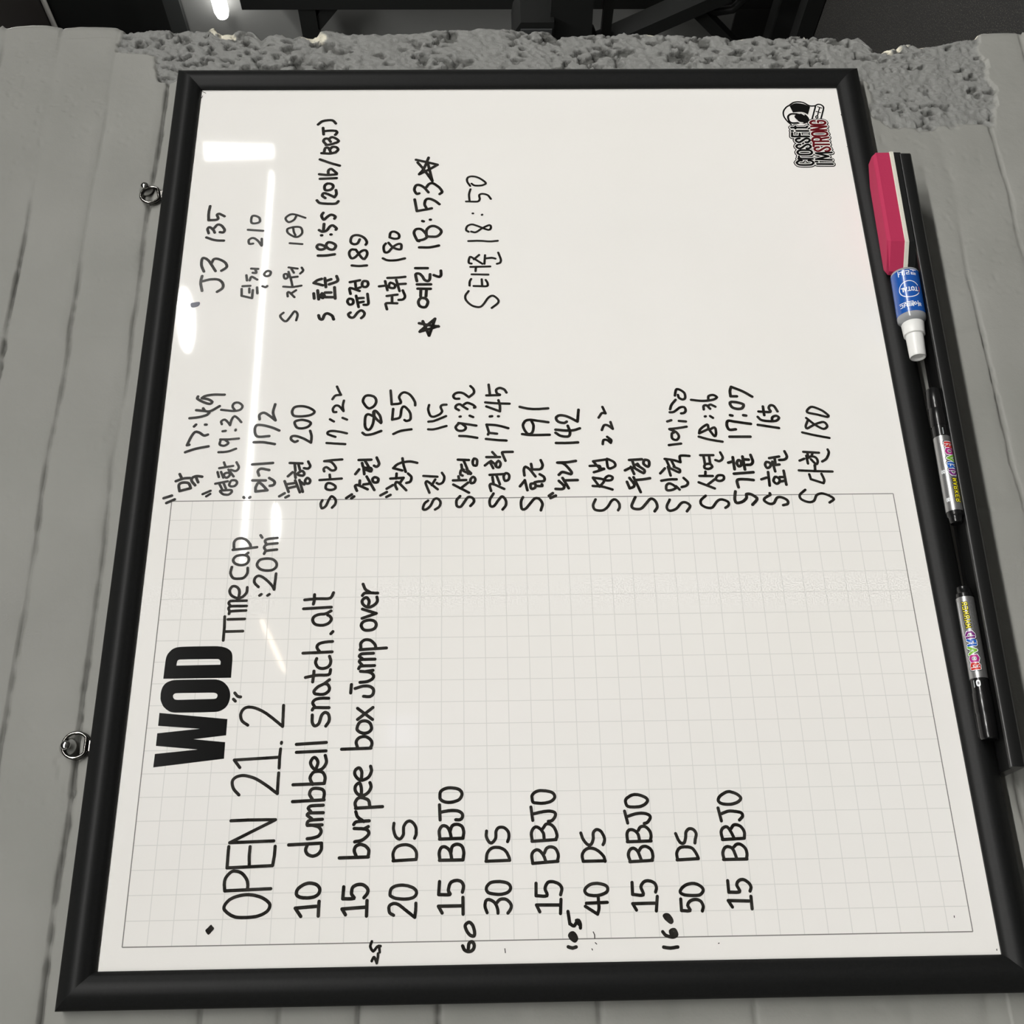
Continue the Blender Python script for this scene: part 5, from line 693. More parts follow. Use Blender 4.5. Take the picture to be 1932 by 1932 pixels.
twelfth handwritten score in the middle column, 142|30.0|s4015,-3639 28,-38;s3991,-3653 25,-52;s4174,-3742 -12,-10 -11,-12 -12,-11 -11,-9 -9,-6 -13,-1 -12,6 -7,11 -2,10 0,13 1,15 1,15 1,14;s4205,-3779 -13,-7 -14,-6 -14,-7 -13,-7 -14,-7 -14,-7 -15,-7 -14,-7;s4179,-3807 2,-118;s4240,-3744 8,-9 10,-8 8,-9 4,-12 -2,-14 -6,-18 -7,-18 -6,-17 -3,-12 5,-7 9,-3 10,2 15,9 20,13 21,16 19,16 14,15 7,13 4,13 1,13 0,13 2,13 1,-19 0,-20 0,-19 1,-19 1,-18 2,-18 3,-18 3,-17 3,-17 3,-17;s4591,-3731 -1,-22 0,-22 0,-21 -1,-22 1,-22 0,-22 1,-22 1,-21 2,-22 1,-22;s4740,-3732 -2,-23 -3,-25 -3,-23 -2,-23 -1,-20 0,-17 0,-16 1,-14 2,-14 2,-13 4,-15 5,-14 5,-13 5,-13;s4705,-3731 -7,-10 -9,-10 -8,-10 -7,-11 -5,-12 -4,-15 -3,-16 -1,-17 0,-15 3,-11 8,-9 12,-5 15,-3 15,0 12,1 14,4 15,5 14,5 14,4;s4830,-3847 -6,8 -6,9 -3,10 1,13 3,17 5,16 7,12 9,9 12,7 12,3 11,0 9,-4 8,-9 7,-11 3,-12 1,-13 -1,-13 -3,-16 -4,-16 -6,-16 -9,-19 -11,-20 -13,-21 -13,-21 -13,-21 134,-17
thirteenth handwritten score in the middle column, 222|27.5|s3971,-4089 -16,8 -16,8 -15,7 -14,4 -14,0 -13,-3 -12,-5 -9,-9 -5,-12 -3,-14 -2,-16 0,-16 2,-14 4,-12 7,-11 8,-10 9,-10 10,-9 12,-9 13,-8 14,-8 12,-7 10,-8 10,-12 6,-12 -1,-13 -5,-9 -10,-10 -11,-8 -12,-6 -11,-4 -13,-1 -12,0 -11,1 -11,4 -9,6 -10,6;s4206,-4077 -5,-24 -4,-26 -4,-25 -6,-20 -9,-12 -11,0 -14,8 -16,13 -15,15 -15,12 95,60;s4116,-4070 -2,-19 -1,-19 -1,-19 -2,-19 -4,-19 -4,-19 -7,-19 -6,-19 -7,-19 -7,-19;z4193,-4192 8,-6 10,-10 8,-12 5,-10 -1,-15 -6,-14 -8,-9 -10,-1 -11,4 -9,8 -4,11 -2,15 0,14 1,12 4,8 6,5;s4403,-4219 -19,131 -16,-12 -18,-13 -17,-12 -14,-12 -11,-11 -5,-14 -1,-16 0,-12 -3,-1 -5,11 -7,19 -8,24 -8,26 -7,22;s4333,-4052 1,-21 1,-23 1,-22 -1,-19 -3,-12 -9,-5 -12,3 -14,7 -13,5;z4400,-4223 -15,0 -22,-1 -23,-2 -21,-3 -12,-6 -4,-11 3,-15 7,-16 8,-15 8,-9 10,-4 12,1 13,5 11,8 8,11 8,14 8,15 6,14 4,10 -3,4;s4573,-4194 16,-2 17,-3 11,-5 5,-10 0,-12 -4,-13 -5,-9 -9,-9 -9,-8 -9,-9 11,-4 10,-3 11,1 9,6 9,10 9,11 9,10;s4600,-4268 26,6;s4731,-4194 15,-6 15,-6 13,-6 10,-7 5,-12 -1,-12 -5,-13 -7,-12 -11,-12 -11,-12 -11,-12 78,18;s4872,-4170 14,-9 15,-9 13,-8 9,-9 3,-12 -3,-13 -3,-12 75,27
fourteenth handwritten line in the middle column without a score|29.4|s3991,-4477 -19,10 -21,10 -21,10 -18,8 -15,4 -14,-3 -10,-9 -6,-14 -2,-10 -2,-13 0,-14 1,-14 5,-13 8,-12 11,-11 13,-11 13,-11 11,-10 15,-12 14,-12 12,-11 6,-12 0,-11 -5,-11 -9,-11 -10,-8 -13,-7 -16,-5 -17,-3 -16,0 -13,4 -12,8 -11,9 -12,8;s4156,-4407 -70,-22 4,-11 3,-12 5,-10 5,-8 9,-5 11,-1 12,2 10,6 13,7 13,9 14,9 13,9;s4205,-4475 -17,-6 -18,-7 -18,-7 -17,-6 -17,-6 -15,-6 -15,-5 -15,-5 -14,-5 -15,-5;s4175,-4489 1,-17 1,-16 2,-17 1,-16 2,-15 2,-14 2,-13 2,-12 3,-13 2,-13;s4281,-4396 23,-44;s4319,-4456 -78,-27;s4312,-4481 -14,-20 -15,-21 -15,-21 -11,-18 -7,-14 5,-9 14,-5 13,3 11,10 12,15 13,17 13,19 13,16;s4394,-4444 7,-127;s4385,-4475 -73,-17;s4352,-4524 -24,-13;z4366,-4583 11,-3 11,-6 7,-8 -1,-12 -4,-14 -8,-10 -12,-4 -14,0 -13,1 -11,3 -9,5 -4,7 2,8 6,10 8,10 7,7 7,5 8,1
fifteenth handwritten score in the middle column, 19:50|27.8|s3960,-4809 -16,7 -16,9 -15,9 -15,6 -13,3 -14,0 -12,-4 -10,-7 -5,-10 -2,-11 2,-13 4,-15 6,-14 7,-13 10,-12 13,-12 15,-11 13,-11 9,-10 7,-11 3,-11 0,-11 -2,-11 -6,-12 -9,-13 -12,-10 -11,-5 -13,4 -15,10 -15,12 -14,10;z4065,-4789 10,4 14,0 15,-2 11,-4 11,-9 7,-13 0,-14 -5,-12 -8,-14 -11,-13 -10,-11 -9,-5 -9,5 -7,12 -7,15 -4,14 -3,13 -1,13 1,12;s4104,-4883 -37,-32;s4164,-4744 3,-16 3,-16 3,-17 2,-15 2,-16 1,-15 1,-14 -1,-14 0,-14 0,-14;s4192,-4965 -12,-11 -12,-11 -12,-10 -11,-6 -14,1 -12,7 -10,10 -5,10 -4,12 -3,13 -4,12;s4244,-4740 55,-50;s4315,-4821 -96,-19;s4300,-4841 -10,-18 -12,-19 -11,-19 -8,-16 -5,-12 5,-9 12,-3 12,2 6,7 6,11 6,13 7,13 6,12;s4402,-4796 -2,-17 -3,-16 -2,-17 -3,-16 -3,-16 -4,-15 -5,-14 -6,-14 -5,-14 -5,-14 17,1 19,2 17,0 12,-1 7,-8 1,-10 0,-13 0,-10 -1,-13 -1,-14 -2,-14 -1,-14;s4388,-4812 -72,-23;s4379,-4863 -63,-23;s4555,-4851 15,-122;s4735,-4870 2,-16 1,-16 2,-17 2,-16 2,-17 3,-18 3,-19 3,-19 4,-18 3,-19;s4731,-4873 -6,-13 -5,-13 -6,-13 -6,-12 -7,-10 -11,-10 -13,-8 -13,-5 -12,-2 -16,4 -15,10 -9,11 -1,11 3,12 6,12 8,8 12,4 17,0 17,-2 12,-3 6,-8 2,-11;s4821,-4856 14,-41;s4826,-4974 -7,-69;s5069,-4961 -14,12 -14,12 -14,12 -13,9 -14,7 -13,5 -14,4 -13,4;s4926,-4890 0,-13 0,-13 4,-15 8,-12 10,-13 12,-14 11,-13 8,-12 5,-13 2,-13 -1,-11 -2,-8 -10,-8 -14,-4 -13,0 -11,3 -10,7 -7,7 -4,10 -1,10 -1,11;s5118,-4958 18,-4 20,-4 17,-4 12,-5 8,-9 0,-11 -4,-11 -6,-12 -10,-14 -11,-13 -12,-10 -14,-5 -17,-2 -15,0 -13,2 -11,6 -6,10 -2,11 3,12 8,14 9,10 10,4 11,1 12,2
sixteenth handwritten score in the middle column, 18:36|27.8|s3998,-5163 -10,11 -9,11 -10,11 -9,10 -9,7 -12,5 -12,1 -12,-1 -10,-4 -10,-8 -9,-12 -8,-13 -5,-13 -4,-14 -2,-15 0,-15 5,-14 9,-10 13,-10 14,-10 14,-10 11,-9 10,-11 7,-11 5,-11 1,-13 -1,-12 -4,-14 -6,-15 -7,-12 -6,-9 -12,-7 -14,0 -12,4 -10,8 -9,13 -8,12;s4143,-5109 -68,-151;s4111,-5188 61,-79;s4212,-5123 -2,-130;s4215,-5180 43,-6;z4188,-5283 10,-6 11,-8 7,-11 2,-12 0,-14 -2,-14 -5,-9 -11,-5 -15,0 -12,5 -7,8 -6,10 -4,12 -1,11 2,13 6,13 7,8 8,3;z4311,-5179 9,-2 11,-6 8,-9 3,-10 2,-12 1,-12 -3,-10 -8,-10 -12,-6 -11,-2 -9,7 -8,11 -5,12 -2,13 2,13 3,11 4,7 7,4;s4439,-5152 -1,-129;s4435,-5183 -90,-6;s4434,-5238 -82,-3;s4468,-5353 -16,-6 -16,-7 -15,-5 -13,-1 -12,5 -11,8 -8,11 -5,10 -1,9 4,11 5,10 4,11;s4646,-5157 -7,-21 -8,-22 -7,-22 -7,-22 -6,-23 -5,-23 -5,-24 -5,-25 -4,-25 -5,-24;s4683,-5164 12,-3 13,-3 12,-4 11,-8 12,-12 13,-15 12,-17 9,-16 4,-11 -5,-7 -13,-2 -16,0 -15,-1 -49,99;s4732,-5263 -18,-11 -21,-12 -19,-11 -16,-10 -8,-8 3,-9 18,-7 19,-3 15,0 17,0 16,3 9,7 0,10 -7,14 -9,15 -7,15;s4874,-5240 2,-8;s4878,-5293 -20,-26;s4955,-5236 14,0 14,1 10,-3 7,-7 3,-11 -1,-11 -7,-8 -10,-9 -12,-8 -11,-9;s5001,-5290 4,-7 4,-8 1,-8 -4,-9 -7,-11 -7,-12 -7,-11;s5067,-5118 -3,-23 -4,-24 -3,-24 -3,-23 -1,-23 1,-23 2,-23 3,-23 4,-20 4,-17 5,-14 7,-13 8,-9 8,-5 7,4 8,8 7,12 4,11 0,12 -2,13 -5,13 -5,9 -11,5 -13,1 -13,1
seventeenth handwritten score in the middle column, 17:07|31.2|s4040,-5458 -18,4 -18,4 -18,3 -16,3 -14,1 -16,-2 -14,-4 -8,-10 -1,-12 3,-16 5,-17 7,-14 8,-13 10,-11 10,-10 11,-7 14,-3 14,2 10,-3 3,-8 1,-11 -1,-12 -4,-13 -5,-10 -8,-12 -9,-12 -9,-11 -7,-7 -8,-2 -8,1 -8,4 -11,9 -12,11 -13,14 -13,12;s4085,-5494 16,3 17,3 16,2 13,1 10,-3 8,-5 4,-8 2,-11 1,-14 0,-16 -1,-16 -1,-16 -1,-15 -2,-15 -2,-15 -2,-15 -2,-15;s4232,-5465 14,-192;s4354,-5422 12,-41;s4413,-5472 -131,-4;z4348,-5505 12,-4 13,-7 7,-8 0,-8 -6,-9 -9,-7 -13,-2 -15,1 -13,4 -7,7 -4,9 1,9 8,7 13,5;s4420,-5569 -143,-9;s4388,-5583 -3,-44;s4436,-5651 -15,-4 -16,-3 -15,-4 -14,-3 -12,0 -14,4 -11,8 -8,10 -3,9 0,11 0,12 0,11;s4642,-5465 -2,-207;s4725,-5535 -2,17 -3,17 -1,17 3,13 8,9 13,6 14,4 14,2 13,-1 15,-2 14,-5 8,-9 2,-10 -1,-12 -3,-13 -4,-15 -3,-16 -4,-26 -6,-31 -6,-34 -6,-35 -5,-34;s4886,-5496 -5,-21;s4884,-5629 -4,-27;z4975,-5528 9,8 11,6 12,4 9,2 14,-2 7,-10 2,-11 -1,-15 -2,-17 -3,-16 -4,-14 -4,-15 -5,-15 -6,-12 -6,-8 -14,-1 -16,8 -13,11 -5,10 -2,11 -1,13 0,12 2,13 4,14 5,13;s5103,-5587 1,64 15,0 16,1 15,0 14,-1 13,-3 13,-4 12,-5 12,-5 -10,-21 -10,-22 -10,-21 -10,-22 -11,-20 -12,-20 -13,-20 -14,-19 -14,-18 -13,-19
eighteenth handwritten score in the middle column, 165|28.8|s4017,-5792 -9,-3 -8,1 -7,11 -9,16 -9,16 -8,12 -9,7 -11,4 -10,-2 -9,-8 -9,-11 -9,-14 -5,-12 -2,-12 0,-11 3,-11 6,-11 11,-9 16,-8 15,-9 12,-9 6,-10 3,-11 0,-11 -2,-12 -4,-11 -6,-13 -7,-12 -8,-11 -7,-7 -13,-6 -14,0 -11,5 -6,8 -3,12 -3,13 -3,13;s4168,-5728 18,-52;s4247,-5803 -148,2;z4149,-5845 12,-2 14,-6 12,-7 6,-8 -1,-12 -8,-13 -9,-10 -11,-4 -11,0 -11,3 -10,7 -10,12 -3,11 3,9 8,9 10,8;s4191,-5912 -1,-44;s4142,-5906 8,-52;s4259,-5958 -16,-1 -15,-1 -16,0 -15,-1 -15,-1 -15,-1 -15,0 -15,-1 -15,-1 -15,-1;z4326,-5783 12,-3 12,-6 7,-8 -1,-12 -5,-14 -7,-9 -11,-4 -13,1 -11,5 -9,9 -8,13 -1,11 7,8 14,6;s4360,-5859 -107,-15;s4321,-5869 7,-56;s4399,-5832 17,-100;s4401,-5886 -64,0;s4473,-5993 -14,-5 -15,-6 -14,-4 -13,-2 -13,3 -11,8 -8,12 -4,12 -2,15 -1,16 -1,15;s4773,-5762 -3,-20 -4,-20 -3,-20 -4,-20 -4,-20 -4,-22 -4,-21 -4,-22 -4,-22 -4,-21;s4864,-5772 -10,-7 -10,-7 -9,-7 -7,-11 -5,-12 -3,-14 -3,-16 -2,-15 -1,-16 -1,-15 0,-17 0,-16 2,-15 2,-12 10,-16 12,-11 12,-6 10,4 9,10 5,12 -2,13 -6,15 -9,11 -11,6 -15,1 -14,2;s4925,-5787 -2,-25 -2,-28 -2,-27 -1,-22 2,-16 11,-4 16,9 16,5 13,-3 11,-7 8,-9 2,-11 -3,-13 -8,-12 -12,-8 -15,-7 -18,-7 -16,-7;s4983,-5838 -101,-2
last handwritten score in the middle column, 180|26.7|s4050,-6144 -11,14 -12,14 -11,14 -11,11 -10,8 -13,3 -12,-1 -11,-4 -10,-8 -8,-10 -8,-14 -7,-15 -5,-15 -3,-13 -1,-15 2,-13 5,-13 7,-12 10,-8 14,-7 14,-6 14,-7 10,-9 8,-13 5,-15 3,-16 -1,-16 -4,-15 -6,-17 -7,-16 -9,-16 -7,-11 -9,-13 -10,-9 -11,-2 -8,7 -9,12 -8,14 -9,13;s4218,-6206 -54,-9 -45,-118 11,-5 11,-5 12,-2 12,2 13,3 14,4 15,5 14,4;s4261,-6109 -2,-34 -2,-34 -2,-34 -2,-34 -2,-33 -1,-33 -2,-32 -1,-32 -1,-32 -1,-32;s4255,-6268 53,-7;s4368,-6130 21,-49;s4422,-6204 -87,-5;s4398,-6217 7,-13 7,-13 2,-13 -1,-11 -3,-12 -6,-11 -6,-8 -13,-7 -15,-4 -13,0 -14,4 -12,7 -3,9 6,7 10,9 12,10 14,9 12,9;s4316,-6272 -57,0;s4465,-6180 -12,-154;s4454,-6218 -47,-4;s4447,-6268 -24,10;s4489,-6426 -11,-3 -11,-4 -13,0 -12,4 -14,5 -15,8 -13,8 -12,8 -10,11 -8,11 -7,13 -7,12;s4683,-6198 -7,-24 -6,-23 -7,-23 -7,-25 -6,-25 -7,-27 -6,-29 -7,-29 -6,-30 -7,-29;s4846,-6260 -15,-15 -16,-15 -15,-14 -15,-15 -14,-16 -13,-16 -13,-18 -12,-18 -9,-16 -4,-14 2,-14 8,-13 11,-10 10,-5 13,1 14,6 13,10 7,14 0,15 -5,18 -6,21 -8,20 -8,19 -9,18 -11,19 -10,17 -9,15 -5,12 4,9 11,3 13,-1 14,-5 17,-8 18,-9 17,-9;z4912,-6279 11,3 13,-6 12,-10 10,-10 9,-11 6,-13 0,-14 -4,-15 -8,-19 -10,-21 -11,-20 -10,-17 -12,-15 -13,-14 -13,-12 -12,-10 -9,-6 -10,3 -5,12 3,15 6,20 6,22 8,23 6,21 5,21 5,23 5,21 5,18
top handwritten score in the right column, J3 135|31.4|s6435,-73 20,5 21,6 21,5 21,5 19,2 19,1 17,-1 17,-2 17,-3 17,-2;s6557,-67 5,-17 6,-18 5,-17 5,-17 3,-17 1,-18 1,-17 -1,-17 -3,-16 -4,-14 -9,-15 -12,-14 -14,-11 -14,-8 -15,-5 -15,-2 -15,1 -14,5 -10,7 -9,10 -9,12 -9,12 -9,11;s6683,-70 16,7 17,8 16,7 16,6 16,5 22,2 21,1 20,-1 15,-2 10,-4 5,-7 0,-10 -4,-10 -7,-13 -11,-14 -13,-13 -21,-15 -27,-17 -29,-18 -31,-18 -28,-17;s6793,-143 14,-5 13,-4 13,-5 8,-7 4,-9 2,-12 -2,-13 -4,-15 -6,-13 -7,-15 -9,-15 -9,-14 -10,-11 -11,-11 -13,-7 -13,-6 -11,-3 -11,0 -9,5 -9,7 -8,8 -8,11 -9,11 -8,11;s7127,-58 -8,-19 -8,-18 -8,-18 -7,-19 -5,-19 -4,-19 -2,-19 -1,-20 0,-20 -1,-20;s7183,-77 15,5 15,5 15,5 12,1 12,-4 9,-7 2,-10 -4,-9 -9,-11 -11,-11 -10,-9 -13,-9 -13,-5 -13,-6;s7249,-129 14,-9 15,-9 13,-9 7,-10 1,-14 -6,-15 -10,-14 -12,-11 -15,-10 -15,-10 -13,-5 -14,0 -12,5 -8,7 -2,10 3,13 2,13;s7549,-62 -18,2 -18,2 -19,2 -18,1 -19,0 -19,0 -20,-1 -20,-2 -20,-2 -20,-1 1,-18 0,-19 1,-18 1,-16 2,-12 4,-10 7,-6 9,-3 15,4 17,8 13,4 9,-4 6,-9 1,-11 -6,-12 -9,-15 -10,-17 -10,-15
second handwritten score in the right column, 210|27.5|s6456,-487 -88,-6 -30,-111 102,-1;s6460,-567 -52,-4;s6490,-494 4,-81;s6474,-647 -76,-9;s6488,-704 -5,-11 -5,-11 -2,-10 5,-9 9,-8;s6630,-524 -67,-11;s6564,-564 19,-4 18,-4 9,-9 -4,-12 -10,-16 -13,-17 -11,-17;s6715,-569 -5,-74;s6661,-589 -2,-14 -1,-14 2,-9 11,0 14,6 15,5;z6640,-710 11,-3 12,-7 12,-9 7,-9 2,-14 -4,-16 -8,-10 -13,-3 -16,3 -13,5 -9,11 -5,15 -1,12 5,12 9,9;s7042,-566 -3,15 -2,15 3,11 14,7 20,3 17,-2 9,-8 9,-11 6,-12 1,-13 -4,-13 -8,-13 -11,-13 -13,-13 -12,-10 -13,-9 -14,-9 -15,-9 -13,-9;s7105,-654 -84,-6;s7226,-497 -15,-165;z7319,-530 16,6 23,2 24,-1 17,-3 12,-7 4,-11 0,-13 -3,-12 -6,-14 -8,-13 -9,-11 -16,-8 -19,-4 -15,0 -11,6 -8,11 -5,13 -3,14 -2,17 2,16
third handwritten score in the right column, 189|26.2|s6153,-945 -10,10 -9,10 -9,8 -10,4 -12,-2 -13,-7 -13,-9 -10,-9 -12,-12 -8,-13 1,-14 7,-9 13,-9 15,-9 15,-9 14,-8 17,-10 18,-9 14,-9 8,-9 -4,-13 -14,-12 -19,-7 -16,-1 -19,3 -20,4 -19,4;s6356,-977 17,3 17,2 13,0 9,-7 -2,-11 -8,-9 -12,-11 -15,-13 -15,-13 -14,-12;s6391,-1007 43,-53;s6481,-923 -1,-19 -2,-19 -2,-19 -1,-20 0,-19 2,-19 4,-18 3,-19 4,-19 4,-19;z6599,-924 12,3 15,1 10,-2 6,-8 2,-12 -3,-10 -12,-7 -16,-4 -14,0 -9,6 -7,9 -2,8 5,10;s6671,-967 -19,-6 -18,-6 -19,-6 -18,-6 -18,-6 -18,-4 -18,-5 -18,-4 -17,-4 -18,-4;s6598,-995 10,-71;s6727,-965 -16,-96;s6707,-997 -50,-28;s6724,-1104 -13,-7 -12,-8 -13,-2 -13,6 -13,12 -13,11;s7044,-959 -13,-135;s7251,-958 -5,14 -6,13 -9,9 -15,2 -17,-2 -17,-9 -11,-10 -11,-13 -12,-16 -9,-15 -7,-13 -5,-14 -1,-13 1,-12 5,-11 8,-11 12,-12 14,-9 15,-5 17,0 20,3 19,7 14,9 7,12 3,15 1,17 -1,15 -1,13 -2,12 -4,12 -3,12;s7251,-983 -15,-3 -16,-3 -15,-2 -13,-4 -16,-6 -13,-6 -13,-7;s7382,-1109 10,23 10,24 10,23 9,22 6,19 4,16 2,15 -1,14 -4,13 -9,14 -13,15 -14,11 -14,6 -15,-3 -16,-8 -14,-12 -7,-12 1,-13 7,-16 10,-15 11,-13 11,-8 13,-5 14,-4 13,-5
fourth handwritten score in the right column, 18:55 (201b/BBJ)|33.7|s6117,-1312 -15,-4 -15,-4 -11,-6 -8,-9 -3,-10 3,-9 10,-5 15,-4 16,-4 12,-5 11,-9 6,-10 2,-12 -4,-12 -7,-14 -9,-13 -9,-10 -14,-9 -15,-4 -15,-5;s6392,-1248 -64,-8;s6430,-1287 -112,-16;z6354,-1323 13,-1 16,-5 8,-7 -4,-9 -12,-10 -12,-6 -11,2 -11,6 -6,7 2,8 8,10;s6402,-1367 0,-63;s6344,-1378 -1,-73;s6468,-1463 -142,-13;s6577,-1323 -4,11 -4,11 -4,11 -6,11 -7,10 -9,9 -9,9 -9,9 -30,-95;s6586,-1357 -114,-15;s6549,-1369 22,-54;s6610,-1480 -16,-5 -16,-7 -16,-3 -14,4 -10,11 -8,17 -8,19 -8,20 -8,19;s6878,-1270 0,-19 0,-18 0,-19 1,-19 1,-18 2,-17 3,-17 3,-16 3,-17 3,-17;z6960,-1277 7,11 11,9 11,5 12,-1 13,-6 8,-8 2,-12 -2,-14 -5,-14 -6,-12 -7,-13 -8,-11 -8,-5 -10,4 -11,13 -7,13 -3,14 0,14;z7008,-1350 17,-2 16,-8 11,-12 1,-10 -2,-14 -4,-14 -6,-12 -9,-14 -11,-12 -14,-6 -12,0 -14,5 -13,7 -9,9 -3,11 0,13 3,13 5,12 9,11 11,10 12,9;s7146,-1293 0,-7;s7156,-1394 0,-7;s7216,-1266 -8,-11 -8,-10 -5,-12 1,-12 2,-13 5,-13 7,-11 12,-9 14,-8 15,-7 11,-7 10,-11 5,-10 0,-12 -7,-11 -11,-12 -12,-11 -10,-7 -8,0 -9,6;s7298,-1315 -95,2;s7449,-1301 -12,8 -13,7 -14,3 -15,-3 -16,-7 -15,-8 -7,-8 4,-9 11,-10 14,-11 11,-10 8,-10 9,-10 6,-11 2,-10 -4,-16 -9,-16 -11,-11 -9,-1 -10,4 -10,4;s7620,-1223 -14,-10 -14,-10 -9,-14 -4,-18 -3,-22 -2,-25 -2,-24 0,-21 -1,-20 0,-18 2,-16 3,-13 8,-10 11,-7 11,-7;s7651,-1313 11,13 10,13 11,8 13,0 14,-5 8,-9 1,-12 -5,-14 -7,-17 -6,-13 -9,-15 -10,-17 -9,-16 -10,-16 13,-8 13,-7 14,-5 18,0 19,3 20,4;z7763,-1308 15,8 22,3 20,-2 14,-6 11,-11 7,-13 0,-13 -1,-14 -5,-14 -6,-11 -11,-9 -15,-4 -14,1 -11,5 -11,8 -9,10 -7,11 -3,13 -2,14 1,14;s7919,-1243 9,-183;s7984,-1232 -3,-20 -3,-20 -3,-21 -2,-20 -1,-20 1,-19 2,-18 2,-18 3,-18 2,-18;s7983,-1332 19,1 18,2 15,-3 13,-7 8,-11 1,-13 -7,-11 -12,-12 -14,-13 -15,-14 -14,-12;s8194,-1230 -11,-25 -11,-25 -11,-24 -11,-24 -9,-23 -9,-22 -7,-20 -7,-20 -7,-20 -7,-21;s8284,-1243 -1,-19 -2,-20 -2,-19 -1,-19 0,-17 3,-18 4,-17 5,-15 4,-16;s8295,-1271 22,-3 21,-2 16,-6 8,-9 2,-13 -5,-12 -10,-7 -15,-7 -17,-7 -17,-7;s8334,-1334 13,-8 14,-7 9,-10 4,-13 0,-16 -4,-14 -9,-12 -14,-10 -14,-3 -13,6 -15,12 -14,13;s8401,-1288 2,-15 2,-16 3,-15 3,-14 5,-13 6,-13 6,-11 5,-12;s8406,-1292 13,10 13,11 13,9 11,5 15,-2 14,-7 8,-9 3,-11 -2,-13 -6,-11 -11,-10 -15,-9 -15,-9;s8490,-1319 10,-10 11,-11 4,-13 -3,-12 -7,-15 -9,-14 -9,-12 -10,-10 -11,-8 -10,-3 -9,6 -9,11 -8,11;s8555,-1255 96,11;s8602,-1253 2,-16 3,-16 2,-16 1,-16 1,-14 0,-18 -1,-17 -2,-15 -3,-11 -11,-10 -15,-3 -10,4 -11,8 -10,7;s8701,-1185 13,-11 12,-10 12,-10 10,-13 6,-16 5,-18 3,-19 2,-16 1,-15 0,-14 -2,-13 -5,-11 -11,-13 -16,-11 -16,-11
fifth handwritten score in the right column, 189 with joined initial|30.9|s6149,-1643 -6,9 -7,8 -8,5 -12,-2 -14,-7 -10,-9 -6,-11 -2,-13 5,-14 11,-10 16,-9 17,-10 14,-9 10,-10 9,-10 7,-10 2,-9 -5,-13 -12,-12 -12,-8 -12,-3 -12,2 -12,4 -11,7 -10,10 -10,10;z6284,-1606 14,-1 14,-5 9,-9 1,-13 -4,-16 -7,-11 -14,-6 -18,-1 -15,3 -10,8 -6,13 -1,13 8,10 15,10;s6359,-1694 -142,-31;s6327,-1717 4,-55;s6273,-1727 10,-47;s6382,-1813 -23,-3 -25,-3 -24,-3 -21,-3 -17,-1 -11,0 -9,3 -6,7 -3,10 1,14 0,14;s6383,-1635 17,4 19,5 17,3 13,1 8,-6 -1,-12 -4,-13 -7,-18 -9,-19 -9,-20 -8,-19;s6439,-1681 26,-55;s6532,-1623 24,-106;s6537,-1678 -69,-10;z6506,-1752 14,-2 14,-5 10,-8 2,-13 -2,-16 -6,-12 -12,-6 -16,-3 -14,1 -11,5 -10,8 -6,9 -1,11 3,12 6,10 8,6 10,3;s6747,-1636 -2,-15 -2,-15 -2,-15 -1,-15 -1,-16 1,-17 1,-16 2,-17 2,-17 1,-17;s6953,-1672 1,13 2,13 1,13 -4,10 -8,8 -12,7 -14,5 -14,1 -16,-2 -19,-6 -17,-8 -11,-9 -3,-12 5,-14 10,-14 13,-12 17,-13 19,-13 17,-14 12,-12 8,-13 5,-13 0,-13 -3,-10 -11,-9 -18,-6 -19,-1 -17,4 -19,7 -17,10 -10,8 0,11 9,12 14,11 15,10 19,12 22,13 22,13 21,13;s7090,-1709 -15,5 -15,5 -14,6 -10,7 -8,12 -3,15 1,14 6,13 10,12 15,7 16,1 19,-1 20,-5 14,-7 10,-11 7,-14 3,-16 0,-17 -2,-13 -5,-14 -7,-15 -8,-13 -9,-12 -13,-13 -16,-11 -16,-8 -14,-5 -15,0 -12,5 -12,6
sixth handwritten score in the right column, 180|29.9|s6186,-2023 18,5 18,5 17,4 13,2 9,-6 3,-12 0,-15 0,-20 -2,-23 -1,-23 -1,-22;s6353,-2017 17,-110;s6353,-2072 -83,-2;s6423,-2184 -16,-6 -17,-6 -16,-7 -15,-4 -12,-2 -17,3 -13,9 -9,11 -4,13 0,15 -1,15;s6476,-1933 9,-71;s6542,-1995 -116,-27;z6484,-2037 14,-2 16,-5 8,-8 -3,-11 -7,-15 -9,-13 -9,-9 -14,-3 -15,3 -10,7 -3,10 1,14 3,14 4,10 10,7;s6556,-2113 -141,-37;s6503,-2142 4,-71;s6583,-2020 1,-21 0,-22 1,-21 1,-21 1,-19 1,-18 2,-17 2,-17 2,-16 2,-16;s6837,-1965 -7,-12 -7,-11 -7,-12 -4,-14 -3,-15 -1,-17 0,-19 1,-20 2,-19 3,-19 5,-19 5,-19 6,-20 5,-19;s7042,-2021 -16,-11 -16,-12 -15,-11 -13,-13 -10,-14 -8,-16 -6,-15 -4,-13 -2,-13 2,-11 7,-7 13,-3 17,-1 18,1 11,4 6,10 0,14 -5,15 -7,12 -8,12 -11,13 -13,12 -12,10 -14,10 -15,10 -13,9 -9,10 -6,14 1,14 8,11 14,5 20,4 20,2 17,-1 16,-5 11,-9 12,-8;s7115,-2032 16,-1 17,-1 15,-2 11,-5 11,-10 5,-14 0,-15 -5,-13 -8,-14 -11,-13 -11,-9 -17,-6 -19,0 -15,5 -6,9 -3,12 -1,14 0,13 3,12 5,13 6,13 5,12
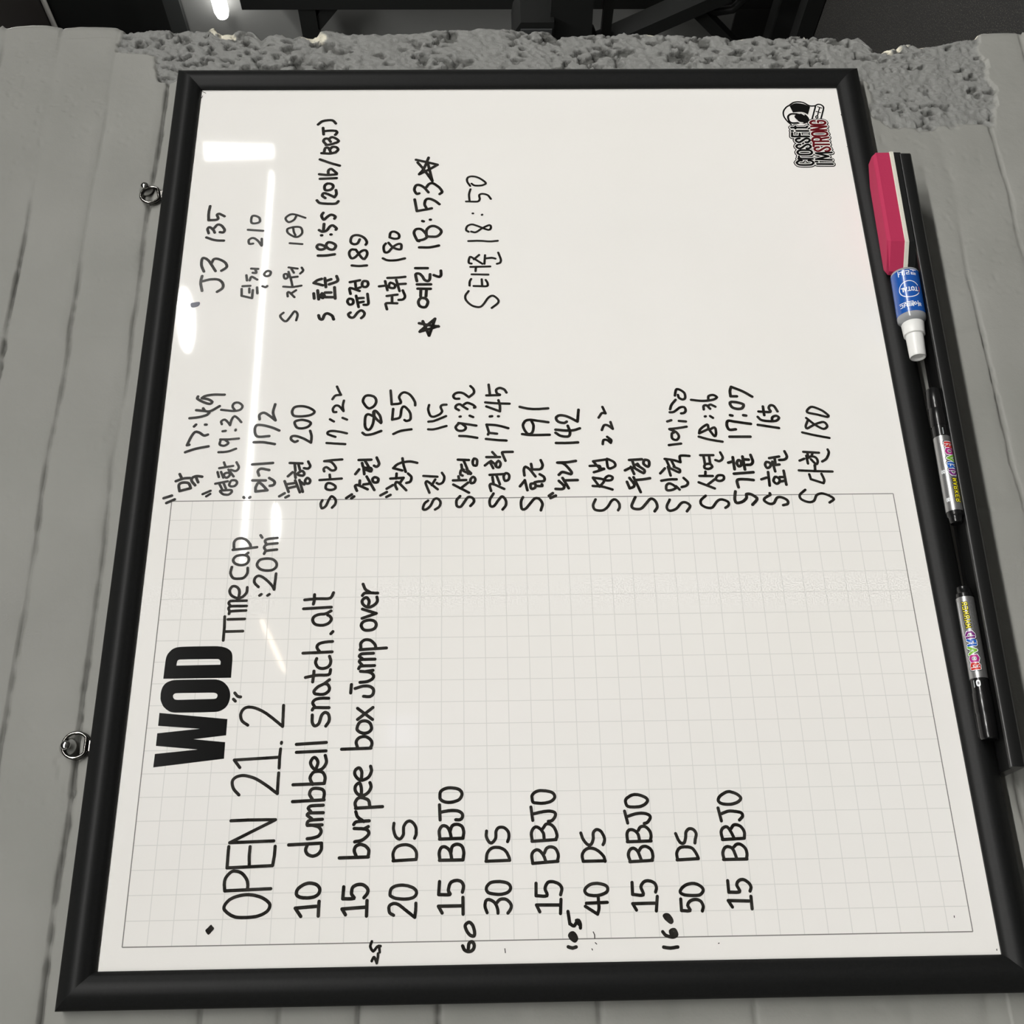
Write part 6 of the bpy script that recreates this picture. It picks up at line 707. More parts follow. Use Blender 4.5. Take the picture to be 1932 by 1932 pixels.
starred handwritten score in the right column, 18:53|33.1|s5906,-2369 7,-19 6,-19 6,-20 6,-19 7,-19 6,-19 7,-19 7,-19 7,-19 7,-19;s6010,-2361 -5,-21 -5,-21 -6,-20 -5,-21 -4,-20 -4,-20 -4,-20 -3,-20 -3,-20 -3,-20;s5917,-2376 147,-150 -207,61 177,66;z6223,-2366 14,8 18,6 18,2 13,-2 14,-5 12,-7 8,-8 5,-11 1,-13 -2,-13 -4,-12 -10,-13 -14,-10 -16,-6 -14,0 -17,4 -15,5 -12,6 -9,7 -4,9 -1,11 1,14 5,15;s6347,-2373 83,-2;s6347,-2429 83,-5;s6443,-2341 -3,-137;s6498,-2334 -1,-147;s6540,-2332 18,4 19,4 19,4 17,2 12,0 11,-9 2,-14 -3,-14 -5,-10 -10,-9 -11,-9 -10,-8 -15,-7 -15,-6 -13,-8 -9,-11 -6,-13 -2,-11 4,-9 9,-7 12,-5 13,-2 16,0 17,-1 16,0;s6707,-2314 -1,-130;s6615,-2511 -7,-14 -7,-15 -6,-14 -2,-12 3,-9 7,-7 11,-5 12,-1 15,0 16,1 15,1;s6978,-2353 0,-23 -1,-23 -1,-23 0,-22 1,-21 4,-21 4,-19 5,-20 6,-19 5,-19;s7061,-2351 2,7 2,8 7,6 14,7 20,9 22,9 21,7 18,4 16,-1 14,-4 12,-7 9,-8 5,-10 2,-13 0,-14 -3,-13 -7,-12 -9,-11 -12,-11 -12,-9 -14,-9 -16,-10 -16,-6 -14,-3 -12,4 -10,8 -9,11 -7,11 -5,13 -3,14 -3,15 -3,15;s7131,-2429 20,1 20,1 20,0 17,-3 15,-7 14,-10 11,-11 8,-13 5,-13 1,-15 -1,-15 -5,-14 -9,-15 -12,-17 -14,-14 -12,-10 -15,-5 -15,0 -14,5 -12,7 -12,10 -11,12 -7,12 -4,12 -1,13 0,12 1,13 0,12 1,13 1,12 1,13;s7330,-2383 -5,-14;s7347,-2467 0,-6;s7625,-2296 -159,-26 4,-20 4,-20 5,-21 4,-19 3,-17 4,-18 4,-16 4,-15 4,-16;s7504,-2426 14,6 13,6 13,6 14,2 16,0 18,-3 16,-4 12,-7 10,-11 4,-14 -1,-16 -4,-14 -7,-15 -9,-15 -10,-15 -10,-13 -12,-12 -12,-12 -12,-12;s7709,-2345 -4,10 -3,10 2,9 10,8 14,7 16,7 15,3 16,-1 16,-3 15,-6 11,-6 8,-10 3,-13 -2,-14 -4,-11 -7,-13 -10,-14 -11,-13 -12,-10 -14,-11 -15,-10 -15,-10 -14,-10;s7795,-2424 16,-9 16,-9 12,-11 8,-13 4,-15 -3,-16 -7,-12 -10,-14 -13,-14 -13,-14 -12,-12 -16,-12 -17,-11 -16,-8 -14,-4 -13,5 -9,11 -10,11;s8182,-2305 -7,-23 -6,-23 -7,-23 -6,-24 -7,-24 -8,-24 -7,-25 -8,-25 -8,-25 -8,-25 -13,19 -14,18 -13,19 -13,19 -14,19 -13,21 -14,22 -13,22 -14,23 -13,22 15,-10 14,-11 14,-10 17,-10 19,-10 26,-10 31,-11 33,-10 35,-11 32,-10;s8143,-2324 -19,-13 -19,-14 -18,-13 -20,-14 -23,-15 -29,-17 -32,-20 -35,-20 -35,-20 -33,-19 250,51
lowest handwritten score in the right column, 18:50|25.4|s6408,-2879 -14,9 -14,10 -14,9 -15,6 -14,2 -15,0 -14,-3 -15,-6 -13,-8 -15,-11 -15,-13 -13,-14 -11,-14 -8,-15 -6,-16 -4,-16 -3,-16 0,-13 3,-13 6,-10 8,-9 12,-10 14,-10 20,-12 21,-12 19,-11 15,-12 11,-12 9,-12 4,-12 0,-13 -5,-11 -9,-12 -12,-12 -12,-11 -11,-7 -13,-5 -14,0 -14,6 -11,9 -13,13 -13,15 -14,16 -13,15;s6563,-2908 -11,6 -12,6 -13,4 -15,2 -17,0 -17,0;s6472,-2933 -1,-31 -1,-32 -2,-32 0,-27 3,-20 8,-8 15,0 15,2 13,4 14,8 13,7;s6558,-3020 -74,-3;s6622,-2914 -5,-177;s6718,-2901 4,-212;s6662,-2955 51,-4;s6761,-2914 2,12 3,11 8,7 13,1 18,-1 18,-4 13,-3 12,-7 1,-9 -12,-18 -17,-24 -21,-27 -22,-28 -20,-26;s6816,-2939 58,-57;s6870,-3060 -113,9;s6828,-3066 2,-17 2,-17 2,-16 1,-14 -3,-15 -4,-13 -5,-13;s6903,-3202 -19,-6 -19,-6 -19,-6 -17,-5 -15,-3 -17,-1 -14,3 -12,5 -7,10 -4,12 -4,13;s7057,-2882 1,-24 1,-23 1,-23 1,-23 -1,-23 -1,-24 -2,-23 -3,-24 -2,-22 -1,-21 0,-19 2,-18 2,-17 2,-17 2,-17;s7182,-2886 7,11 7,11 11,5 16,0 19,-5 16,-9 8,-10 7,-12 5,-13 2,-14 -2,-15 -6,-15 -7,-16 -8,-19 -10,-20 -12,-26 -14,-26 -10,-23 -6,-18 3,-14 11,-10 12,-5 15,-1 16,4 7,10 -2,12 -7,16 -9,17 -11,18 -10,17 -11,15 -13,15 -13,15 -11,14 -7,13 -2,14 3,12 4,12 4,12;s7429,-2932 0,-5;s7408,-3033 4,-4;s7763,-2912 -18,5 -17,5 -18,4 -19,3 -20,0 -22,-1 -22,-2 -22,-2;s7593,-2861 0,-28 -2,-29 -1,-29 0,-24 2,-19 8,-12 12,-7 15,-4 17,2 20,4 16,0 10,-8 6,-13 2,-15 -2,-13 -3,-16 -6,-15 -8,-14 -11,-10 -13,-8 -15,-8 -14,-8;s7841,-2924 -10,-10 -10,-10 -6,-13 -2,-12 -1,-15 0,-16 1,-16 1,-14 4,-15 6,-14 7,-13 6,-8 13,-2 13,8 10,9 12,13 12,14 12,15 10,14 9,17 7,16 5,17 2,16 1,16 -2,16 -5,14 -7,11 -14,9 -19,4 -21,-2 -16,-5 -17,-9 -17,-10 -17,-10
dark blue smudged bullet mark|30.3|P6276,32 6,-6 4,-11 2,-13 2,-12 3,-13 2,-13 1,-13 -1,-9 -8,-6 -12,-2 -11,1 -10,4 -10,8 -7,10 -5,13 -5,17 -3,16 2,13 14,11 20,6
stray pen specks near the frame|7.2|s52,-3853 -8,-4 -8,-3 -8,-3 -8,0 -8,0 -8,0;s-77,-3835 -10,-5;s-31,-3865 -11,-12;s-54,-4879 2,-6;s-64,-3122 -31,-3;s125,-6867 -12,1;s-138,-7171 -9,1;s9210,180 -32,-50;s9137,161 -31,10;s8821,-7194 -21,-5;s8343,-7192 -4,-12"""
for i, ln in enumerate(INK.strip().split('\n')):
    label, w, s = ln.split('|')
    segs = sorted(decode(s), key=lambda q: min(p[0] for p in q[1]))
    words = [[segs[0]]]; reach = max(p[0] for p in segs[0][1])
    for q in segs[1:]:
        if min(p[0] for p in q[1]) - reach > .0115: words.append([])
        words[-1].append(q); reach = max(reach, max(p[0] for p in q[1]))
    for k, wd in enumerate(words):
        vv, ff = ink_mesh(wd, float(w) * 1e-4, -.00020 - .0000013 * i)
        nm = 'pen_mark' if ('bullet' in label or 'specks' in label) else 'handwriting'
        tail = '' if len(words) == 1 else ' (%s piece)' % ('first', 'second', 'third', 'fourth', 'fifth', 'sixth')[min(k, 5)]
        mesh_obj(nm, vv, ff, M_blue_ink if 'blue' in label else M_ink, BD, label=label + tail)

# marker tray clipped under the bottom rail; it sags slightly to the right
TILT = .0255
TX, TZ = .25, Z0 - .7455
def floor_z(x): return TZ - (x - TX) * math.tan(TILT)
tray = bpy.data.objects.new('marker_tray', None); link(tray, BD)
tray.location = (TX - BO.x, 0, TZ - BO.z); tray.rotation_euler = (0, TILT, 0)
tray['label'] = 'black plastic pen tray under the bottom rail'
SECT = [(.004, -.0060), (-.004, -.0045), (-.0130, -.0008), (-.0170, 0), (-.0365, 0), (-.0385, .0014), (-.0398, .0030), (-.0412, .0026), (-.0420, .0034), (-.0436, .0032), (-.0444, .0018), (-.0446, -.0075), (-.0430, -.0092), (.004, -.0105)]
bm = bmesh.new(); add_prism(bm, SECT, -.122, .533, 'x')
bm_obj('channel', bm, M_tray, tray, True, sharp=30)
ENDS = SECT[:4] + [(-.0400, 0), (-.0446, -.0005)] + SECT[11:]
for x0, x1 in ((-.1236, -.122), (.533, .5346)):
    bm = bmesh.new(); add_prism(bm, [(a * 1.0, b) for a, b in SECT], x0, x1, 'x')
    bm_obj('end_cap', bm, M_tray, tray, True, sharp=30)

# ---------------------------------------------------------------- hanging rings and nails
def hang_ring(x, z, r, nail, lab, rot):
    e = empty('hanging_ring', (x, .0100, z + Z0), 'round dark metal hanging ring ' + lab, 'hanging ring', (0, rot, 0), None)
    pts = []
    for k in range(40):
        t = 2 * math.pi * k / 40
        pts.append((r * math.cos(t), .0, max(r * math.sin(t), -r * .80)))
    bm = bmesh.new(); add_tube(bm, pts, .0016, 10, True)
    bm_obj('loop', bm, M_ring, e, True)
    bm = bmesh.new(); add_tube(bm, [(r * 1.03 * math.cos(t), .0032, r * 1.03 * math.sin(t) - .001) for t in [math.radians(a) for a in range(-200, 21, 10)]], .0013, 8)
    bm_obj('backing_loop', bm, M_ring, e, True)
    bm = bmesh.new(); add_box(bm, (-.005, .0015, -r - .012), (.005, .0035, -r * .76), .0006)
    bm_obj('tab', bm, M_ring, e)
    nx, nz = nail
    n = empty('wall_nail', (nx, .0148, nz + Z0), 'shiny round headed nail holding the hanging ring ' + lab, 'nail')
    bm = bmesh.new(); add_lathe(bm, [(.012, .0016), (-.0095, .0016)], 'y', 16)
    bm_obj('shank', bm, M_chrome, n, True, sharp=40)
    bm = bmesh.new(); add_lathe(bm, [(-.0075, .0022), (-.0085, .0042), (-.0100, .0042), (-.0112, .0034), (-.0117, .0018), (-.0118, .0005)], 'y', 24)
    bm_obj('head', bm, M_chrome, n, True, sharp=50)
    bm = bmesh.new(); add_lathe(bm, [(-.0020, .0078), (-.0028, .0074), (-.0032, .006), (-.0032, .002)], 'y', 28)
    bm_obj('wall_plug', bm, mat('wall_plug_grey', (.17, .17, .155), rough=.6), n, True, sharp=40)
hang_ring(.7795, .0640, .0108, (.7885, .0705), 'nearest the broken wall end', math.radians(-12))
hang_ring(.1680, .0640, .0112, (.1672, .0712), 'above the printed title', 0)

# ---------------------------------------------------------------- things in the tray
def bend_font(gl, x0, w, y0, h):
    """glyph strokes in a label's flat millimetre frame"""
    out = []
    for s in gl:
        pts = []; z = False
        for t in s.split():
            if t == 'z': z = True; continue
            a, b = t.split(','); pts.append((x0 + float(a) / 10 * w, y0 + float(b) / 10 * h))
        out.append((pts, z))
    return out
GLYPH = {'C': ['9,7 9,8.5 5,10 1,8.5 1,1.5 5,0 9,1.5 9,3'], 'r': ['1.5,0 1.5,10', '1.5,7.5 4,9.6 9,9.6'], 'O': ['5,10 1,8.5 1,1.5 5,0 9,1.5 9,8.5 z'], 'S': ['9,7.2 8.5,9 5,10 1.5,8.8 1.2,7 8.5,3.2 8.8,1.2 5,0 1.2,1.2 1,3'], 'F': ['1,0 1,10 9.5,10', '1,5.5 8,5.5'], 'i': ['5,0 5,7.2', '5,9.4 5,10'], 't': ['5,10 5,1 9,.3', '1,7.5 9.5,7.5'], 'I': ['5,0 5,10'], "'": ['5,10 4,8.5'], 'M': ['0,0 1,10 5,2 9,10 10,0'], 'T': ['0,10 10,10', '5,10 5,0'], 'R': ['1,0 1,10 7,10 9,8.5 9,6.5 7,5 1,5', '6,5 9.5,0'], 'N': ['1,0 1,10 9,0 9,10'], 'G': ['9,7 9,8.5 5,10 1,8.5 1,1.5 5,0 9,1.5 9,4.8 5.5,4.8'], 'A': ['0,0 5,10 10,0', '2,3.5 8,3.5'], 'B': ['1,0 1,10 6,10 8.5,8.5 8,6 5.5,5.2 1,5.2', '5.5,5.2 9.2,4 9,1.2 6,0 1,0'], 'D': ['1,0 1,10 5,10 9,7.5 9,2.5 5,0 1,0'], 'K': ['1,0 1,10', '9,10 1,4.5', '3.5,6 9.5,0'], 'E': ['9.5,10 1,10 1,0 9.5,0', '1,5.2 8,5.2'], 'L': ['1,10 1,0 9,0']}

def label_mesh(name, strokes, w, R, place, m, parent, layer, label=None):
    """flat label strokes (mm) wrapped on a cylinder of radius R; place(u, v, rad) -> xyz"""
    V = []; F = []
    for pts, z in strokes:
        P = []
        n = len(pts)
        for i in range(n if z else n - 1):
            a = pts[i]; b = pts[(i + 1) % n]
            k = max(1, int(math.hypot(b[0] - a[0], b[1] - a[1]) / .8))
            P += [(a[0] + (b[0] - a[0]) * j / k, a[1] + (b[1] - a[1]) * j / k) for j in range(k)]
        if not z: P.append(pts[-1])
        ribbon(V, F, P, w, 0, z)
    vv = [place(v[0], v[2], R + .00003 * layer) for v in V]
    ff = []
    for f in F:
        (x0, _, z0), (x1, _, z1), (x2, _, z2) = V[f[0]], V[f[1]], V[f[2]]
        ff.append(f if (x1 - x0) * (z2 - z0) - (z1 - z0) * (x2 - x0) > 0 else tuple(reversed(f)))
    return mesh_obj(name, vv, ff, m, parent, label=label)

# eraser ---------------------------------------------------------------
M_pink = mat('pink_foam', (.42, .028, .085), rough=.75, spec=.25); bump(M_pink, 500, .25, .0006)
M_felt = mat('white_felt', (.66, .645, .56), rough=.9, spec=.1); bump(M_felt, 700, .5, .0008)
M_blackfelt = mat('black_felt', (.010, .0105, .0105), rough=.85, spec=.15); bump(M_blackfelt, 700, .4, .0008)
ex = .717
er = empty('board_eraser', (ex, -.0275, floor_z(ex) + .0002), 'pink board eraser with white and black layers lying in the tray', 'eraser', (0, TILT, 0))
L2, D2 = .0745, .0128
def outline(s=0.0, cut=.028):
    a = L2 - s; d = D2 - s * .8
    # both ends slant the same way
    return [(-a + .006, d), (-a, d - .004), (-a + .001, d - .009), (-a + cut, -d), (a - .002, -d), (a, -d + .005), (a - .001, -d + .013), (a - cut, d)]
def stack(name, levels, m):
    bm = bmesh.new(); prev = None
    for z, s in levels:
        ring = [bm.verts.new((x, y, z)) for x, y in outline(s)]
        if prev:
            for k in range(len(ring)): bm.faces.new((prev[k], prev[(k + 1) % len(ring)], ring[(k + 1) % len(ring)], ring[k]))
        else: bm.faces.new(ring)
        prev = ring
    bm.faces.new(prev)
    return bm_obj(name, bm, m, er, label={'foam_body': 'pink faceted foam grip', 'felt_layer': 'white felt layer', 'felt_base': 'black felt base'}[name])
stack('felt_base', [(0, .0006), (.0008, 0), (.0080, 0)], M_blackfelt)
stack('felt_layer', [(.0080, .0001), (.0084, -.0006), (.0122, -.0006), (.0126, .0001)], M_felt)
stack('foam_body', [(.0126, .0003), (.0270, .0006), (.0296, .0026), (.0302, .0042)], M_pink)

# spray bottle ----------------------------------------------------------
M_bodyblue = mat('blue_label', (.012, .085, .36), rough=.25, spec=.5, coat=.3)
M_clear = mat('grey_translucent_plastic', (.30, .31, .32), rough=.18, spec=.6)
M_cap = mat('white_cap_plastic', (.74, .74, .72), rough=.35)
M_lab = mat('label_white', (.78, .80, .82), rough=.3)
M_orange = mat('label_orange', (.42, .09, .03), rough=.3)
BR = .0142
bx = .6085
bt = empty('spray_bottle', (bx, -.0292, floor_z(bx) + BR + .0002), 'small spray bottle with a blue label and white cap lying in the tray', 'spray bottle', (0, TILT, math.radians(-1.2)))
bt.scale = (.94, 1, 1)
bm = bmesh.new(); add_lathe(bm, [(.0305, .003), (.0308, BR * .86), (.0295, BR * .97), (.0278, BR), (-.0275, BR), (-.0300, BR * .98), (-.0330, BR * .80), (-.0340, BR * .62), (-.0360, BR * .60)], 'x', 56)
bm_obj('body', bm, M_clear, bt, True, sharp=50, label='grey translucent shoulder and base')
bm = bmesh.new(); add_lathe(bm, [(.0268, BR + .00012), (-.0262, BR + .00012)], 'x', 64, caps=False)
bm_obj('wrap_label', bm, M_bodyblue, bt, True, label='bright blue wrap label')
bm = bmesh.new(); add_lathe(bm, [(-.0340, .003), (-.0342, .0106), (-.0350, .0112), (-.0485, .0104), (-.0490, .0098), (-.0490, .004)], 'x', 48)
bm_obj('collar', bm, M_cap, bt, True, sharp=45)
bm = bmesh.new(); add_lathe(bm, [(-.0480, .003), (-.0482, .0088), (-.0745, .0080), (-.0758, .0074), (-.0755, .0064), (-.0735, .0060), (-.0735, .0010)], 'x', 48)
bm_obj('cap', bm, M_cap, bt, True, sharp=45, label='white over-cap')
# label writing: u runs round the bottle, v runs towards the cap (mm); angle 0 faces the camera
FACE = math.radians(14)
def on_bottle(u, v, R):
    th = math.radians(180) - FACE + (u / BR) * -1.0      # measured in the y-z plane from +y
    return (-v, R * math.cos(th), R * math.sin(th))
def place_bottle(u, v, R): return on_bottle(u * .001, v * .001, R)
BT = [([(-7.5, -19), (-3.5, -19), (-3.5, -21.5)], False), ([(-7.5, -20.5), (-4, -20.5)], False), ([(-5.5, -22.5), (-5.5, -24)], False), ([(-8, -24), (-3, -24)], False),
      ([(-1.8, -19.3), (.6, -19.3), (.6, -21), (-1.6, -21), (-1.6, -23.2), (1.2, -23.2)], False), ([(2.4, -18.6), (2.4, -24.2)], False),
      ([(4.2, -19.5), (4.2, -23), (6.4, -22.8)], False), ([(6.2, -21.2), (7.4, -21.2)], False), ([(7.6, -18.6), (7.6, -24.2)], False)]
# "cleaner" above, "whiteboard" below, as short block strokes
label_mesh('label_lettering', [([(a * 1.15, b * 1.15 + 2.0) for a, b in p], z) for p, z in BT], .85, BR, lambda u, v, R: place_bottle(u, v, R + .00015), M_lab, bt, 1)
BT2 = [([(-8.8, 17.2), (-6.6, 17.2)], False), ([(-8.6, 15.6), (-7.9, 16.2), (-7, 16), (-6.8, 15), (-7.6, 14.4), (-8.4, 14.8)], True), ([(-5.9, 18), (-5.9, 12.8)], False), ([(-5.9, 15.4), (-5, 15.4)], False),
       ([(-4.2, 15.8), (-3.4, 16.8), (-2.5, 16), (-2.6, 14.4), (-3.5, 13.8), (-4.2, 14.6)], True), ([(-1.6, 18), (-1.6, 12.8)], False),
       ([(2.2, 17.4), (-.6, 17.4), (-.6, 14.6), (2.2, 14.6)], False), ([(-.5, 16), (2, 16)], False), ([(-1, 13), (2.6, 13)], False),
       ([(3.6, 17.6), (3.6, 14.4), (6, 14.4), (6, 17.6)], False), ([(3.6, 16), (6, 16)], False), ([(4.8, 14.2), (4.8, 13)], False), ([(3.2, 13), (6.4, 13)], False),
       ([(9.8, 17.2), (7.4, 17.2), (7.4, 14.6), (9.8, 14.6)], False), ([(7, 13), (10.4, 13)], False)]
label_mesh('label_lettering', [([(a * 1.15 + .6, b * 1.2 - 1.0) for a, b in p], z) for p, z in BT2], .80, BR, lambda u, v, R: place_bottle(u, v, R + .00015), M_lab, bt, 1)
ring = [(10.2 * math.cos(t), -1.5 + 10.2 * math.sin(t)) for t in [math.radians(a) for a in range(-152, 157, 8)]]
label_mesh('label_emblem', [(ring, False)], .85, BR, lambda u, v, R: place_bottle(u, v, R + .00015), M_lab, bt, 1)
arc = [(10.2 * math.cos(t), -1.5 + 10.2 * math.sin(t)) for t in [math.radians(a) for a in range(164, 200, 8)]]
label_mesh('label_emblem', [(arc, False)], 1.1, BR, lambda u, v, R: place_bottle(u, v, R + .00015), M_orange, bt, 3, label='small orange arc')
tot = []
for i, (ch, w) in enumerate((('T', 2.7), ('O', 2.8), ('T', 2.6), ('A', 2.7), ('L', 1.8))):
    tot += bend_font(GLYPH[ch], -8.2 + i * 3.6, w * 1.05, -3.6, 4.6)
label_mesh('label_emblem', tot, 1.05, BR, lambda u, v, R: place_bottle(u, v, R + .00015), M_lab, bt, 2)

# board markers ----------------------------------------------------------
M_silver = mat('brushed_silver_label', (.42, .42, .42), rough=.32, metal=.85)
M_mblack = mat('black_marker_plastic', (.006, .006, .0062), rough=.22, spec=.5)
M_yellow = mat('marker_yellow', (.72, .62, .02), rough=.35)
MC = {'B': mat('letter_red', (.50, .02, .012), rough=.35), 'O': mat('letter_magenta', (.40, .02, .20), rough=.35), 'A': mat('letter_green', (.18, .42, .03), rough=.35),
      'R': mat('letter_blue', (.01, .10, .44), rough=.35), 'D': mat('letter_purple', (.16, .015, .17), rough=.35)}
M_grey = mat('small_print_grey', (.10, .10, .10), rough=.4)
MR = .0079
def marker(x, y, flip, roll, label, badge, silver):
    """axis along x; local +x is the end away from the cap (flip turns it round)"""
    e = empty('board_marker', (x, y, floor_z(x) + MR + .0002), label, 'marker', (0, TILT, 0))
    s = -1 if flip else 1
    def X(v): return v * s
    a, b = silver                                    # silver sleeve from a to b
    bm = bmesh.new(); add_lathe(bm, [(X(a), MR), (X(b), MR)], 'x', 48, caps=True)
    bm_obj('barrel', bm, M_silver, e, True, sharp=40, label='silver printed barrel')
    bm = bmesh.new(); add_lathe(bm, [(X(b), MR * .97), (X(b + .004), MR * .95), (X(b + .0055), MR * .80), (X(b + .0105), MR * .74), (X(b + .0112), MR * .66), (X(b + .0106), MR * .30)], 'x', 40)
    bm_obj('end_plug', bm, M_mblack, e, True, sharp=35)
    bm = bmesh.new(); add_lathe(bm, [(X(a), MR * .96), (X(a - .014), MR * .96)], 'x', 40)
    bm_obj('neck', bm, M_mblack, e, True, sharp=35)
    prof = [(X(a - .012), MR * 1.0), (X(a - .013), MR * 1.04), (X(a - .030), MR * 1.04), (X(a - .031), MR * .98), (X(a - .0325), MR * .98), (X(a - .0335), MR * 1.02), (X(a - .052), MR * .98), (X(a - .0535), MR * .86), (X(a - .0535), MR * .3)]
    bm = bmesh.new(); add_lathe(bm, prof, 'x', 40)
    bm_obj('cap', bm, M_mblack, e, True, sharp=35)
    bm = bmesh.new(); add_box(bm, (min(X(a - .050), X(a - .018)), -MR * .25, MR * .95), (max(X(a - .050), X(a - .018)), MR * .25, MR * 1.22), .0006)
    clip = bm_obj('pocket_clip', bm, M_mblack, e); clip.rotation_euler = (roll - math.radians(95), 0, 0)
    # u along the barrel from the cap side, v round it; v grows upwards for a reader holding the cap at the left
    def pl(u, v, R):
        th = roll + (v * .001 / MR) * (-1 if not flip else 1)
        return (X(a + u * .001), -R * math.cos(th), R * math.sin(th))
    K = 1000 * (b - a) / 97.0 * .8
    words = []; cols = []
    u = 7.5
    wid = {'B': 6.6, 'O': 7.0, 'A': 7.4, 'R': 6.9, 'D': 7.0}
    shift = {'B': 0, 'O': .2, 'A': -.2, 'R': .2, 'D': 0}
    for ch in 'BOARD':
        g = bend_font(GLYPH[ch], u, wid[ch] * .86, -3.3 + shift[ch], 6.6)
        words += g; cols.append((ch, g)); u += wid[ch] * 1.03
    label_mesh('label_outline', words, 4.4, MR, pl, M_print, e, 1)
    label_mesh('label_backing', words, 3.3, MR, pl, M_lab, e, 2)
    for ch, g in cols:
        label_mesh('label_letter', g, 1.9, MR, pl, MC[ch], e, 3)
    u += 2.6; mk = []
    for ch in 'MARKER':
        mk += bend_font(GLYPH[ch], u, 3.0, -2.0, 4.0); u += 4.2
    label_mesh('label_outline', mk, 1.9, MR, pl, M_print, e, 1)
    label_mesh('label_word', mk, .85, MR, pl, M_yellow, e, 2, label='yellow printed word MARKER')
    rnd = random.Random(7 + int(flip))
    if badge:
        disc = []
        c = (-5.0, 0)
        circ = [(c[0] + 2.2 * math.cos(t), c[1] + 2.2 * math.sin(t)) for t in [2 * math.pi * k / 28 for k in range(28)]]
        def pn(u, v, R): return pl(u, v, R * .975)
        label_mesh('badge', [([(c[0] - 1.2, c[1]), (c[0] + 1.2, c[1])], False)], 3.6, MR, lambda u, v, R: pl(u, v, R - MR * .03), M_lab, e, 2)
        label_mesh('badge', [([(c[0] + .8, c[1]), (c[0] - .2, c[1])], False)], 1.5, MR, lambda u, v, R: pl(u, v, R - MR * .03), M_grey, e, 4)
        label_mesh('small_print', [([(-8 + k * 1.1, -4.3), (-7.6 + k * 1.1, -3.6)], False) for k in range(6)], .45, MR, lambda u, v, R: pl(u, v, R - MR * .03), M_lab, e, 2)
    else:
        # barcode and a line of small print on the turned-up side
        label_mesh('barcode', [([(40 + k * 1.15, 8.3), (40 + k * 1.15, 10.8)], False) for k in range(22)], .42, MR, pl, M_grey, e, 1)
        label_mesh('barcode', [([(37, 8.4), (39, 8.4)], False), ([(37, 10.4), (39, 10.4)], False), ([(66, 8.4), (68, 8.4)], False), ([(66, 10.2), (68, 10.2)], False)], 1.8, MR, pl, M_lab, e, 1)
        label_mesh('small_print', [([(8 + k * 2, 8.0), (9.4 + k * 2, 8.0)], False) for k in range(13)], .6, MR, pl, M_grey, e, 1)
        label_mesh('small_print', [([(-8 + k * 1.2, 2.6), (-7.6 + k * 1.2, 3.3)], False) for k in range(6)], .45, MR, lambda u, v, R: pl(u, v, R - MR * .03), M_lab, e, 2)
    if badge:
        label_mesh('small_print', [([(46 + k * 3.6, 5.6), (48.4 + k * 3.6, 5.6)], False) for k in range(8)], 1.0, MR, pl, M_grey, e, 1)
        label_mesh('small_print', [([(40 + k * 2, -6.4), (41.4 + k * 2, -6.4)], False) for k in range(16)], .6, MR, pl, M_lab, e, 1)
    return e
marker(.403, -.0340, True, math.radians(-14), 'black and silver board marker with a barcode, beside the spray bottle', False, (-.0390, .0390))
marker(.250, -.0238, False, math.radians(33), 'black and silver board marker at the left end of the tray, colourful word facing out', True, (-.0430, .0325))

# ---------------------------------------------------------------- gym equipment past the broken wall end
M_steel = mat('black_powder_coat', (.009, .0095, .0092), rough=.45, spec=.4)
M_gunmetal = mat('dark_grey_plastic', (.035, .037, .038), rough=.5)
M_decal = mat('grey_decal', (.23, .22, .20), rough=.5)
M_olive = mat('olive_tape', (.06, .06, .015), rough=.6)

def bar(name, parent, p, q, w, h, m=None, up=(1, 0, 0)):
    bm = bmesh.new(); add_bar(bm, p, q, w, h, up)
    return bm_obj(name, bm, m or M_steel, parent)

RX = 3.95
rk = empty('power_rack', (RX, 2.46, 0), 'black steel power rack upright with a braced crossmember near the grey wall', 'power rack')
bar('upright', rk, (0, .022, .0), (0, .022, 2.43), .08, .085)
bar('crossmember', rk, (0, .06, 2.152), (0, .66, 2.152), .075, .066, up=(1, 0, 0))
bar('gusset', rk, (0, .040, 2.020), (0, .175, 2.128), .053, .043, up=(1, 0, 0))
bar('foot', rk, (0, -.40, .04), (0, .72, .04), .09, .08)
bar('upright', rk, (0, .70, .0), (0, .70, 2.43), .08, .085)
bm = bmesh.new(); add_box(bm, (3.80, 2.36, 0), (3.90, 2.72, .125), .008)
props(bm_obj('rubber_block', bm, M_black), 'black rubber block on the floor at the foot of the power rack', 'block')

# exercise bike: console, housing, beam with lettering, rail, strut, curved stay
bk = empty('exercise_bike', (3.66, 2.30, 0), 'black exercise bike with grey lettering on its slanting beam', 'exercise bike')
bm = bmesh.new(); add_prism(bm, [(-.02, 1.235), (.03, 1.262), (.085, 1.268), (.108, 1.255), (.112, 1.10), (-.02, 1.10)], -.10, .07, 'x')
bm_obj('console', bm, M_steel, bk)
bm = bmesh.new(); add_box(bm, (-.105, .01, 1.105), (-.098, .075, 1.235), .003)
bm_obj('display', bm, M_gunmetal, bk, label='dark grey display panel')
bm = bmesh.new(); add_prism(bm, [(-.15, .95), (.13, .935), (.15, 1.02), (.15, 1.115), (-.15, 1.115)], -.07, .10, 'x')
bm_obj('housing', bm, M_steel, bk)
bar('post', bk, (0, -.30, .878), (0, .12, .872), .04, .04)
bar('beam', bk, (0, .26, 1.02), (0, -.10, .40), .06, .098, up=(1, 0, 0))
bar('rail', bk, (.02, .20, .79), (.02, .02, .484), .03, .020, up=(1, 0, 0))
bm = bmesh.new(); add_tube(bm, [(0, .16, .852), (0, .175, .905), (0, .15, .93), (-.0, .10, .95)], .028, 10)
bm_obj('joint', bm, M_steel, bk, True)
bar('strut', bk, (0, .005, .505), (0, .24, .27), .05, .05, up=(1, 0, 0))
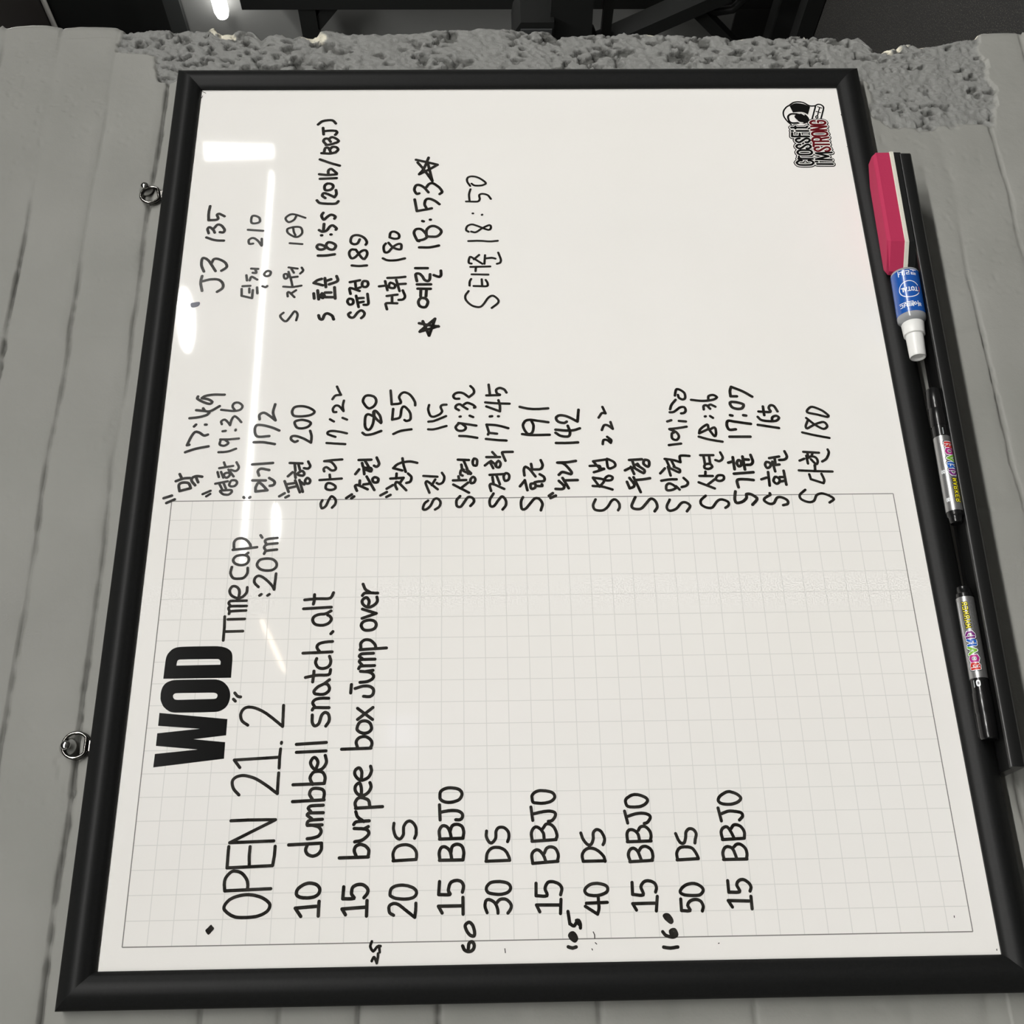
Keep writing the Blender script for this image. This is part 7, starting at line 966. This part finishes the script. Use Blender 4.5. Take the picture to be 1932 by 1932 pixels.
bm = bmesh.new(); add_tube(bm, [(0, -.20, .30), (0, -.06, .315), (0, .005, .36), (0, .018, .43), (0, .0, .50)], .018, 10)
bm_obj('stay', bm, M_steel, bk, True)
bar('foot', bk, (0, .35, .04), (0, -.75, .04), .07, .08)
bar('leg', bk, (0, .24, .27), (0, .30, .06), .05, .05)
bm = bmesh.new(); add_lathe(bm, [(-.06, .03), (-.06, .26), (-.05, .28), (.05, .28), (.06, .26), (.06, .03)], 'x', 48, (0, -.48, .46))
bm_obj('flywheel_cage', bm, M_gunmetal, bk, True, sharp=35)
bm = bmesh.new(); add_tube(bm, [(-.10, .16, .93), (-.10, .185, .80), (-.1, .19, .70)], .010, 8)
bm_obj('cable', bm, M_olive, bk, True)
# lettering running down the beam
word = []
cw = {'c': ["9,6 6,7.2 2,6.4 1,3.6 2,1 6,.2 9,1.4"], 'o': ["5,7.2 1,5.5 1,1.8 5,.2 9,1.8 9,5.5 z"], 'n': ["1,0 1,7.2", "1,5.2 4,7.2 8,6.8 9,4.6 9,0"],
      'e': ["1.2,3.8 9,3.8 8.6,6 5,7.2 1.4,5.8 1,2.4 4,.2 8.6,1"], 'p': ["1,-3 1,7.2", "1,5.6 5,7.2 9,5.4 9,2 5,.2 1,1.8"], 't': ["4,9.8 4,1.4 7,.2 9,.8", "1,7 8.6,7"], '2': ["1.4,7.6 4,9.8 8,9 8.6,6.4 1,0 9,0"]}
u = 0
for ch in 'concept2':
    if ch == '2': u += 12
    word += bend_font(cw[ch], u, 24, 0, 30); u += 30 if ch != 't' else 26
p0 = Vector((0, .26, 1.02)); p1 = Vector((0, -.10, .40)); dd = (p1 - p0).normalized()
nrm = Vector((0, -dd.z, dd.y))                 # across the beam, in the beam's side face
start = p0 + dd * .222
def on_beam(u, v, R):
    q = start + dd * (u * .001) + nrm * ((v - 14) * .001)
    return (-.0303 - R * .00001, q.y, q.z)
label_mesh('lettering', word, 6.0, 0, on_beam, M_decal, bk, 1, label='grey printed word on the beam')
